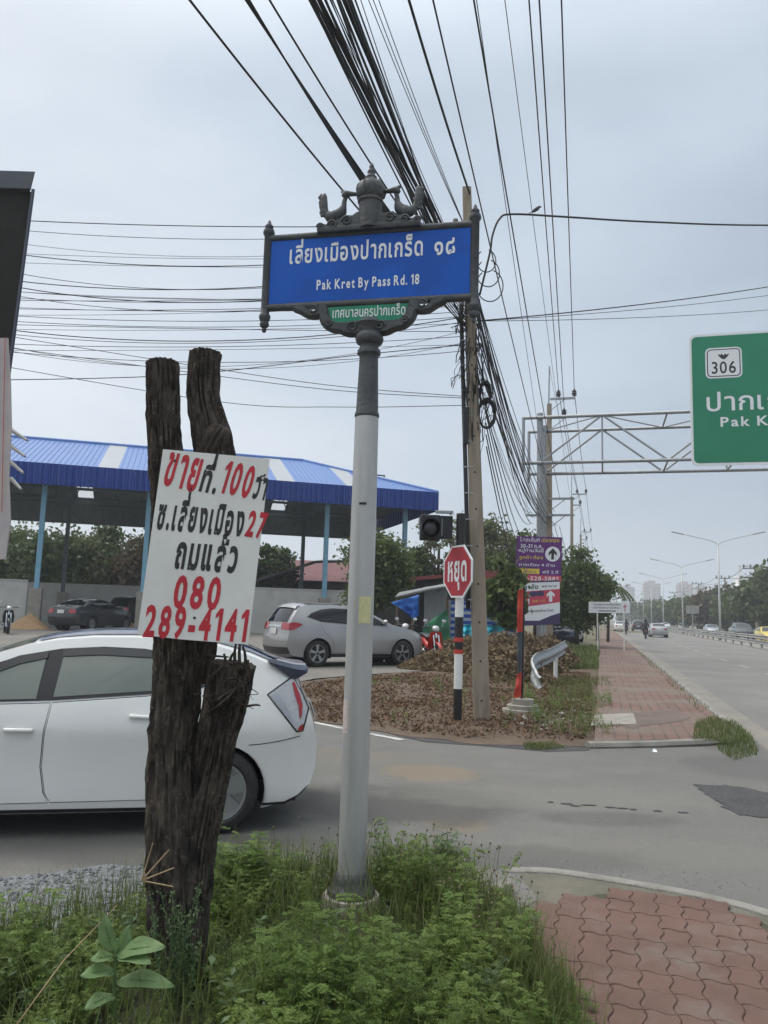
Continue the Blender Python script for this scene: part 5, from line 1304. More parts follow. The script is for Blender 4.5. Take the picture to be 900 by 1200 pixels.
# ---- motor scooters
def scooter(name, label, loc, rz, paint, group=None, lean=0.0):
    t = thing(name, label, 'motorcycle', loc, rz, group)
    ax = AXY
    for x in (0, 1.24):
        m = MB(); m.lathe([(.215, -.04), (.26, -.048), (.285, -.02), (.285, .02), (.26, .048), (.215, .04)], (x, 0, .285), 24, axis=ax, cap=False)
        w = m.build('wheel', M['rubber'], t, world=False, sharp=40)
        m = MB(); m.lathe([(.04, -.05), (.05, 0), (.04, .05)], (x, 0, .285), 12, axis=ax)
        for k in range(5):
            a = 6.2832 * k / 5; m.tube([(x, 0, .285), (x + .22 * math.cos(a), 0, .285 + .22 * math.sin(a))], .016, 5)
        m.build('rim', M['alloy'], w, world=False)
    def loft(sec, name, mat):
        m = MB(); n = 12; V = []
        for x, z, hy, hz in sec: V += [(x, hy * math.cos(6.2832 * k / n), z + hz * math.sin(6.2832 * k / n)) for k in range(n)]
        m.add(V, [(i * n + k, i * n + (k + 1) % n, (i + 1) * n + (k + 1) % n, (i + 1) * n + k) for i in range(len(sec) - 1) for k in range(n)] + [tuple(range(n)), tuple((len(sec) - 1) * n + k for k in range(n))])
        return m.build(name, mat, t, world=False, smooth=True)
    loft([(-.42, .72, .05, .03), (-.30, .70, .10, .06), (-.05, .66, .13, .10), (.25, .60, .13, .13), (.45, .48, .12, .12), (.70, .42, .10, .09), (.95, .55, .08, .10)], 'body', paint)
    loft([(-.36, .78, .09, .03), (-.2, .80, .13, .045), (.1, .79, .14, .05), (.42, .74, .12, .04), (.52, .70, .06, .03)], 'seat', M['trim'])
    m = MB(); m.add([(.86, y * .19, .42) for y in (-1, -.4, .4, 1)] + [(.98 + .04 * (1 - abs(y)), y * .21, .66) for y in (-1, -.4, .4, 1)] + [(1.02 + .03 * (1 - abs(y)), y * .15, .90) for y in (-1, -.4, .4, 1)], [(i * 4 + j, i * 4 + j + 1, i * 4 + 5 + j, i * 4 + 4 + j) for i in range(2) for j in range(3)])
    m.add([(q[0] + .025, q[1], q[2]) for q in list(m.v)], [f[::-1] for f in m.f]); m.build('leg_shield', paint, t, world=False, smooth=True)
    m = MB()
    for y in (-.075, .075): m.tube([(1.24, y, .285), (1.05, y, .80)], .025, 6)
    m.tube([(1.08, 0, .72), (.97, 0, 1.0)], .035, 8); m.build('fork', M['chrome'], t, world=False)
    m = MB(); m.tube(spline([(.80, -.34, 1.0), (.93, -.2, 1.02), (.97, 0, 1.0), (.93, .2, 1.02), (.80, .34, 1.0)], 4), .016, 6); m.build('handlebar', M['trim'], t, world=False)
    loft([(.93, 1.0, .10, .07), (1.03, .98, .11, .09), (1.10, .95, .08, .07), (1.12, .94, .03, .03)], 'headlight', M['lamp_clear'])
    loft([(1.0, .60, .05, .02), (1.15, .60, .06, .02), (1.35, .57, .055, .02), (1.5, .42, .04, .02)], 'front_mudguard', paint)
    for y in (-1, 1):
        m = MB(); m.tube([(.93, y * .2, 1.02), (.92, y * .26, 1.16)], .006, 5); m.lathe([(0, -.012), (.05, -.01), (.055, .004), (0, .01)], (.92, y * .28, 1.20), 12, axis=Matrix(((0, 0, -1), (1.2, 0, 0), (0, .8, 0)))); m.build('mirror', M['chrome'], t, world=False)
    m = MB(); m.tube([(.3, -.13, .32), (0, -.15, .33), (-.35, -.15, .40)], [.03, .05, .045], 8); m.build('exhaust', M['chrome'], t, world=False)
    m = MB(); m.box((-.42, 0, .68), (.04, .14, .06), bev=.01); m.build('tail_light', M['lamp_red'], t, world=False)
    return t
p = at(497, 765, 23.2); scooter('scooter', 'red scooter parked in front of the grey crossover, its front towards the road', (p.x, p.y, hgt(p.x, p.y)), R_(-75), M['mc_red'])
p = at(6, 738, 31); scooter('scooter', 'black scooter parked at the far left by the rendered wall', (p.x, p.y, hgt(p.x, p.y)), R_(-60), M['trim'])
p = at(480, 750, 24.5); scooter('scooter', 'dark scooter parked behind the grey crossover, mirrors showing over the bonnet', (p.x, p.y, hgt(p.x, p.y)), R_(-100), M['car_navy'])
# ================================================================== POLES, GANTRY, ROADSIDE SIGNS
# ---- leaning concrete pole by the stop sign
UB = gp(565, 847); UT = at(547, 221, 12.45)
up_ = thing('utility_pole', 'leaning square concrete utility pole behind the stop sign, bundled with black cables', 'utility pole', tuple(UB))
def UP(z): k = z / UT.z; return UB.lerp(UT, k)
mb = MB()
def sq_pole(m, P0, P1, w0, w1, rz, n=14):
    V = []; ch = .16
    for i in range(n + 1):
        k = i / n; c = P0.lerp(P1, k); w = w0 + (w1 - w0) * k
        for dx, dy in ((1, 1 - ch), (1 - ch, 1), (-1 + ch, 1), (-1, 1 - ch), (-1, -1 + ch), (-1 + ch, -1), (1 - ch, -1), (1, -1 + ch)):
            q = Matrix.Rotation(rz, 3, 'Z') @ Vector((dx * w / 2, dy * w / 2, 0)); V.append(c + q)
    F = [(i * 8 + k, i * 8 + (k + 1) % 8, (i + 1) * 8 + (k + 1) % 8, (i + 1) * 8 + k) for i in range(n) for k in range(8)] + [tuple(range(7, -1, -1)), tuple(n * 8 + k for k in range(8))]
    m.add(V, F)
sq_pole(mb, UB - Vector((0, 0, .1)), UT, .265, .15, R_(-6))
mb.build('shaft', M['pole_concrete'], up_)
for z in (.35, .95, 1.55, 2.15, 2.75, 3.35, 3.95, 4.55, 5.15, 5.75):
    c = UP(z); m = MB(); a = R_(-6); n = Vector((math.sin(a), -math.cos(a), 0)); w = .265 - .115 * z / UT.z
    m.lathe([(.017, 0), (.014, .004), (0, .004)], c + n * (w / 2 + .0005), 12, axis=Matrix((Vector((math.cos(a), math.sin(a), 0)), Z1, n)).transposed()); m.build('bolt_hole', M['trim'], up_)
m = MB(); m.tube([UP(z) + Vector((-.16 - .02 * (z < 2), -.06, 0)) for z in np.linspace(1.75, 6.8, 12)], .035, 8); cd = m.build('cable_riser', M['cable'], up_, smooth=True)
m = MB()
for z in np.linspace(1.9, 6.6, 12):
    c = UP(z); m.box((c.x - .11, c.y - .10, z), (.15, .012, .02))
m.build('riser_straps', M['steel'], cd)
m = MB(); c = UP(4.72) + Vector((-.14, -.10, 0)); m.box(c, (.085, .07, .62), bev=.012); m.build('junction_box', M['trim'], up_)
for zz, L_ in ((8.3, .9), (7.95, .9), (7.6, 1.1)):
    c = UP(zz); m = MB(); m.box((c.x - L_ * .45, c.y + .12, zz), (L_, .05, .05)); m.build('bracket', M['steel'], up_)
for zz in (8.3, 7.95, 7.6):
    for dx in (-.2, -.55, -.85):
        c = UP(zz); m = MB(); m.lathe([(.02, -.02), (.05, .01), (.05, .04), (.03, .05), (.045, .07), (.045, .10), (0, .11)], (c.x + dx, c.y + .12, zz + .02), 10); m.build('insulator', M['concrete'], up_, sharp=40)
for k, (dx, z, r, sx) in enumerate(((.22, 4.95, .26, .55), (.20, 5.3, .2, .5))):
    c = UP(z); m = MB()
    for q in range(5): m.tube([c + Vector((dx + (r - .012 * q) * sx * math.cos(a) + rnd.uniform(-.01, .01), -.05 + .02 * q, (r - .012 * q) * math.sin(a))) for a in np.linspace(0, 6.283, 20)], .012, 5)
    m.build('cable_coil', M['cable'], up_, smooth=True)
for k in range(3):
    c = UP(7.6 - .22 * k); m = MB(); r = .20 + .04 * (k % 3)
    m.tube([c + Vector((.18 + r * .55 + r * .8 * math.cos(a), -.05, r * math.sin(a))) for a in np.linspace(2.2, 7.6, 22)], .010, 5); m.build('cable_loop', M['cable'], up_, smooth=True)
for k in range(32):                                     # slack service loops tangled round the pole
    z = rnd.uniform(5.2, 7.3); c = UP(z); a0 = rnd.uniform(0, 6.28); r = rnd.uniform(.10, .30)
    P = [c + Vector((math.cos(a0) * .12 + r * rnd.uniform(.2, 1) * math.sin(t * 3.14) * math.cos(a0), -.10 - .06 * math.sin(t * 3.14), -t * rnd.uniform(.5, 1.0) + .2 * math.sin(t * 5 + a0))) for t in np.linspace(0, 1, 10)]
    m = MB(); m.tube(P, rnd.choice((.005, .007, .010)), 5); m.build('slack_cable', M['cable'], up_, smooth=True)

# ---- stop sign with an unlit flasher on a banded post
spb = gp(536, 849)
ss_ = thing('stop_sign', 'red octagonal stop sign under an unlit black signal lamp on a banded post', 'stop sign', tuple(spb))
def zof(py): return at(536, py, spb.y).z
def band(z0, z1, mat, r=.066, name='post'):
    m = MB(); m.lathe([(r, z0), (r, z1)], (spb.x, spb.y, 0), 24, cap=False); return m.build(name, mat, ss_, sharp=40)
zz = [(-.05, zof(807), 'trim'), (zof(807), zof(764), 'white_paint'), (zof(764), zof(723), 'trim'), (zof(723), zof(655), 'white_paint'), (zof(655), zof(602), 'black')]
for z0, z1, k in zz: band(z0, z1, M[k], .066 if k != 'black' else .07)
m = MB(); m.lathe([(.07, 0), (0, .005)], (spb.x, spb.y, zof(602)), 20); m.build('post_cap', M['black'], ss_)
for y0, y1 in ((766, 761), (752, 747)): band(zof(y0), zof(y1), M['orange_red'], .071, 'reflective_band')
sa = R_(-63); sc = Vector((spb.x - .05, spb.y - .10, zof(670))); sux = Vector((math.cos(sa), math.sin(sa), 0)); snn = Vector((math.sin(sa), -math.cos(sa), 0))
if snn.y > 0: snn = -snn
def octa(r): return [(r * math.cos(math.pi / 8 + k * math.pi / 4) / math.cos(math.pi / 8), r * math.sin(math.pi / 8 + k * math.pi / 4) / math.cos(math.pi / 8)) for k in range(8)]
m = MB(); m.prism(octa(.405), sc, sux, Z1, snn * -.02); pl_ = m.build('sign_plate', M['letter_white'], ss_)
m = MB(); m.prism(octa(.375), sc + snn * .003, sux, Z1, snn * -.002); m.build('red_face', M['stop_red'], pl_)
m = MB(); write(m, 'หยุด', sc + snn * .0065 - sux * .29 - Z1 * .14, sux, Z1, .52, .03, width=.58); m.build('lettering', M['letter_white'], pl_, recalc=False)
lc = at(504, 618, spb.y - .1); bcn = at(523, 618, spb.y)
m = MB(); m.box((lc.x, lc.y + .06, lc.z), (.31, .16, .40), R_(6), bev=.02); lb = m.build('signal_lamp', M['black'], ss_)
ax = Matrix((Vector((math.cos(R_(6)), math.sin(R_(6)), 0)), Z1, Vector((math.sin(R_(6)), -math.cos(R_(6)), 0)))).transposed()
m = MB(); m.lathe([(.15, -.02), (.155, .11), (.148, .11), (.142, -.01)], (lc.x, lc.y - .02, lc.z - .02), 32, axis=ax, cap=False); m.build('visor', M['black'], lb, sharp=40)
m = MB(); m.lathe([(.142, .0), (.12, .022), (.07, .04), (0, .047)], (lc.x, lc.y - .03, lc.z - .02), 28, axis=ax); m.build('lens', M['lens'], lb, smooth=True)
m = MB(); m.box((bcn.x - .0, bcn.y + .03, bcn.z), (.20, .12, .36), bev=.01); m.build('signal_back', M['black'], lb)
m = MB(); m.box((lc.x + .22, lc.y + .02, lc.z + .25), (.28, .05, .05), bev=.01); m.box((bcn.x - .07, bcn.y - .02, bcn.z), (.012, .03, .28)); m.build('bracket', M['steel'], ss_)

# ---- high-voltage line poles receding along the footpath
def hv_pole():
    t = thing('utility_pole', 'tall concrete power pole with steel crossarms standing right behind the sign gantry', 'utility pole', (0, 0, 0), 0, 'power poles along the footpath')
    m = MB(); sq_pole(m, Vector((0, 0, -.2)), Vector((0, 0, 12.1)), .36, .22, 0, 6); m.build('shaft', M['pole_concrete'], t, world=False)
    m = MB(); m.tube([(-.03, 0, 12.0), (0, 0, 14.0)], .035, 6); m.build('lightning_spike', M['steel'], t, world=False)
    for z, x0, x1 in ((12.3, .05, 1.25), (11.35, .05, .75), (7.35, .0, 1.2), (6.55, -1.1, 1.2)):
        m = MB(); m.box(((x0 + x1) / 2, -.18, z), (x1 - x0, .09, .10)); m.tube([(.1, -.18, z - .55), (min(x1, .75), -.18, z - .05)], .022, 5); m.build('crossarm', M['steel'], t, world=False)
    for x, z in ((.45, 12.35), (1.2, 12.35), (.72, 11.4)):
        m = MB(); m.lathe([(.02, 0), (.02, .06), (.12, .08), (.07, .14), (.14, .17), (.08, .24), (.12, .28), (.05, .36), (.03, .42)], (x, -.18, z), 12); m.build('insulator', M['tin_dark'], t, world=False, sharp=50)
    return t
hv = hv_pole(); HVT = -4.45
HVS = [st(8.1, 37)[0] + 30.2 * k for k in range(0, 6)]
for k, s_ in enumerate(HVS):
    p = rp(s_, HVT); lab = ['', 'concrete power pole, second along the footpath, its crossarms above the dark roadside trees', 'concrete power pole, third along the footpath, half hidden by the dark roadside trees'] + ['distant power pole in line above the roadside trees'] * 3
    if k == 0: hv.location = p; hv.rotation_euler = (0, 0, ROAD_A - math.pi / 2)
    else: copy_thing(hv, tuple(p), ROAD_A - math.pi / 2, lab[k])

# ---- sign gantry over the road
GP = gp(632, 771); GP = at(632, 771, 33.1); GP.z = 0
gt = thing('sign_gantry', 'grey tubular steel sign gantry with a box truss reaching over the road', 'sign gantry', tuple(GP))
zt_, zb_ = 10.32, 8.30; GDP = 2.25; GW = 21.0
for q in (0, GDP):
    p = GP + RD * q; m = MB(); m.tube([Vector((p.x, p.y, 0)), Vector((p.x, p.y, 10.55))], .135, 16); m.lathe([(.3, 0), (.3, .03)], p, 16); m.build('column', M['steel'], gt, sharp=50)
for q in (0, GDP):
    p = GP + RD * q + RN * GW; m = MB(); m.tube([Vector((p.x, p.y, 0)), Vector((p.x, p.y, 10.55))], .165, 16); m.build('column', M['steel'], gt, sharp=50)
def GG(k, q, z): p = GP + RN * k + RD * q; return Vector((p.x, p.y, z))
for q in (-.2, GDP + .2):
    for z in (zt_, zb_):
        m = MB(); m.tube([GG(-.75, q, z), GG(GW + .5, q, z)], .075, 8); m.build('chord', M['steel'], gt, smooth=True)
nb = 4; st_ = GW / nb
for q in (-.2, GDP + .2):
    m = MB()
    for k in range(nb):
        a, c = k * st_, (k + 1) * st_
        m.tube([GG(a, q, zb_), GG((a + c) / 2, q, zt_)], .045, 6); m.tube([GG((a + c) / 2, q, zt_), GG(c, q, zb_)], .045, 6); m.tube([GG((a + c) / 2, q, zb_), GG((a + c) / 2, q, zt_)], .035, 6)
    m.build('diagonals', M['steel'], gt)
m = MB()
for k in range(2 * nb + 1):
    a = k * st_ / 2
    for z in (zt_, zb_): m.tube([GG(a, -.2, z), GG(a, GDP + .2, z)], .04, 6)
    if k < 2 * nb: m.tube([GG(a, -.2 if k % 2 else GDP + .2, zt_), GG(a + st_ / 2, GDP + .2 if k % 2 else -.2, zt_)], .03, 5)
for q in (-.2, GDP + .2): m.tube([GG(-.7, q, zb_ - .4), GG(-.7, q, zt_)], .07, 6)
m.build('cross_braces', M['steel'], gt)
# green direction sign hung on the gantry
ga = math.atan2(RN.y, RN.x); gP = GP - RD * .42
def gsn(px, py):
    d = ray(px, py); n = RD; t = (gP - CP).dot(n) / d.dot(n); p = CP + d * t; return (p - gP).dot(RN), p.z
ux0, zt0 = gsn(807, 393); _, zb0 = gsn(807, 546)
hs = thing('highway_sign', 'big green overhead direction sign with white route shield and lettering on the gantry', 'road sign', tuple(gP + RN * (ux0 + 3) + Z1 * ((zt0 + zb0) / 2)))
def GS(u, z, n=0.0): p = gP + RN * u - RD * n; return Vector((p.x, p.y, z))
HSW = 8.2
def rrect(x0, z0, x1, z1, r, n=5):
    P = []
    for cx, cz, a0 in ((x1 - r, z1 - r, 0), (x0 + r, z1 - r, 90), (x0 + r, z0 + r, 180), (x1 - r, z0 + r, 270)):
        P += [(cx + r * math.cos(R_(a0 + 90 * k / n)), cz + r * math.sin(R_(a0 + 90 * k / n))) for k in range(n + 1)]
    return P
m = MB(); m.prism(rrect(ux0, zb0, ux0 + HSW, zt0, .25), GS(0, 0), RN, Z1, RD * .06); pn = m.build('panel', M['letter_white'], hs)
m = MB(); m.prism(rrect(ux0 + .10, zb0 + .10, ux0 + HSW - .10, zt0 - .10, .2), GS(0, 0, .006), RN, Z1, RD * .004); m.build('green_face', M['hw_green'], pn)
a0, z0 = gsn(827, 444); a1, z1 = gsn(869, 406)
m = MB(); m.prism(rrect(a0, z0, a1, z1, .2), GS(0, 0, .012), RN, Z1, RD * .004); sh_ = m.build('route_shield', M['letter_white'], hs)
m = MB()
o_, i_ = rrect(a0 + .06, z0 + .06, a1 - .06, z1 - .06, .16), rrect(a0 + .10, z0 + .10, a1 - .10, z1 - .10, .13)
n_ = len(o_); m.add([GS(x, z, .0145) for x, z in o_ + i_], [(k, (k + 1) % n_, n_ + (k + 1) % n_, n_ + k) for k in range(n_)])
cx = (a0 + a1) / 2; cz = z1 - .38
m.add([GS(cx + x, cz + z, .0145) for x, z in ((-.22, .12), (-.17, .0), (-.05, -.12), (.05, -.12), (.17, 0), (.22, .12), (.12, .06), (.07, .12), (0, .04), (-.07, .12), (-.12, .06))], [(0, 1, 2, 10), (2, 3, 8, 9, 10), (3, 4, 5, 6), (3, 6, 7, 8)])
write(m, '306', GS(a0 + .20, z0 + .20, .0145), RN, Z1, .72, .012, width=(a1 - a0) - .40)
m.build('shield_marking', M['trim'], sh_, recalc=False)
m = MB()
u_, z_ = gsn(826, 482); write(m, 'ปากเกร็ด', GS(u_, z_, .0125), RN, Z1, 1.06, .009, width=4.35)
u_, z_ = gsn(843, 500); write(m, 'Pak Kret', GS(u_, z_, .0125), RN, Z1, .56, .02, width=2.95)
m.build('lettering', M['letter_white'], hs, recalc=False)

# ---- purple and red-white direction boards on the gantry column
def panel_thing(name, label, cat, corners_px, Y, backmat, ang=0.0, th=.03):
    P = [at(x, y, Y) for x, y in corners_px]          # TL TR BR BL
    c = sum(P, Vector()) / 4; t = thing(name, label, cat, tuple(c))
    ux = Vector((1, 0, 0)); W = (P[1] - P[0]).length; H_ = (P[0] - P[3]).length
    ux = (P[1] - P[0]).normalized(); uy = (P[0] - P[3]).normalized(); n = ux.cross(uy)
    m = MB(); m.prism([(-W / 2, -H_ / 2), (W / 2, -H_ / 2), (W / 2, H_ / 2), (-W / 2, H_ / 2)], c, ux, uy, n * -th); m.build('panel', backmat, t)
    def F(u, v, d=.004): return c + ux * ((u - .5) * W) + uy * ((v - .5) * H_) + n * d
    return t, F, ux, uy, n, W, H_
t, F, ux, uy, n, W, H_ = panel_thing('direction_sign', 'purple direction sign with a black arrow in a white disc', 'sign', [(606, 628), (659, 629.5), (657, 683), (604, 681)], 31.6, M['purple'])
def rect(m, F, u0, v0, u1, v1, d=.004): m.add([F(u0, v0, d), F(u1, v0, d), F(u1, v1, d), F(u0, v1, d)], [(0, 1, 2, 3)])
m = MB(); rect(m, F, 0, 0, 1, .145); m.build('phone_strip', M['pink_red'], t, recalc=False)
m = MB(); rect(m, F, .04, .17, .52, .285); m.build('yellow_strip', M['yellow'], t, recalc=False)
m = MB(); m.add([F(.80 + .165 * math.cos(a) , .62 + .165 * W / H_ * math.sin(a), .005) for a in np.linspace(0, 6.2832, 28)[:-1]], [tuple(range(27))]); m.build('arrow_disc', M['letter_white'], t, recalc=False)
m = MB(); m.add([F(u, v, .008) for u, v in ((.77, .50), (.83, .50), (.83, .64), (.89, .58), (.89, .65), (.80, .75), (.71, .65), (.71, .58), (.77, .64))], [(0, 1, 2, 3, 4, 5, 6, 7, 8)]); m.build('arrow', M['trim'], t, recalc=False)
m = MB(); write(m, 'โกลเด้นท์', F(.06, .885, .006), ux, uy, .21, .012, width=W * .45)
write(m, 'หมู่บ้านวันนี้', F(.04, .655, .006), ux, uy, .17, .018, width=W * .56); write(m, '30-31 ก.ค.', F(.08, .745, .006), ux, uy, .22, .02, width=W * .50)
write(m, 'การเรียน 4 บ้าน', F(.06, .345, .006), ux, uy, .15, .01, width=W * .80); write(m, 'ฟรี 2 ที', F(.58, .19, .006), ux, uy, .16, .01, width=W * .36)
write(m, '081-528-5885', F(.03, .03, .006), ux, uy, .24, .01, width=W * .93); m.build('white_lettering', M['letter_white'], t, recalc=False)
m = MB(); write(m, 'เมืองทอง', F(.54, .885, .006), ux, uy, .22, .012, width=W * .40); write(m, 'ลูกค้า ท้อง', F(.06, .50, .006), ux, uy, .18, .014, width=W * .54); m.build('yellow_lettering', M['yellow'], t, recalc=False)
m = MB(); write(m, '1,000 บ.', F(.08, .185, .007), ux, uy, .17, .014, width=W * .40); m.build('purple_lettering', M['purple'], t, recalc=False)
t, F, ux, uy, n, W, H_ = panel_thing('direction_sign', 'white and red school direction sign with a white arrow, below the purple one', 'sign', [(602, 683), (656, 681), (656, 728), (602, 735)], 31.0, M['letter_white'])
m = MB(); m.add([F(0, .40), F(1, .50), F(1, .80), F(0, .76)], [(0, 1, 2, 3)]); m.build('red_band', M['pink_red'], t, recalc=False)
m = MB(); m.add([F(0, 0), F(1, 0), F(1, .26), F(.80, .20), F(.55, .10), F(0, .12)], [(0, 1, 2, 3, 4, 5)]); rect(m, F, 0, .965, 1, 1.0); m.build('navy_band', M['navy'], t, recalc=False)
m = MB(); m.add([F(.80 + u, .65 + v, .008) for u, v in ((-.035, -.13), (.035, -.13), (.035, .02), (.085, -.03), (.085, .04), (0, .12), (-.085, .04), (-.085, -.03), (-.035, .02))], [(0, 1, 2, 3, 4, 5, 6, 7, 8)])
write(m, 'เปิดรับ', F(.30, .66, .006), ux, uy, .12, .01, width=W * .25); write(m, '1', F(.28, .48, .006), ux, uy, .30, .02); m.build('white_marking', M['letter_white'], t, recalc=False)
m = MB(); write(m, 'วิทยาลัย', F(.04, .82, .006), ux, uy, .24, .02, width=W * .50); write(m, 'พยาบาล', F(.60, .85, .006), ux, uy, .13, .01, width=W * .34); write(m, 'รับสมัครนักศึกษาใหม่', F(.22, .30, .006), ux, uy, .12, .012, width=W * .64); m.build('dark_lettering', M['trim'], t, recalc=False)
m = MB(); write(m, 'ฟรี 1 ปี', F(.40, .52, .006), ux, uy, .12, .01, width=W * .28); m.build('yellow_lettering', M['yellow'], t, recalc=False)
m = MB(); m.add([F(.5 + .16 * math.cos(a), .71 + .07 * math.sin(a) + .02 * math.sin(3 * a), .007) for a in np.linspace(0, 6.28, 14)[:-1]], [tuple(range(13))]); m.build('picture_patch', M['navy'], t, recalc=False)
# ---- tattered red banner on a black stake in a concrete disc
fb = gp(611, 838); fl = thing('roadside_banner', 'narrow torn red banner on a black stake set in a round concrete foot', 'banner', tuple(fb))
m = MB(); m.lathe([(.34, .0), (.33, .10), (.25, .11)], fb, 20); m.lathe([(.27, .10), (.27, .17), (.19, .18), (.19, .27), (.02, .28)], fb + Vector((.02, 0, 0)), 18); m.build('foot', M['concrete'], fl, sharp=40)
m = MB(); m.tube([fb + Vector((0, 0, .2)), at(614, 688, fb.y)], .025, 8); m.build('stake', M['trim'], fl)
def bstrip(y0, y1, mat, nm, w0=9, w1=9, x0=604, sl=0.0):
    m = MB(); V = []; n_ = 10
    for i in range(n_ + 1):
        k = i / n_; y = y0 + (y1 - y0) * k; xr_ = 613.5 - (y - 690) * .022; w = w0 + (w1 - w0) * k
        V += [at(xr_ - w, y + 1.5, fb.y - .05 + .02 * math.sin(k * 7)), at(xr_ - w * .5, y + .6, fb.y - .12 + .03 * math.sin(k * 9)), at(xr_, y, fb.y - .03)]
    F_ = [(i * 3 + j, i * 3 + j + 1, i * 3 + j + 4, i * 3 + j + 3) for i in range(n_) for j in range(2)]
    K = len(V); m.add(V + [q + Vector((0, .012, 0)) for q in V], F_ + [tuple(K + q for q in f[::-1]) for f in F_]); return m.build(nm, mat, fl, smooth=True)
bstrip(690, 740, M['orange_red'], 'banner_cloth', 6.5, 6.5); bstrip(740, 788, M['gutter'], 'banner_cloth', 6.5, 5)['label'] = 'grey-blue middle of the banner'
bstrip(788, 817, M['orange_red'], 'banner_cloth', 5, 9)
# ---- bent crash barrier end
gbase = at(650, 790, 18.5)
gr_ = thing('bent_guardrail', 'crumpled grey steel guardrail end bent round towards the dirt verge', 'guardrail', (gbase.x, gbase.y, 0))
cl = spline([at(664, 757, 24.5), at(655, 763, 22), at(641, 770, 20), at(629, 775, 18.6), at(625, 785, 18.2), at(629, 797, 17.9), at(634, 803, 17.6)], 6)
prof = [(-.16, .0), (-.15, .04), (-.11, .05), (-.07, .015), (-.02, -.03), (.02, -.03), (.07, .015), (.11, .05), (.15, .04), (.16, .0)]
m = MB(); V = []
for i, c in enumerate(cl):
    t_ = (cl[min(i + 1, len(cl) - 1)] - cl[max(i - 1, 0)]).normalized(); up = (Z1 - t_ * t_.z); up = up.normalized() if up.length > .3 else Vector((.6, .2, .5)).normalized(); nn = t_.cross(up)
    V += [c + up * a * 1.15 + nn * (b * 1.2 + .012 * noise.noise(c * 6)) for a, b in prof]
n_ = len(prof); K = len(V)
F_ = [(i * n_ + j, i * n_ + j + 1, (i + 1) * n_ + j + 1, (i + 1) * n_ + j) for i in range(len(cl) - 1) for j in range(n_ - 1)]
m.add(V, F_); m.build('beam', M['steel'], gr_, smooth=True)
q = at(651, 783, 21.5); m = MB(); m.box((q.x, q.y, .28), (.09, .06, .62), .3); m.build('post', M['white_paint'], gr_)
# ---- white roadside board with a red cross
pA, pB = gp(700, 752), gp(731, 762); Yc = 41.5
t, F, ux, uy, n, W, H_ = panel_thing('direction_sign', 'white roadside board with a red cross over the footpath', 'sign', [(690, 705), (738, 705.5), (738, 719), (690, 718)], Yc, M['letter_white'])
for px in (700, 731):
    q = at(px, 712, Yc + .06); m = MB(); m.tube([Vector((q.x, q.y, 0.05)), Vector((q.x, q.y, q.z + .3))], .035, 8); m.build('post', M['white_paint'], t)
m = MB(); rect(m, F, .872, .12, .892, .82); rect(m, F, .83, .55, .935, .63); m.build('red_cross', M['pink_red'], t, recalc=False)
m = MB(); write(m, 'โรงพยาบาลคริสตจักร', F(.10, .68, .005), ux, uy, .16, .012, width=W * .68); write(m, 'วิทยาลัยพยาบาลนักศึกษา', F(.10, .40, .005), ux, uy, .13, .01, width=W * .68); rect(m, F, .24, .14, .66, .22, .005); m.build('dark_marking', M['house_dark'], t, recalc=False)
# ---- little notice board beside the grass
q = gp(668, 748); nb_ = thing('notice_board', 'narrow board of small posters on a black post at the edge of the grass', 'notice board', tuple(q))
m = MB(); m.tube([q, at(669, 717, q.y)], .05, 8); m.build('post', M['trim'], nb_)
m = MB(); quadpx(m, [(671, 727), (679, 727), (679, 749), (671, 748)], q.y - .2, .04); pb = m.build('panel', M['vinyl'], nb_)
for y0, y1, k in ((728, 733, 'yellow'), (734, 738, 'board_white'), (739, 747, 'sticker_pink')):
    m = MB(); quadpx(m, [(672, y0), (678, y0), (678, y1), (672, y1)], q.y - .22, .008); m.build('poster', M[k], pb)
# ================================================================== OVERHEAD CABLES
def cable(P, r, label, group=None, sag=0.0, n=18, name='overhead_cable', seg=5):
    P = [Vector(p) for p in P]
    if len(P) == 2:
        a, b = P; P = [a.lerp(b, k / n) + Vector((0, 0, -sag * 4 * (k / n) * (1 - k / n))) for k in range(n + 1)]
    m = MB(); m.tube(P, r, seg); o = m.build(name, M['cable'], smooth=True, recalc=False); return tag(o, label, 'cable', group)
def from_px(px, py, z):
    d = ray(px, py); return CP + d * ((z - CAM_H) / d.z)
def through(far, px, z, r, label, group=None, sag=.15, over=.55):
    """cable from a far anchor to where it leaves the top of the picture, carried on beyond it"""
    b = from_px(px, 0, z); e = b + (b - far) * over; e.z = b.z + (b.z - far.z) * over * .4
    return cable([far, e], r, label, group, sag)
G1 = 'black telephone cables fanning over the street sign'
L1 = 'black telephone cable in the thick bundle running to the leaning pole'
# left stray cable and the first pair-bundle to the pole
through(UP(6.4) + Vector((-.05, 0, 0)), 257, 6.9, .011, 'single black cable crossing the sky left of the street sign', None, .25)
r3 = random.Random(11)
for k in range(7):
    through(UP(6.7 - .06 * k) + Vector((-.08, -.05, 0)), 312 + k * 2.2, 7.1, .009, 'black cable in the left-hand bundle passing behind the sign crest', 'black cables of the left-hand bundle', .22 + .012 * k)
through(UP(6.9) + Vector((-.08, -.05, 0)), 338, 7.2, .010, 'black cable just right of the left-hand bundle', None, .25)
for k in range(30):
    through(UP(r3.uniform(6.3, 7.5)) + Vector((r3.uniform(-.1, .05), -.06, 0)), r3.choice((r3.uniform(376, 400), r3.uniform(388, 436), r3.uniform(398, 424))), r3.uniform(7.0, 7.6), r3.choice((.005, .007, .009, .013)), L1, G1, r3.uniform(.1, .3))
for px in (441, 446, 452):
    through(UP(8.1), px, 8.5, .0055, 'thin wire to the right of the thick bundle', 'thin wires right of the thick bundle', .15)
through(UT + Vector((.04, -.1, -.15)), 484, 9.1, .019, 'heavy black cable running to the very top of the leaning pole', None, .12)
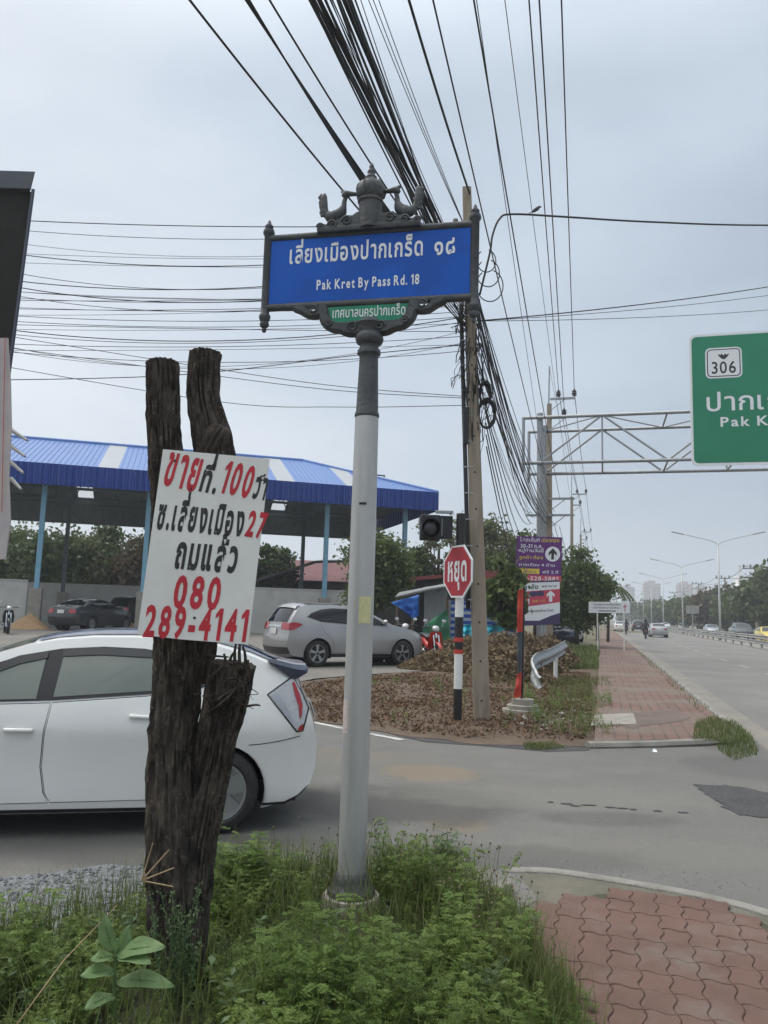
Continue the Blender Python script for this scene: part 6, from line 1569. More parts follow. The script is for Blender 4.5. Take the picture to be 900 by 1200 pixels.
# power conductors to the far pole
hp0 = rp(HVS[0], HVT)
def HV(x, z, i=0):
    p = rp(HVS[i], HVT) + RN * x - RD * .18; return Vector((p.x, p.y, z))
for px, x, z, lab in ((620, .45, 12.75, 'left of the three power conductors to the crossarm'), (632, .72, 11.8, 'middle of the three power conductors to the lower crossarm'), (658, 1.2, 12.75, 'rightmost of the three power conductors to the crossarm')):
    through(HV(x, z), px, z - .4, .015, lab, None, .12)
    for i in range(0, 5): cable([HV(x, z, i), HV(x, z, i + 1)], .017, 'power conductor between distant poles along the footpath', 'power conductors between the distant poles', .5)
for px, (x, z), r in ((521, (.1, 7.4), .011), (565, (.5, 7.4), .011), (569, (.1, 6.7), .0055), (599, (1.0, 7.4), .005)):
    through(HV(x, z), px, 8.6, r, 'separate black wire slanting down the sky right of the street sign', 'separate wires right of the street sign', .35)
cable([HV(0, 14.0), HV(0, 14.0, 1)], .008, 'earth wire between the pole spikes', None, .3)
# telephone bundle onward from the leaning pole to the far pole: hangs low
G2 = 'telephone cables sagging from the leaning pole to the gantry'
for k in range(24):
    a = UP(r3.uniform(5.6, 7.4)) + Vector((r3.uniform(.02, .12), .05, 0)); b = HV(r3.uniform(-.9, .4), r3.uniform(5.9, 6.9))
    cable([a, b], r3.choice((.006, .009, .013)), 'black telephone cable sagging from the leaning pole towards the gantry', G2, r3.uniform(.35, 1.0))
for k in range(4):
    cable([UP(5.0 - .2 * k) + Vector((.2, 0, 0)), HV(-.8, 5.4 - .15 * k)], .011, 'lowest slack cable below the bundle right of the leaning pole', 'slack cables under the bundle', .9 + .25 * k)
for i in range(0, 4):
    for k in range(5): cable([HV(-.5 + .25 * k, 6.4 - .1 * k, i), HV(-.5 + .25 * k, 6.4 - .1 * k, i + 1)], .014, 'telephone cable between distant poles behind the roadside trees', 'telephone cables between the distant poles', .5 + .08 * k)
# cable across the road to the right, and thin wires below it
aR = UP(7.55) + Vector((.2, 0, 0))
P = [UP(7.0) + Vector((.16, -.04, 0)), at(574, 296, 12.4), at(577, 276, 12.45), at(585, 257, 12.5), at(600, 251, 12.6), at(660, 254, 13.2), at(760, 260, 14.3), at(900, 264, 16.2), at(1100, 262, 20)]
cable(spline(P, 5), .019, 'thick twisted cable arching off the leaning pole and across the road to the right', None)
for y0, y1, r in ((353, 322, .011), (352, 335, .006), (357, 357, .006)):
    cable([UP(6.55) + Vector((.1, 0, 0)), at(1000, y1 - 4, 19)], r, 'thin wire crossing the road below the twisted cable', 'thin wires crossing the road', .12)
# service wires strung across the side street to the left of the sign
G3 = 'service wires strung across the street left of the sign'
ly = [(255, 264), (262, 270), (272, 280), (285, 287), (294, 300), (302, 304), (318, 305), (319, 318), (306, 312), (335, 338), (345, 340), (352, 345), (338, 350), (361, 352), (370, 352), (366, 366), (376, 372), (383, 378), (386, 380), (380, 390), (395, 388), (401, 395), (388, 402), (372, 372), (358, 360), (405, 412), (412, 405), (330, 332)]
for k, (y0, y1) in enumerate(ly):
    z_ = at(548, y1, 12.45); e = at(-70, y0 - 2, 13.2 + .05 * (k % 5)); tz = max(5.0, min(8.6, z_.z))
    cable([UP(tz) + Vector((-.06, -.02, 0)), e], (.0085 if k in (0, 3, 6, 7, 16) else .0042 + .0015 * (k % 2)), 'thin service wire strung level across the sky left of the street sign', G3, r3.choice((.04, .1, .2, .35, .55)) * r3.uniform(.7, 1.3), 20)
for (y0, ym, y1) in ((410, 440, 468), (395, 432, 466), (430, 470, 476)):
    A = UP(at(548, y1, 12.45).z) + Vector((-.08, -.02, 0)); cable(spline([A, at(400, (y1 + ym) / 2 + 4, 12.7), at(250, ym, 13.0), at(-60, y0 - 12, 13.4)], 6), .006, 'thin service wire sagging low behind the dead tree stubs', 'low wires behind the dead tree', 0)
cable(spline([UP(at(548, 404, 12.45).z), at(420, 416, 12.7), at(200, 440, 13.2), at(-60, 446, 13.6)], 6), .008, 'black wire rising to the right behind the dead tree stubs')
# a small bird on the twisted cable
bp_ = at(628, 250, 12.85); m = MB()
b0 = thing('bird', 'small dark bird perched on the twisted cable', 'bird', tuple(bp_))
m.tube([bp_ + Vector((-.07, 0, .02)), bp_ + Vector((-.03, 0, .05)), bp_ + Vector((.02, 0, .085)), bp_ + Vector((.055, 0, .12)), bp_ + Vector((.075, 0, .125)), bp_ + Vector((.10, 0, .118))], [.010, .032, .036, .024, .02, .003], 8)
m.tube([bp_ + Vector((-.05, 0, .04)), bp_ + Vector((-.13, 0, -.01))], [.02, .008], 6, sq=(.5, 1)); m.build('body', M['tin_dark'], b0, smooth=True)
# ================================================================== TREES
nrg = np.random.default_rng(5)
def leaf_quads(C, size, elong=1.6, droop=0.0, rng=nrg):
    """one bent leaf/leaf-spray per centre: (k,4,3)"""
    k = len(C); n = rng.normal(size=(k, 3)); n[:, 2] = np.abs(n[:, 2]) * .8 + .25; n /= np.linalg.norm(n, axis=1)[:, None]
    a = rng.normal(size=(k, 3)); a[:, 2] -= droop; a -= n * (a * n).sum(1)[:, None]; a /= np.linalg.norm(a, axis=1)[:, None]; b = np.cross(n, a)
    s = size * rng.uniform(.55, 1.35, k)[:, None]
    return np.stack([C - a * s * elong * .5, C + b * s * .5 + n * s * .12, C + a * s * elong * .5 - n * s * .1, C - b * s * .5 + n * s * .12], 1)
def crown_points(n, c, r, clumps, spread, rng, hollow=.45, low=-.75):
    cc = []
    while len(cc) < clumps:
        d = rng.normal(size=3); d /= np.linalg.norm(d)
        if d[2] < low: continue
        q = rng.uniform(hollow, 1.0) ** .6
        cc.append(np.array(c) + d * np.array(r) * q * rng.uniform(.8, 1.12))
    cc = np.array(cc); w = rng.uniform(.4, 1.6, clumps); w /= w.sum()
    idx = rng.choice(clumps, n, p=w); sp = spread * rng.uniform(.6, 1.4, clumps)
    P = cc[idx] + rng.normal(size=(n, 3)) * (sp[idx])[:, None] * np.array((1, 1, .7))
    P[:, 2] = np.maximum(P[:, 2], .1)
    return P, cc
def tree(name, label, cat, base, h, r, leaf, n=3000, size=.3, clumps=34, group=None, trunk_r=.16, crown_base=.28, seed=0, squash=1.0, droop=.3, limbs=True, elong=1.6, spread=.22):
    rng = np.random.default_rng(seed + 17); base = Vector(base)
    t = thing(name, label, cat, tuple(base), 0, group)
    cz = h * (crown_base + (1 - crown_base) * .5); rz = h * (1 - crown_base) * .5
    P, cc = crown_points(n, (0, 0, cz), (r * .86, r * .86 * squash, rz * .9), clumps, r * spread, rng)
    o = quads_mesh('crown', leaf_quads(P, size, elong, droop, rng), leaf); o.parent = t; MATW[o.name] = MATW[t.name]
    m = MB(); rr = random.Random(seed)
    top = Vector((rr.uniform(-.2, .2), rr.uniform(-.2, .2), cz + rz * .3))
    m.tube(spline([(0, 0, -.15), (rr.uniform(-.08, .08), 0, h * crown_base * .6), (top.x * .5, top.y * .5, cz * .7), top], 4), list(np.linspace(trunk_r, trunk_r * .35, 13)), 8)
    if limbs:
        for k in range(min(12, clumps)):
            q = Vector(cc[k * len(cc) // 12 if len(cc) > 12 else k]); z0 = rr.uniform(.5, .95) * cz * .85
            m.tube([Vector((top.x * z0 / cz * .6, top.y * z0 / cz * .6, z0)), Vector((q.x * .5, q.y * .5, (z0 + q.z) * .5 + .05 * r)), q], [trunk_r * .42, trunk_r * .26, trunk_r * .08], 5)
    m.build('trunk', M['bark'], t, world=False, smooth=True)
    return t
def T(px, Y, dz=0): p = at(px, 700, Y); return (p.x, p.y, hgt(p.x, p.y) if p.y < 60 else 0)
def htop(px, py, Y, z0=0): return at(px, py, Y).z - z0
DT = 'dense dark trees behind the blue-roofed shed'
for k, (px, Y, top, w, mt) in enumerate(((-25, 54, 612, 80, 'leaf_dark'), (18, 56, 616, 80, 'leaf_mid'), (62, 53, 618, 90, 'leaf_dark'), (98, 55, 622, 80, 'leaf_olive'), (128, 57, 612, 70, 'leaf_dark'), (158, 54, 625, 60, 'leaf_rust'), (196, 58, 615, 70, 'leaf_dark'), (236, 56, 620, 80, 'leaf_mid'))):
    b = T(px, Y); tree('tree', ['dark leafy tree at the far left behind the shed', 'mid-green tree behind the shed, just left of the first blue post', 'dark leafy tree behind the shed above the dark saloon', 'olive-green weeping tree behind the shed', 'dark leafy tree behind the shed to the right of the weeping one', 'tree with rusty brown leaves behind the shed', 'dark tree hidden behind the painted board and the trunk', 'mid-green tree behind the painted board'][k], 'tree', b, htop(px, top, Y, b[2]), w * Y / 905 / 1.75, M[mt], 5600, .22, 36, DT, crown_base=.10, seed=k, droop=1.2 if mt == 'leaf_olive' else .3)
def TT(label, px, Y, top, w, mt, n=3000, size=.3, cb=.2, seed=0, clumps=30, group=None, name='tree', tr=.16, spread=.22, droop=.3, squash=1.0):
    b = T(px, Y); return tree(name, label, 'tree', b, htop(px, top, Y, b[2]), w * Y / 905 / 2.2, M[mt], n, size, clumps, group, tr, cb, seed, squash, droop, spread=spread * .82)
TT('dark tree between the painted board and the blue post, behind the wall', 318, 55, 632, 60, 'leaf_dark', 5000, .2, .2, 21)
TT('round bushy green tree in front of the wall end, behind the silver sign pole', 441, 33, 628, 92, 'leaf_mid', 13000, .115, .18, 22, 40)
TT('dark round tree just left of the stop sign signal', 487, 46, 640, 46, 'leaf_dark', 6000, .15, .2, 23)
TT('tall wispy olive tree behind the black signal lamp', 512, 50, 600, 66, 'leaf_olive', 4200, .15, .18, 24, 26, spread=.16, tr=.2)
TT('large spreading olive-green tree right of the leaning pole', 576, 52, 603, 105, 'leaf_olive', 12000, .17, .12, 25, 46, tr=.25)
TT('mid-green tree rising behind the purple sign', 628, 50, 622, 84, 'leaf_mid', 8000, .18, .12, 26, 36)
TT('low leafy bush with drooping leaves right of the leaning pole', 590, 27, 652, 62, 'leaf_mid', 3200, .16, .10, 27, 30, droop=1.2)
TT('big dark roadside tree to the right of the purple sign', 676, 45, 640, 84, 'leaf_mid', 18000, .13, .05, 28, 50)
TT('dark roadside tree leaning over the parked cars', 699, 62, 655, 44, 'leaf_dark', 9000, .16, .12, 29, 36)
TT('bushy tree behind the school sign', 640, 40, 655, 60, 'leaf_dark', 8000, .14, .04, 30, 34)
# a banana-like frond plant at the edge of the roadside trees
b = T(712, 56); pl = thing('palm', 'small palm with arching fronds at the edge of the roadside trees', 'palm', b)
m = MB(); m.tube([(0, 0, 0), (.05, 0, 2.2), (0, 0, 4.0)], [.12, .1, .08], 8); m.build('trunk', M['bark'], pl, world=False)
V = []; rr = random.Random(4)
for k in range(11):
    a = 6.28 * k / 11 + rr.uniform(-.2, .2); L = rr.uniform(1.5, 2.1); d = Vector((math.cos(a), math.sin(a), 0)); s_ = Vector((-d.y, d.x, 0))
    for i in range(14):
        u = i / 14; c = Vector((0, 0, 4.0)) + d * L * u + Vector((0, 0, .9 * u - 1.9 * u * u)); w = .28 * (1 - u * .6)
        for sd in (1, -1): V.append([c, c + d * .13, c + d * .20 + s_ * sd * w - Vector((0, 0, .18)), c + d * .08 + s_ * sd * w - Vector((0, 0, .2))])
o = quads_mesh('fronds', np.array([[list(q) for q in f] for f in V]), M['leaf_dark']); o.parent = pl; MATW[o.name] = MATW[pl.name]
# the avenue of trees across the road
AV = 'row of trees along the far side of the road'
for k, (px, Y, top, w, mt) in enumerate(((935, 92, 652, 90, 'leaf_far'), (896, 104, 676, 76, 'leaf_far'), (866, 122, 694, 62, 'leaf_far'), (843, 130, 695, 56, 'leaf_rust'), (820, 150, 702, 54, 'leaf_far'), (800, 170, 703, 46, 'leaf_mid'), (782, 200, 707, 44, 'leaf_far'), (768, 240, 706, 40, 'leaf_dark'), (752, 300, 708, 34, 'leaf_far'), (740, 360, 710, 30, 'leaf_dark'))):
    lab = ['tree cut by the right edge beyond the crash barrier', 'biggest dark green tree at the right edge beyond the crash barrier', 'dark green tree in front of the white building', 'tree with brownish leaves right of the near lamp post', 'rounded mid-distance tree left of the near lamp post', 'paler green tree further down the row across the road', 'distant tree in front of the pink towers', 'distant dark tree beside the second lamp post', 'far tree below the tallest tower', 'farthest tree at the end of the row'][k]
    b = T(px, Y); tree('tree', lab, 'tree', b, htop(px, top, Y), w * Y / 905 / 2.0, M[mt], 4200 if k < 5 else 2200, .30 + Y * .0022, 40, AV, trunk_r=.25, crown_base=.12, seed=40 + k)
# far wooded skyline, one mass
rng = np.random.default_rng(99); C = []
for k in range(260):
    x = rng.uniform(-500, 700); y = rng.uniform(300, 560); s_, t_ = st(x, y)
    if -30 < t_ < 26: continue
    r = rng.uniform(4, 8); C.append(np.array((x, y, 0)) + np.abs(rng.normal(size=(60, 3))) * np.array((0, 0, r * .75)) + rng.normal(size=(60, 3)) * np.array((r, r, .3)))
C = np.concatenate(C); o = quads_mesh('far_woodland', leaf_quads(C, 2.4, 1.3, .2, rng), M['leaf_far']); tag(o, 'dark line of far trees along the horizon', 'woodland', None, 'stuff'); MATW[o.name] = Matrix.Identity(4)
# ================================================================== WEEDS, GRASS, LITTER
wr = np.random.default_rng(21); wrd = random.Random(21)
def leafy(L, base, d, nrm, length, width):
    """one small pointed leaf"""
    d = np.asarray(d); d = d / np.linalg.norm(d); n = np.asarray(nrm); s = np.cross(d, n); s = s / (np.linalg.norm(s) + 1e-9); n = np.cross(s, d)
    L.append([base, base + d * length * .5 + s * width * .5 + n * width * .15, base + d * length, base + d * length * .5 - s * width * .5 + n * width * .15])
def plant(kind, h, rng):
    """feathery weed around the origin -> quads"""
    Q = []; nst = {0: 3, 1: 2, 2: 4}[kind]
    for s_ in range(nst):
        a = rng.uniform(0, 6.28); lean = rng.uniform(.03, .42 if kind == 0 else .55); top = np.array((math.cos(a) * lean * h, math.sin(a) * lean * h, h * rng.uniform(.75, 1.05)))
        mid = top * .5 + np.array((rng.normal() * .03, rng.normal() * .03, h * .1))
        pts = [(1 - t) ** 2 * np.zeros(3) + 2 * t * (1 - t) * mid + t * t * top for t in np.linspace(0, 1, 10)]
        for i in range(9):                               # stem
            w = np.array((.0022, 0, 0)) if i % 2 else np.array((0, .0022, 0)); Q.append([pts[i] - w, pts[i] + w, pts[i + 1] + w, pts[i + 1] - w])
        for i in range(2, 10):
            for sd in range(2 if kind != 1 else 1):
                b = rng.uniform(0, 6.28); out = np.array((math.cos(b), math.sin(b), rng.uniform(-.05, .6))); out /= np.linalg.norm(out)
                Lr = h * rng.uniform(.14, .28) * (1.15 - .05 * i)
                if kind == 1:                            # single ovate leaves
                    leafy(Q, pts[i], out, (rng.normal() * .3, rng.normal() * .3, 1), rng.uniform(.035, .065), rng.uniform(.018, .032))
                else:                                    # pinnate leaf of small leaflets
                    k = 9 if kind == 0 else 7; nrm = np.array((rng.normal() * .35, rng.normal() * .35, 1.0)); sdv = np.cross(out, nrm); sdv /= np.linalg.norm(sdv)
                    for j in range(k):
                        p = pts[i] + out * Lr * (j + 1) / k + np.array((0, 0, -.10 * Lr * ((j + 1) / k) ** 2 * 2))
                        for q in (1, -1): leafy(Q, p, sdv * q + out * .55, nrm + rng.normal(size=3) * .3, rng.uniform(.009, .017), rng.uniform(.0035, .0065))
    return np.array(Q)
PROTO = [[plant(k, h, wr) for _ in range(5)] for k, h in ((0, .30), (1, .30), (2, .24))]
def wh(x, y):
    """how tall the weeds stand here, in metres"""
    back = sstep(4.98, 4.5, y); e = min(1, max(0.0, (.95 - x) / .3))
    h = .17 + .15 * noise.noise((x * 1.7, y * 1.7, 5)) + .05 * sstep(-.3, .4, x) * sstep(3.2, 4.4, y) - .05 * sstep(-1.0, -1.6, x)
    d = math.hypot((x - SX) * 1.25, y - (SY - .42)); h *= .30 + .70 * sstep(.2, .75, d)
    d = math.hypot((x + .76) * 1.3, y - 3.05); h *= .28 + .72 * sstep(.12, .6, d)
    return max(.06, h) * (.55 + .45 * e)
def scatter(n, kinds, sc, poly, rng, dens=None, hfn=wh):
    out = []; xs = [p[0] for p in poly]; ys = [p[1] for p in poly]; c = 0
    while c < n:
        x = rng.uniform(max(min(xs), -2.7), max(xs)); y = rng.uniform(max(min(ys), 2.25), max(ys))
        if not inpoly(x, y, poly): continue
        if abs(x / y) > .56: c += 1; continue
        if dens and rng.uniform() > dens(x, y): continue
        c += 1
        k = kinds[int(rng.integers(len(kinds)))]; Q = PROTO[k][int(rng.integers(5))]; a = rng.uniform(0, 6.28); ca, sa_ = math.cos(a), math.sin(a)
        f = hfn(x, y) / .28 * rng.choice((.7, .85, 1.0, 1.15, 1.45, 1.8), p=(.2, .25, .25, .15, .1, .05)) * sc
        if math.hypot(x - SX, y - SY) < .2: continue
        R = Q.copy(); g = min(1.5, max(.6, f)) / f if f > 0 else 1
        R = np.stack([Q[..., 0] * ca - Q[..., 1] * sa_, Q[..., 0] * sa_ + Q[..., 1] * ca, Q[..., 2]], -1) * f
        out.append(R + np.array((x, y, weedz(x, y))))
    return np.concatenate(out)
Wp_ = [(x, y) for x, y in weed_poly]
A = scatter(1250, [0, 0, 0, 2], 1.0, Wp_, wr); B = scatter(420, [1, 1, 2], .9, Wp_, wr, lambda x, y: .25 + .75 * sstep(-.6, -1.4, x)); Cc = scatter(260, [2], .9, Wp_, wr)
o = quads_mesh('weeds', np.concatenate([A, Cc]), M['weed']); tag(o, 'feathery green weeds round the dead tree and the sign pole', 'weeds', None, 'stuff')
o = quads_mesh('leafy_weeds', B, M['weed_blue']); tag(o, 'broader-leaved grey-green weeds left of the dead tree', 'weeds', None, 'stuff')
# edge creepers spilling on to the pavers and gravel
def fringe(n, line, w, rng, h):
    out = []
    for k in range(n):
        i = int(rng.integers(len(line) - 1)); t = rng.uniform(); x = line[i][0] + (line[i + 1][0] - line[i][0]) * t + rng.normal() * w; y = line[i][1] + (line[i + 1][1] - line[i][1]) * t + rng.normal() * w
        Q = PROTO[int(rng.integers(3))][int(rng.integers(5))]; a = rng.uniform(0, 6.28); f = rng.uniform(.35, 1.0) * h / .28
        out.append(np.stack([Q[..., 0] * math.cos(a) - Q[..., 1] * math.sin(a), Q[..., 0] * math.sin(a) + Q[..., 1] * math.cos(a), Q[..., 2] * .8], -1) * f + np.array((x, y, .008)))
    return np.concatenate(out)
o = quads_mesh('edge_weeds', fringe(260, [(-2.3, 2.85), (-1.75, 3.4), (-1.25, 4.1), (-1.0, 4.55), (-.55, 5.02), (.1, 5.0), (.5, 4.78), (.68, 4.3), (.78, 3.8), (.86, 3.3), (.92, 2.5)], .06, wr, .16), M['weed']); tag(o, 'low creeping weeds along the edge of the verge', 'weeds', None, 'stuff')
# grass blades, tall seed heads at the back
def blades(n, xy, h, w, rng, lean=.5, zf=None):
    x, y = xy(n); z = np.array([zf(a, b) for a, b in zip(x, y)]) if zf else np.zeros(n) + .005
    hh = h * rng.uniform(.5, 1.4, n); a = rng.uniform(0, 6.28, n); l = lean * rng.uniform(.1, 1, n) * hh
    b0 = np.stack([x, y, z], 1); tip = b0 + np.stack([np.cos(a) * l, np.sin(a) * l, hh], 1); mid = b0 + np.stack([np.cos(a) * l * .3, np.sin(a) * l * .3, hh * .6], 1)
    s = np.stack([-np.sin(a), np.cos(a), np.zeros(n)], 1) * w * .5
    return np.concatenate([np.stack([b0 - s, b0 + s, mid + s * .8, mid - s * .8], 1), np.stack([mid - s * .8, mid + s * .8, tip + s * .1, tip - s * .1], 1)])
def inside(poly, rng):
    def f(n):
        X = []; xs = [p[0] for p in poly]; ys = [p[1] for p in poly]
        while len(X) < n:
            x, y = rng.uniform(min(xs), max(xs)), rng.uniform(min(ys), max(ys))
            if inpoly(x, y, poly): X.append((x, y))
        X = np.array(X); return X[:, 0], X[:, 1]
    return f
back = [(-2.0, 3.0), (-1.2, 4.1), (-.5, 4.85), (.1, 4.9), (.5, 4.7), (.7, 4.3), (.85, 3.3), (.6, 3.2), (.35, 4.2), (-.1, 4.75), (-1, 4.4), (-2, 3.6)]
o = quads_mesh('grass', np.concatenate([blades(3600, inside(back, wr), .24, .0045, wr, .7, weedz), blades(5200, inside(Wp_, wr), .26, .0045, wr, .6, weedz)]), M['grass']); tag(o, 'thin grass blades among the roadside weeds', 'grass', None, 'stuff')
m = MB(); S = []
for k in range(120):
    x, y = inside([(-1.0, 4.5), (.1, 5.0), (.6, 4.6), (.78, 3.6), (.5, 3.5), (.2, 4.4), (-.8, 4.4)], wr)(1); x, y = float(x[0]), float(y[0]); hh = wrd.uniform(.24, .46); l = wrd.uniform(-.09, .09)
    p = [Vector((x, y, 0)), Vector((x + l * .4, y, hh * .6)), Vector((x + l, y, hh))]; m.tube(p, [.0016, .0013, .001], 3, cap=False)
    m.lathe([(0, -.006), (.006, 0), (.006, .006), (0, .012)], p[-1], 5)
o = m.build('seed_heads', M['seed'], recalc=False); tag(o, 'dry seed heads on thin stalks at the back of the weeds', 'weeds', None, 'stuff')
# broad-leaved plant in front of the dead tree
bpz = at(143, 1190, 2.95); bp = thing('broad_leaf_plant', 'young plant with large pale oval leaves in front of the dead tree', 'plant', (bpz.x, bpz.y, 0))
def pxp(px, py, Y=2.95): return at(px, py, Y)
m = MB(); st0 = [Vector((bpz.x, bpz.y, 0)), pxp(134, 1170), pxp(135, 1130), pxp(137, 1112)]; m.tube(spline(st0, 4), list(np.linspace(.007, .004, 13)), 7); m.build('stem', M['broad'], bp, smooth=True)
def big_leaf(b, tip, w, up, name='leaf'):
    b, tip = Vector(b), Vector(tip); d = tip - b; s = d.cross(Vector(up)).normalized(); n = s.cross(d).normalized(); m = MB(); V = []; N = 12
    for i in range(N + 1):
        u = i / N; c = b + d * u + n * (.10 * d.length * math.sin(u * math.pi) * .7 - .03 * u); ww = w * 1.2 * (math.sin(math.pi * min(1, u ** .85)) ** .75) * .5 if 0 < u < 1 else .0015
        for q in (-1, -.5, 0, .5, 1): V.append(c + s * ww * q + n * (abs(q) * ww * .16 + .004 * math.sin(9 * u + q * 3)))
    m.add(V, [(i * 5 + j, i * 5 + j + 1, i * 5 + 6 + j, i * 5 + 5 + j) for i in range(N) for j in range(4)])
    m2 = MB(); o = m.build(name, M['broad'], bp, smooth=True)
    m2.tube([b + d * u + n * (.10 * d.length * math.sin(u * math.pi) * .7 - .03 * u + .0012) for u in np.linspace(0, .95, 8)], list(np.linspace(.0025, .0006, 8)), 5); m2.build('midrib', M['sticker_yellow'] if False else M['broad'], o, smooth=True)
big_leaf(pxp(134, 1116), pxp(117, 1078, 2.92), .060, (-.4, -.8, .5)); big_leaf(pxp(138, 1114), pxp(155, 1088, 2.97), .042, (.8, -.5, .5))
big_leaf(pxp(137, 1118), pxp(188, 1103, 2.86), .066, (.1, -.55, .85)); big_leaf(pxp(134, 1122), pxp(112, 1116, 2.9), .05, (-.2, -.5, .9))
big_leaf(pxp(139, 1120), pxp(172, 1120, 2.84), .056, (0, -.5, .9)); big_leaf(pxp(135, 1138), pxp(100, 1135, 2.86), .058, (-.2, -.6, .8))
big_leaf(pxp(136, 1150), pxp(200, 1148, 2.84), .060, (0, -.5, .9)); big_leaf(pxp(134, 1166), pxp(104, 1172, 2.84), .055, (-.1, -.6, .8))
# fine-leaved shrub growing up against the trunk
sp = []; rg = np.random.default_rng(8)
for k in range(26):
    b = np.array(at(210 + rg.uniform(-14, 14), 1150, 3.25)); b[2] = .05; px, py = rg.uniform(172, 236), rg.uniform(1030, 1120); tpn = np.array(at(px, py, 3.22 + rg.uniform(-.05, .05)))
    mid = b * .45 + tpn * .55 + np.array((rg.normal() * .02, -.03, .04))
    for i in range(16):
        t = (i + 2) / 18; p = (1 - t) ** 2 * b + 2 * t * (1 - t) * mid + t * t * tpn
        for q in range(4):
            leafy(sp, p + rg.normal(size=3) * .006, rg.normal(size=3) + np.array((0, 0, .4)), rg.normal(size=3) + np.array((0, -.5, .6)), rg.uniform(.010, .020), rg.uniform(.006, .010))
        if i < 15:
            t2 = (i + 3) / 18; p2 = (1 - t2) ** 2 * b + 2 * t2 * (1 - t2) * mid + t2 * t2 * tpn; w = np.array((.0014, 0, 0)); sp.append([p - w, p + w, p2 + w, p2 - w])
o = quads_mesh('fine_leaf_shrub', np.array(sp), M['weed_blue']); tag(o, 'small fine-leaved grey-green shrub climbing the foot of the dead tree', 'plant')
# dry straw stalks stuck against the trunk
m = MB(); b0 = at(166, 1032, 3.30)
for q in ((179, 988), (198, 996), (204, 1017), (203, 1039)): m.tube([b0, at(*q, 3.28)], [.0035, .0022], 5)
o = m.build('straw_stalks', M['straw']); tag(o, 'fan of dry straw stalks against the dead tree', 'straw')
m = MB(); m.tube([at(20, 1200, 2.7), at(75, 1125, 2.9), at(138, 1060, 3.2)], [.003, .002, .0012], 5); o = m.build('grass_stalk', M['straw'], smooth=True); tag(o, 'single long dry grass stalk leaning across the weeds at the left', 'grass stalk')
# rubble beside the kerb
rb_ = at(585, 1052, 4.85); m = MB(); rot = Matrix.Rotation(.35, 3, 'X') @ Matrix.Rotation(.9, 3, 'Z')
m.box((rb_.x, 4.78, .05), (.085, .30, .09), Matrix.Rotation(-.35, 3, 'Z') @ Matrix.Rotation(-.2, 3, 'X'), bev=.014); o = m.build('broken_kerb', M['kerb']); tag(o, 'broken piece of pale kerb stone lying at the edge of the weeds', 'kerb stone')
def stones(name, n, xy, r0, r1, mat, label, rng, zf=None):
    x, y = xy(n); V = []; F = []
    base = [(1, 0, 0), (-1, 0, 0), (0, 1, 0), (0, -1, 0), (0, 0, 1), (0, 0, -1)]; fc = [(0, 2, 4), (2, 1, 4), (1, 3, 4), (3, 0, 4), (2, 0, 5), (1, 2, 5), (3, 1, 5), (0, 3, 5)]
    for i in range(n):
        r = rng.uniform(r0, r1); a = rng.uniform(0, 6.28); k = len(V); z = (zf(x[i], y[i]) if zf else .006)
        for b in base:
            q = np.array(b) * r * rng.uniform(.6, 1.2, 3); V.append((x[i] + q[0] * math.cos(a) - q[1] * math.sin(a), y[i] + q[0] * math.sin(a) + q[1] * math.cos(a), z + r * .35 + q[2] * .7))
        F += [tuple(k + j for j in f) for f in fc]
    m = MB(); m.add(V, F); o = m.build(name, mat, recalc=False); return tag(o, label, 'stones', None, 'stuff')
stones('crushed_stone', 3200, inside([(-4.2, 3.4), (-2.9, 4.5), (-1.7, 5.15), (-1.2, 5.3), (-.7, 5.2), (-1.2, 4.4), (-1.8, 3.4), (-2.6, 2.6)], wr), .006, .017, M['gravel'], 'grey crushed stone beside the side street at the left', wr)
stones('loose_stones', 900, inside(grav2, wr), .004, .011, M['gravel'], 'loose grey chippings between the weeds and the kerb', wr)
road_edge = [(-2.6, 5.0), (-.5, 5.6), (.6, 5.7), (2.2, 5.4), (2.9, 4.9), (1.4, 5.3), (.2, 5.2), (-1, 5.1)]
stones('road_grit', 500, inside(road_edge, wr), .002, .006, M['gravel'], 'fine grit scattered on the asphalt', wr, lambda x, y: .001)
# ---- dirt verge: leaf litter, brush heap, tufts of grass
sr = np.random.default_rng(31)
def onsoil(x, y): return soilz(x, y) + .018
inner = [(-1.2, 12.2), (-1.9, 13), (-2.2, 14.4), (-1.0, 16.8), (1.9, 19.8), (3.6, 23), (6.4, 24), (5.0, 18.5), (3.85, 14.2), (2.9, 11.0), (2.6, 10.7), (1.4, 10.5), (.5, 10.95)]
x, y = inside(inner, sr)(30000)
kp_ = np.array([noise.noise((a * .9, b * .9, 7)) + .5 * noise.noise((a * 2.5, b * 2.5, 3)) > rnd.uniform(-.75, .15) for a, b in zip(x, y)]); x, y = x[kp_], y[kp_]; z = np.array([onsoil(a, b) for a, b in zip(x, y)])
Q = leaf_quads(np.stack([x, y, z + sr.uniform(-.01, .025, len(x))], 1), .030, 2.0, .1, sr)
o = quads_mesh('leaf_litter', Q, M['litter']); tag(o, 'dry brown leaf litter covering the dirt verge', 'leaf litter', None, 'stuff')
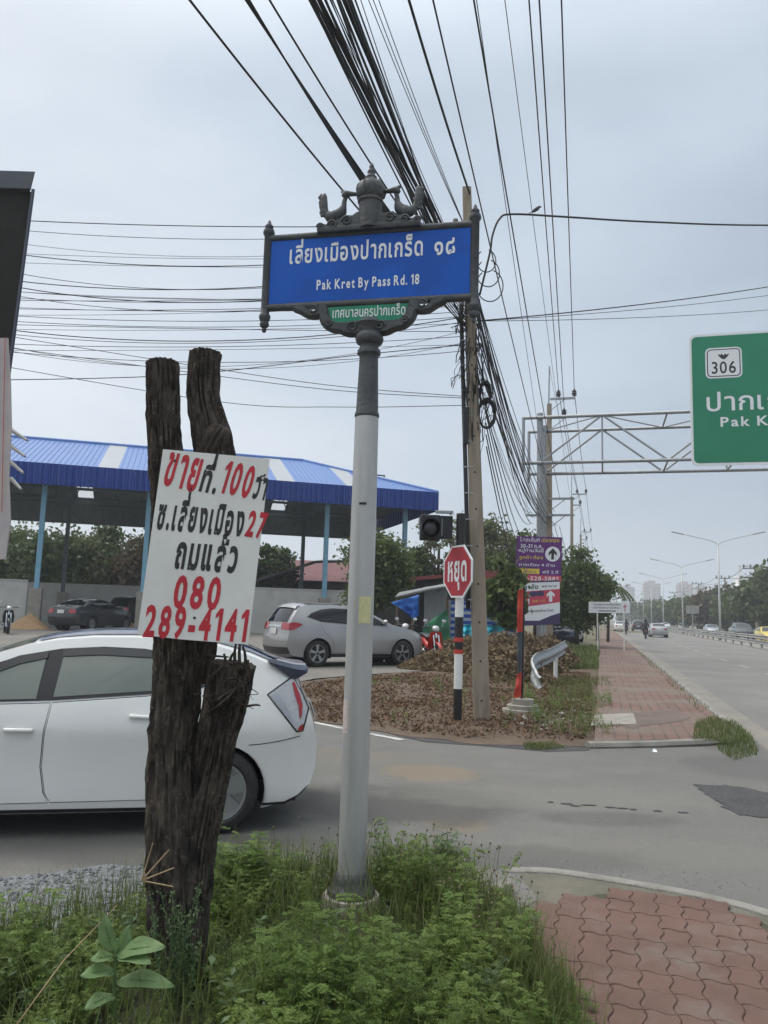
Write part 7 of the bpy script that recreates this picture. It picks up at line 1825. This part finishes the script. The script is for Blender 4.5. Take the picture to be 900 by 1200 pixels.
def brush_heap(name, label, pts, n, size):
    P = []; m = MB(); rr = random.Random(len(pts) + n)
    for (px, py_top, Y, rad) in pts:
        q = at(px, py_top, Y); g = hgt(q.x, q.y); h = max(.3, q.z - g); k = int(n / len(pts))
        a = sr.uniform(0, 6.28, k); r = rad * np.sqrt(sr.uniform(0, 1, k)); z = g + h * (1 - (r / rad) ** 1.6) * sr.uniform(.25, 1.05, k)
        P.append(np.stack([q.x + r * np.cos(a), q.y + r * np.sin(a) * .7, z], 1))
        for j in range(26):
            aa = rr.uniform(0, 6.28); r1 = rad * rr.uniform(.1, .9); c = Vector((q.x + r1 * math.cos(aa), q.y + r1 * math.sin(aa) * .7, g + h * (1 - (r1 / rad) ** 1.6) * rr.uniform(.5, 1.1))); d = Vector((rr.uniform(-1, 1), rr.uniform(-1, 1), rr.uniform(-.4, .5))).normalized() * rr.uniform(.3, .9)
            m.tube([c - d * .5, c + Vector((0, 0, .05)), c + d * .5], [.016, .012, .005], 4)
    b = len(m.v); Q = leaf_quads(np.concatenate(P), size, 2.2, .4, sr); V = Q.reshape(-1, 3)
    o = quads_mesh(name, Q, M['brush']); tag(o, label, 'brush', None, 'stuff')
    t = m.build('dead_branches', M['twig'], o, world=False, recalc=False)
brush_heap('brush_heap', 'heap of cut dry branches and leaves between the stop sign and the leaning pole', [(545, 745, 22.5, 1.5), (520, 762, 20.5, 1.2), (585, 742, 23, 1.3)], 15000, .075)
brush_heap('brush_heap', 'heap of cut dry branches and leaves behind the red banner', [(612, 740, 24, 1.4), (640, 744, 27, 1.3), (590, 756, 20, 1.2)], 14000, .075)
def tufts(name, label, poly, n, h, w, mat, zf): o = quads_mesh(name, blades(n, inside(poly, sr), h, w, sr, .8, zf), mat); return tag(o, label, 'grass', None, 'stuff')
def rpoly(s0, s1, t0, t1, k=8, jit=.15):
    A = [tuple(rp(s0 + (s1 - s0) * i / k, t0 + rnd.uniform(-jit, jit))[:2]) for i in range(k + 1)]; B = [tuple(rp(s0 + (s1 - s0) * i / k, t1 + rnd.uniform(-jit, jit))[:2]) for i in range(k, -1, -1)]; return A + B
tufts('grass_strip', 'ragged grass along the left edge of the brick footpath', rpoly(10.8, 22, -3.0, -2.0, 12, .35), 2300, .10, .010, M['grass'], lambda x, y: hgt(x, y) + .03)
tufts('grass_strip', 'green grass below the parked cars beside the footpath', rpoly(26, 46, -4.6, -2.2), 5200, .22, .03, M['grass'], lambda x, y: hgt(x, y))
cg = [tuple(gp(*q, .1)[:2]) for q in ((812, 866), (815, 848), (835, 841), (862, 848), (880, 862), (878, 872), (850, 870))]
tufts('corner_grass', 'clump of green grass on the kerb corner of the footpath', cg, 2000, .075, .007, M['grass'], lambda x, y: .09)
cg2 = [tuple(gp(*q)[:2]) for q in ((840, 868), (882, 866), (890, 885), (860, 892), (842, 880))]
tufts('corner_weeds', 'dry creeping grass at the foot of the kerb corner', cg2, 900, .06, .008, M['grass'], lambda x, y: .004)
cg3 = [tuple(gp(*q)[:2]) for q in ((612, 872), (650, 871), (662, 877), (640, 880), (616, 879))]
tufts('patch_grass', 'small flat tuft of grass on the dark asphalt patch', cg3, 700, .035, .008, M['grass'], lambda x, y: .006)
kl = rpoly(11, 40, -.42, -.14, 10, .05); tufts('kerb_grass', 'thin weeds growing along the roadside kerb', kl, 700, .05, .01, M['grass'], lambda x, y: .1)
ms = MB()
x, y = inside([(2.2, 11.0), (3.3, 12.4), (3.7, 14), (2.9, 13.8), (2.0, 12.2)], sr)(60)
stones('verge_stones', 60, lambda n: (x, y), .02, .06, M['concrete'], 'pale stones and rubble on the dirt verge', sr, lambda a, b: onsoil(a, b) - .02)
V_ = []
for k in range(130):
    if k < 80: q_ = rp(sr.uniform(10.9, 17), sr.uniform(-3.6, -1.9)); 
    else:
        xx, yy = inside(inner, sr)(1); q_ = Vector((float(xx[0]), float(yy[0]), 0))
    Q = PROTO[int(sr.integers(3))][int(sr.integers(5))]; a = sr.uniform(0, 6.28); f = sr.uniform(.4, 1.1)
    V_.append(np.stack([Q[..., 0] * math.cos(a) - Q[..., 1] * math.sin(a), Q[..., 0] * math.sin(a) + Q[..., 1] * math.cos(a), Q[..., 2]], -1) * f + np.array((q_.x, q_.y, hgt(q_.x, q_.y) + .02)))
o = quads_mesh('verge_weeds', np.concatenate(V_), M['weed']); tag(o, 'scattered green weeds sprouting through the dry litter of the verge', 'weeds', None, 'stuff')
# litter: white scrap on the asphalt
q = gp(767, 882); m = MB(); m.add([(q.x - .03, q.y, .012), (q.x + .02, q.y - .03, .01), (q.x + .035, q.y + .01, .03), (q.x, q.y + .03, .045)], [(0, 1, 2, 3)]); o = m.build('paper_scrap', M['letter_white']); tag(o, 'small white scrap of paper on the asphalt by the footpath', 'litter')
# ================================================================== ROAD TRAFFIC, BARRIER, LAMPS, SKYLINE
gb = thing('crash_barrier', 'long double-rail steel crash barrier on posts along the median', 'guardrail', tuple(rp(40, 8.4)))
S_ = [30 + 4 * k for k in range(60)]
for z in (.42, .78):
    m = MB(); V = []
    SS = [28 + 8 * k for k in range(40)]
    prof = [(-.13, .0), (-.09, .05), (-.03, .0), (.03, .0), (.09, .05), (.13, .0)]
    for s in SS: V += [rp(s, 8.40 - b, z + a) for a, b in prof]
    m.add(V, [(i * 6 + j, i * 6 + j + 1, i * 6 + 7 + j, i * 6 + 6 + j) for i in range(len(SS) - 1) for j in range(5)]); m.build('rail', M['rail_steel'], gb)
for s in S_:
    m = MB(); m.box(rp(s, 8.50, .45), (.14, .14, .95), ROAD_A); m.build('post', M['rail_steel'], gb)
def lamp_proto():
    t = thing('street_lamp', 'nearest twin-armed grey street lamp rising from the median', 'street lamp', (0, 0, 0), 0, 'twin-armed street lamps along the median')
    m = MB(); m.tube([(0, 0, 0), (0, 0, 3), (0, 0, 9.3)], [.12, .10, .065], 10); m.build('pole', M['galv'], t, world=False, smooth=True)
    for sd in (1, -1):
        m = MB(); m.tube(spline([(0, 0, 9.2), (sd * .5, 0, 9.55), (sd * 2.0, 0, 9.95), (sd * 3.2, 0, 10.25)], 4), .04, 6); m.build('arm', M['galv'], t, world=False, smooth=True)
        m = MB(); m.box((sd * 3.7, 0, 10.36), (1.1, .28, .10), Matrix.Rotation(-sd * .22, 3, 'Y'), bev=.03); m.build('lamp_head', M['steel'], t, world=False)
    return t
lp = lamp_proto(); lampS = [st(32.7, 75)[0] + 35.5 * k for k in range(6)]
for k, s in enumerate(lampS):
    p = rp(s, 8.95); L = ['', 'second twin-armed street lamp down the median', 'third twin-armed street lamp, fading in the haze'] + ['far twin-armed street lamp near the end of the median'] * 3
    if k == 0: lp.location = p; lp.rotation_euler = (0, 0, ROAD_A - math.pi / 2)
    else: copy_thing(lp, tuple(p), ROAD_A - math.pi / 2, L[k])
# vehicles on the road
def onroad(px, t):
    d = ray(px, 735); d2 = Vector((d.x, d.y)); # horizontal direction of this pixel column meets the line t = const
    n = Vector((RN.x, RN.y)); k = (t + Vector((RO.x, RO.y)).dot(n)) / d2.dot(n); return Vector((d2.x * k, d2.y * k, .01))
def rd(px, py): p = gp(px, py); return (p.x, p.y, .008)
away = ROAD_A; toward = ROAD_A + math.pi
far_car('car', 'dark grey saloon driving away in the middle lane behind the motorcycle', tuple(rd(772, 747)), away, M['car_silver'], 'saloon', None, True)
far_car('car', 'white car driving away in the left lane far down the road', tuple(rd(727, 740.5)), away, M['car_white'], 'saloon', None, True)
far_car('car', 'black pickup-like car far ahead beside the white car', tuple(rd(748, 740)), away, M['car_dark'], 'suv', None, True)
far_car('car', 'white car coming round the far median end', tuple(onroad(779, 10.6)), toward, M['car_white'], 'saloon', None, True)
far_car('car', 'silver car on the far carriageway seen over the crash barrier', tuple(onroad(832, 12.5)), toward, M['car_silver'], 'saloon', None, True)
far_car('car', 'dark car on the far carriageway behind the crash barrier', tuple(onroad(867, 12.4)), toward, M['car_dark'], 'suv', None, True)
tx = far_car('taxi', 'yellow taxi at the right edge behind the crash barrier', tuple(onroad(897, 12.2)), toward, M['car_yellow'], 'saloon', None, True); tx['category'] = 'taxi'
far_car('car', 'small silver car far off on the opposite carriageway', tuple(onroad(800, 13.5)), toward, M['car_silver'], 'saloon', None, True)
p = rp(52, -5.3); far_car('parked_car', 'dark hatchback parked under the roadside trees beyond the grass', (p.x, p.y, .02), ROAD_A + R_(200), M['car_navy'], 'suv', None, True)
p = rp(59, -4.9); far_car('parked_car', 'pale grey car parked beyond the dark hatchback under the trees', (p.x, p.y, .02), ROAD_A + R_(195), M['car_silver'], 'saloon', None, True)
# riders
def rider(name, label, bike, cloth):
    """one continuous seated figure grown with a skin modifier; helmet and clothing pieces are children"""
    J = {'pel': (.08, 0, .92), 'sp': (.12, 0, 1.12), 'ch': (.18, 0, 1.34), 'nk': (.20, 0, 1.48), 'hd': (.22, 0, 1.60), 'hd2': (.23, 0, 1.70)}
    E = [('pel', 'sp'), ('sp', 'ch'), ('ch', 'nk'), ('nk', 'hd'), ('hd', 'hd2')]; Rr = {'pel': .15, 'sp': .13, 'ch': .15, 'nk': .055, 'hd': .085, 'hd2': .07}
    for s, k in ((1, 'L'), (-1, 'R')):
        J['sh' + k] = (.18, s * .19, 1.38); J['el' + k] = (.42, s * .30, 1.18); J['wr' + k] = (.70, s * .31, 1.06); J['ha' + k] = (.79, s * .31, 1.03)
        J['hp' + k] = (.12, s * .12, .88); J['kn' + k] = (.58, s * .18, .80); J['an' + k] = (.52, s * .17, .42); J['to' + k] = (.70, s * .17, .36)
        E += [('ch', 'sh' + k), ('sh' + k, 'el' + k), ('el' + k, 'wr' + k), ('wr' + k, 'ha' + k), ('pel', 'hp' + k), ('hp' + k, 'kn' + k), ('kn' + k, 'an' + k), ('an' + k, 'to' + k)]
        for q, r in (('sh', .075), ('el', .055), ('wr', .038), ('ha', .04), ('hp', .10), ('kn', .075), ('an', .05), ('to', .045)): Rr[q + k] = r
    keys = list(J); me = bpy.data.meshes.new(name); me.from_pydata([J[k] for k in keys], [(keys.index(a), keys.index(b)) for a, b in E], [])
    tmp = bpy.data.objects.new('tmp', me); COL.objects.link(tmp); md = tmp.modifiers.new('s', 'SKIN'); md.use_smooth_shade = True
    for i, k in enumerate(keys): sv_ = me.skin_vertices[0].data[i]; sv_.radius = (Rr[k], Rr[k]); sv_.use_root = (k == 'pel')
    ms_ = tmp.modifiers.new('u', 'SUBSURF'); ms_.levels = 1; ms_.render_levels = 1
    bm_ = bpy.data.meshes.new_from_object(tmp.evaluated_get(bpy.context.evaluated_depsgraph_get())); bpy.data.objects.remove(tmp)
    o = bpy.data.objects.new(name, bm_); COL.objects.link(o); bm_.materials.clear(); bm_.materials.append(M[cloth]); MATW[o.name] = Matrix.Identity(4)
    tag(o, label, 'person')
    h = MB(); h.lathe([(.10, -.06), (.13, 0), (.135, .06), (.11, .12), (.05, .155), (0, .16)], (.225, 0, 1.62), 16); hm = h.build('helmet', M['trim'], o, world=False, smooth=True)
    return o
def place(o, loc, rz): o.location = loc; o.rotation_euler = (0, 0, rz); return o
q = rd(757, 749)
p1 = Vector(q); scooter('motorcycle', 'dark motorcycle ridden away down the left lane, nearest on the road', q, away, M['trim']); r1_ = place(rider('person', 'rider in dark clothes and a helmet on the nearest motorcycle', None, 'cloth_dark'), q, away)
q = rd(734, 744); scooter('motorcycle', 'small dark motorcycle further down the left lane', q, away, M['trim'])
r2_ = r1_.copy(); COL.objects.link(r2_); r2_.location = q; r2_['label'] = 'rider in dark clothes on the farther small motorcycle'
for ch in [c for c in COL.objects if c.parent == r1_]: c2_ = ch.copy(); COL.objects.link(c2_); c2_.parent = r2_
# footbridge and signs far down the road
s0_ = 330; fbp = rp(s0_, 0); fo = thing('footbridge', 'pale pedestrian footbridge spanning the far end of the road', 'footbridge', tuple(fbp))
m = MB(); a_, c_ = rp(s0_, -8, 5.6), rp(s0_, 26, 5.6); m.prism([(0, 0), ((c_ - a_).length, 0), ((c_ - a_).length, 1.5), (0, 1.5)], a_, RN, Z1, RD * 2.2); m.build('deck', M['tin'], fo)
for t_ in (-7, 9, 25): m = MB(); m.tube([rp(s0_ + 1, t_, 0), rp(s0_ + 1, t_, 5.6)], .4, 8); m.build('pier', M['concrete'], fo)
p = onroad(812, 8.95); t = thing('road_sign', 'small grey-backed road sign on a pole in the median', 'road sign', tuple(p)); m = MB(); m.tube([p, p + Vector((0, 0, 3.2))], .06, 6); m.build('post', M['steel'], t); m = MB(); m.box(p + Vector((0, 0, 3.2)), (1.5, .06, 1.0), ROAD_A - math.pi / 2); m.build('plate', M['rail_steel'], t)
p = onroad(869, 18.5); t = thing('road_sign', 'white board sign on posts beyond the far carriageway', 'road sign', tuple(p)); m = MB(); m.box(p + Vector((0, 0, 3.6)), (3.2, .1, 1.1), ROAD_A - math.pi / 2, bev=.03); m.build('plate', M['letter_white'], t)
for dx in (-1.2, 1.2): m = MB(); m.tube([p + RN * dx, p + RN * dx + Vector((0, 0, 3.2))], .06, 6); m.build('post', M['steel'], t)
# power poles beyond the far carriageway
for k, (px, Y, y0) in enumerate(((886, 112, 664), (850, 150, 676), (819, 205, 683), (790, 280, 694))):
    b = T(px, Y); z = htop(px, y0, Y); lab = ['power pole in front of the white building across the road', 'power pole right of the near lamp post, above the far trees', 'power pole above the trees in front of the pink towers', 'farthest power pole across the road'][k]
    t = thing('utility_pole', lab, 'utility pole', (b[0], b[1], 0), ROAD_A - math.pi / 2, 'power poles across the road')
    m = MB(); m.tube([(0, 0, 0), (0, 0, z)], [.2, .14], 6); m.build('shaft', M['pole_concrete'], t, world=False)
    for zz in (z - .3, z - 1.6): m = MB(); m.box((-.3, 0, zz), (2.6, .14, .14)); m.build('crossarm', M['tin_dark'], t, world=False)
    for x in (-1.5, -.6, .8):
        m = MB(); m.lathe([(.05, 0), (.14, .1), (.08, .2), (.14, .3), (.06, .5)], (x, 0, z - .2), 8); m.build('insulator', M['tin_dark'], t, world=False)
PX = [(1000, 62, 635), (886, 112, 664), (850, 150, 676), (819, 205, 683), (790, 280, 694)]
for a, c in zip(PX[:-1], PX[1:]):
    for dx in (-1.4, .8):
        A = Vector(T(a[0], a[1])) + RN * dx; A.z = htop(a[0], a[2], a[1]); B_ = Vector(T(c[0], c[1])) + RN * dx; B_.z = htop(c[0], c[2], c[1])
        cable([A, B_], .035, 'power line strung between the poles across the road', 'power lines across the road', .9, 10)
# white building above the trees on the right
p = at(868, 700, 190); t = thing('white_building', 'bright white flat-roofed building with a roof frame above the trees on the right', 'building', (p.x, p.y, 0), R_(-15))
z0 = htop(875, 690, 190); z1 = htop(875, 677, 190)
m = MB(); m.box((0, 0, z0 / 2), (14, 10, z0)); m.build('wall', M['far_white'], t, world=False)
m = MB(); m.box((2.5, 0, (z0 + z1) / 2), (6.5, 8, z1 - z0)); m.box((2.5, 0, z1 + .1), (7.2, 8.6, .3)); m.build('upper_storey', M['far_white'], t, world=False)
m = MB()
for x in (-.6, 5.6): m.box((x, -3.6, z1 + 1.3), (.4, .4, 2.4))
m.box((2.5, -3.6, z1 + 2.6), (7, .5, .35)); m.build('roof_frame', M['far_white'], t, world=False)
for k in range(4): m = MB(); m.box((-5 + 3 * k, -5.03, z0 - 2.2), (1.6, .08, 1.4)); m.build('window', M['glazing'], t, world=False)
# towers on the skyline
for k, (x0, x1, ytop, Y, lab, hue) in enumerate(((729, 743, 688, 900, 'greyish far residential tower, leftmost on the skyline', (.30, .31, .32)), (754, 773, 684, 880, 'tallest pinkish far residential tower beside the second lamp post', (.36, .27, .25)), (794, 811, 685, 870, 'pinkish far tower to the right of the tallest one', (.37, .27, .25)), (815, 831, 689, 890, 'rightmost pinkish far tower behind the trees', (.36, .28, .27)))):
    a, c = at(x0, 700, Y), at(x1, 700, Y); w = c.x - a.x; h = htop((x0 + x1) / 2, ytop, Y); mt = pm('tower_wall', hue, .9, col2=tuple(q * .9 for q in hue), scale=.03)
    t = thing('tower_block', lab, 'tower', ((a.x + c.x) / 2, Y, 0), R_(-12), 'far towers on the skyline')
    m = MB(); m.box((0, 0, h / 2), (w * .96, 16, h)); m.box((0, 0, h + 1.5), (w * .4, 10, 3.6)); m.box((-w * .3, 0, h + .8), (w * .2, 8, 2)); m.build('wall', mt, t, world=False)
    for j in range(4):
        m = MB(); x = -w * .36 + w * .24 * j
        for f_ in range(int(h / 3.2) - 1): m.box((x, -8.05, 3 + 3.2 * f_), (w * .11, .2, 1.7))
        m.build('windows', M['glazing'], t, world=False)

# ------------------------------------------------------------------ the air: far things pale towards blue-grey
hz = bpy.data.materials.new('haze'); hz.use_nodes = True; hn = hz.node_tree; hn.nodes.clear()
ho = hn.nodes.new('ShaderNodeOutputMaterial'); hv_ = hn.nodes.new('ShaderNodeVolumePrincipled')
hv_.inputs['Color'].default_value = (.88, .93, 1.0, 1); hv_.inputs['Density'].default_value = .00095; hv_.inputs['Anisotropy'].default_value = .3
hn.links.new(hv_.outputs[0], ho.inputs['Volume'])
mb = MB(); mb.box((0, 0, 58), (5600, 5600, 120)); o = mb.build('haze', hz); tag(o, 'thin grey-blue haze over the far road and skyline', 'haze', None, 'stuff')
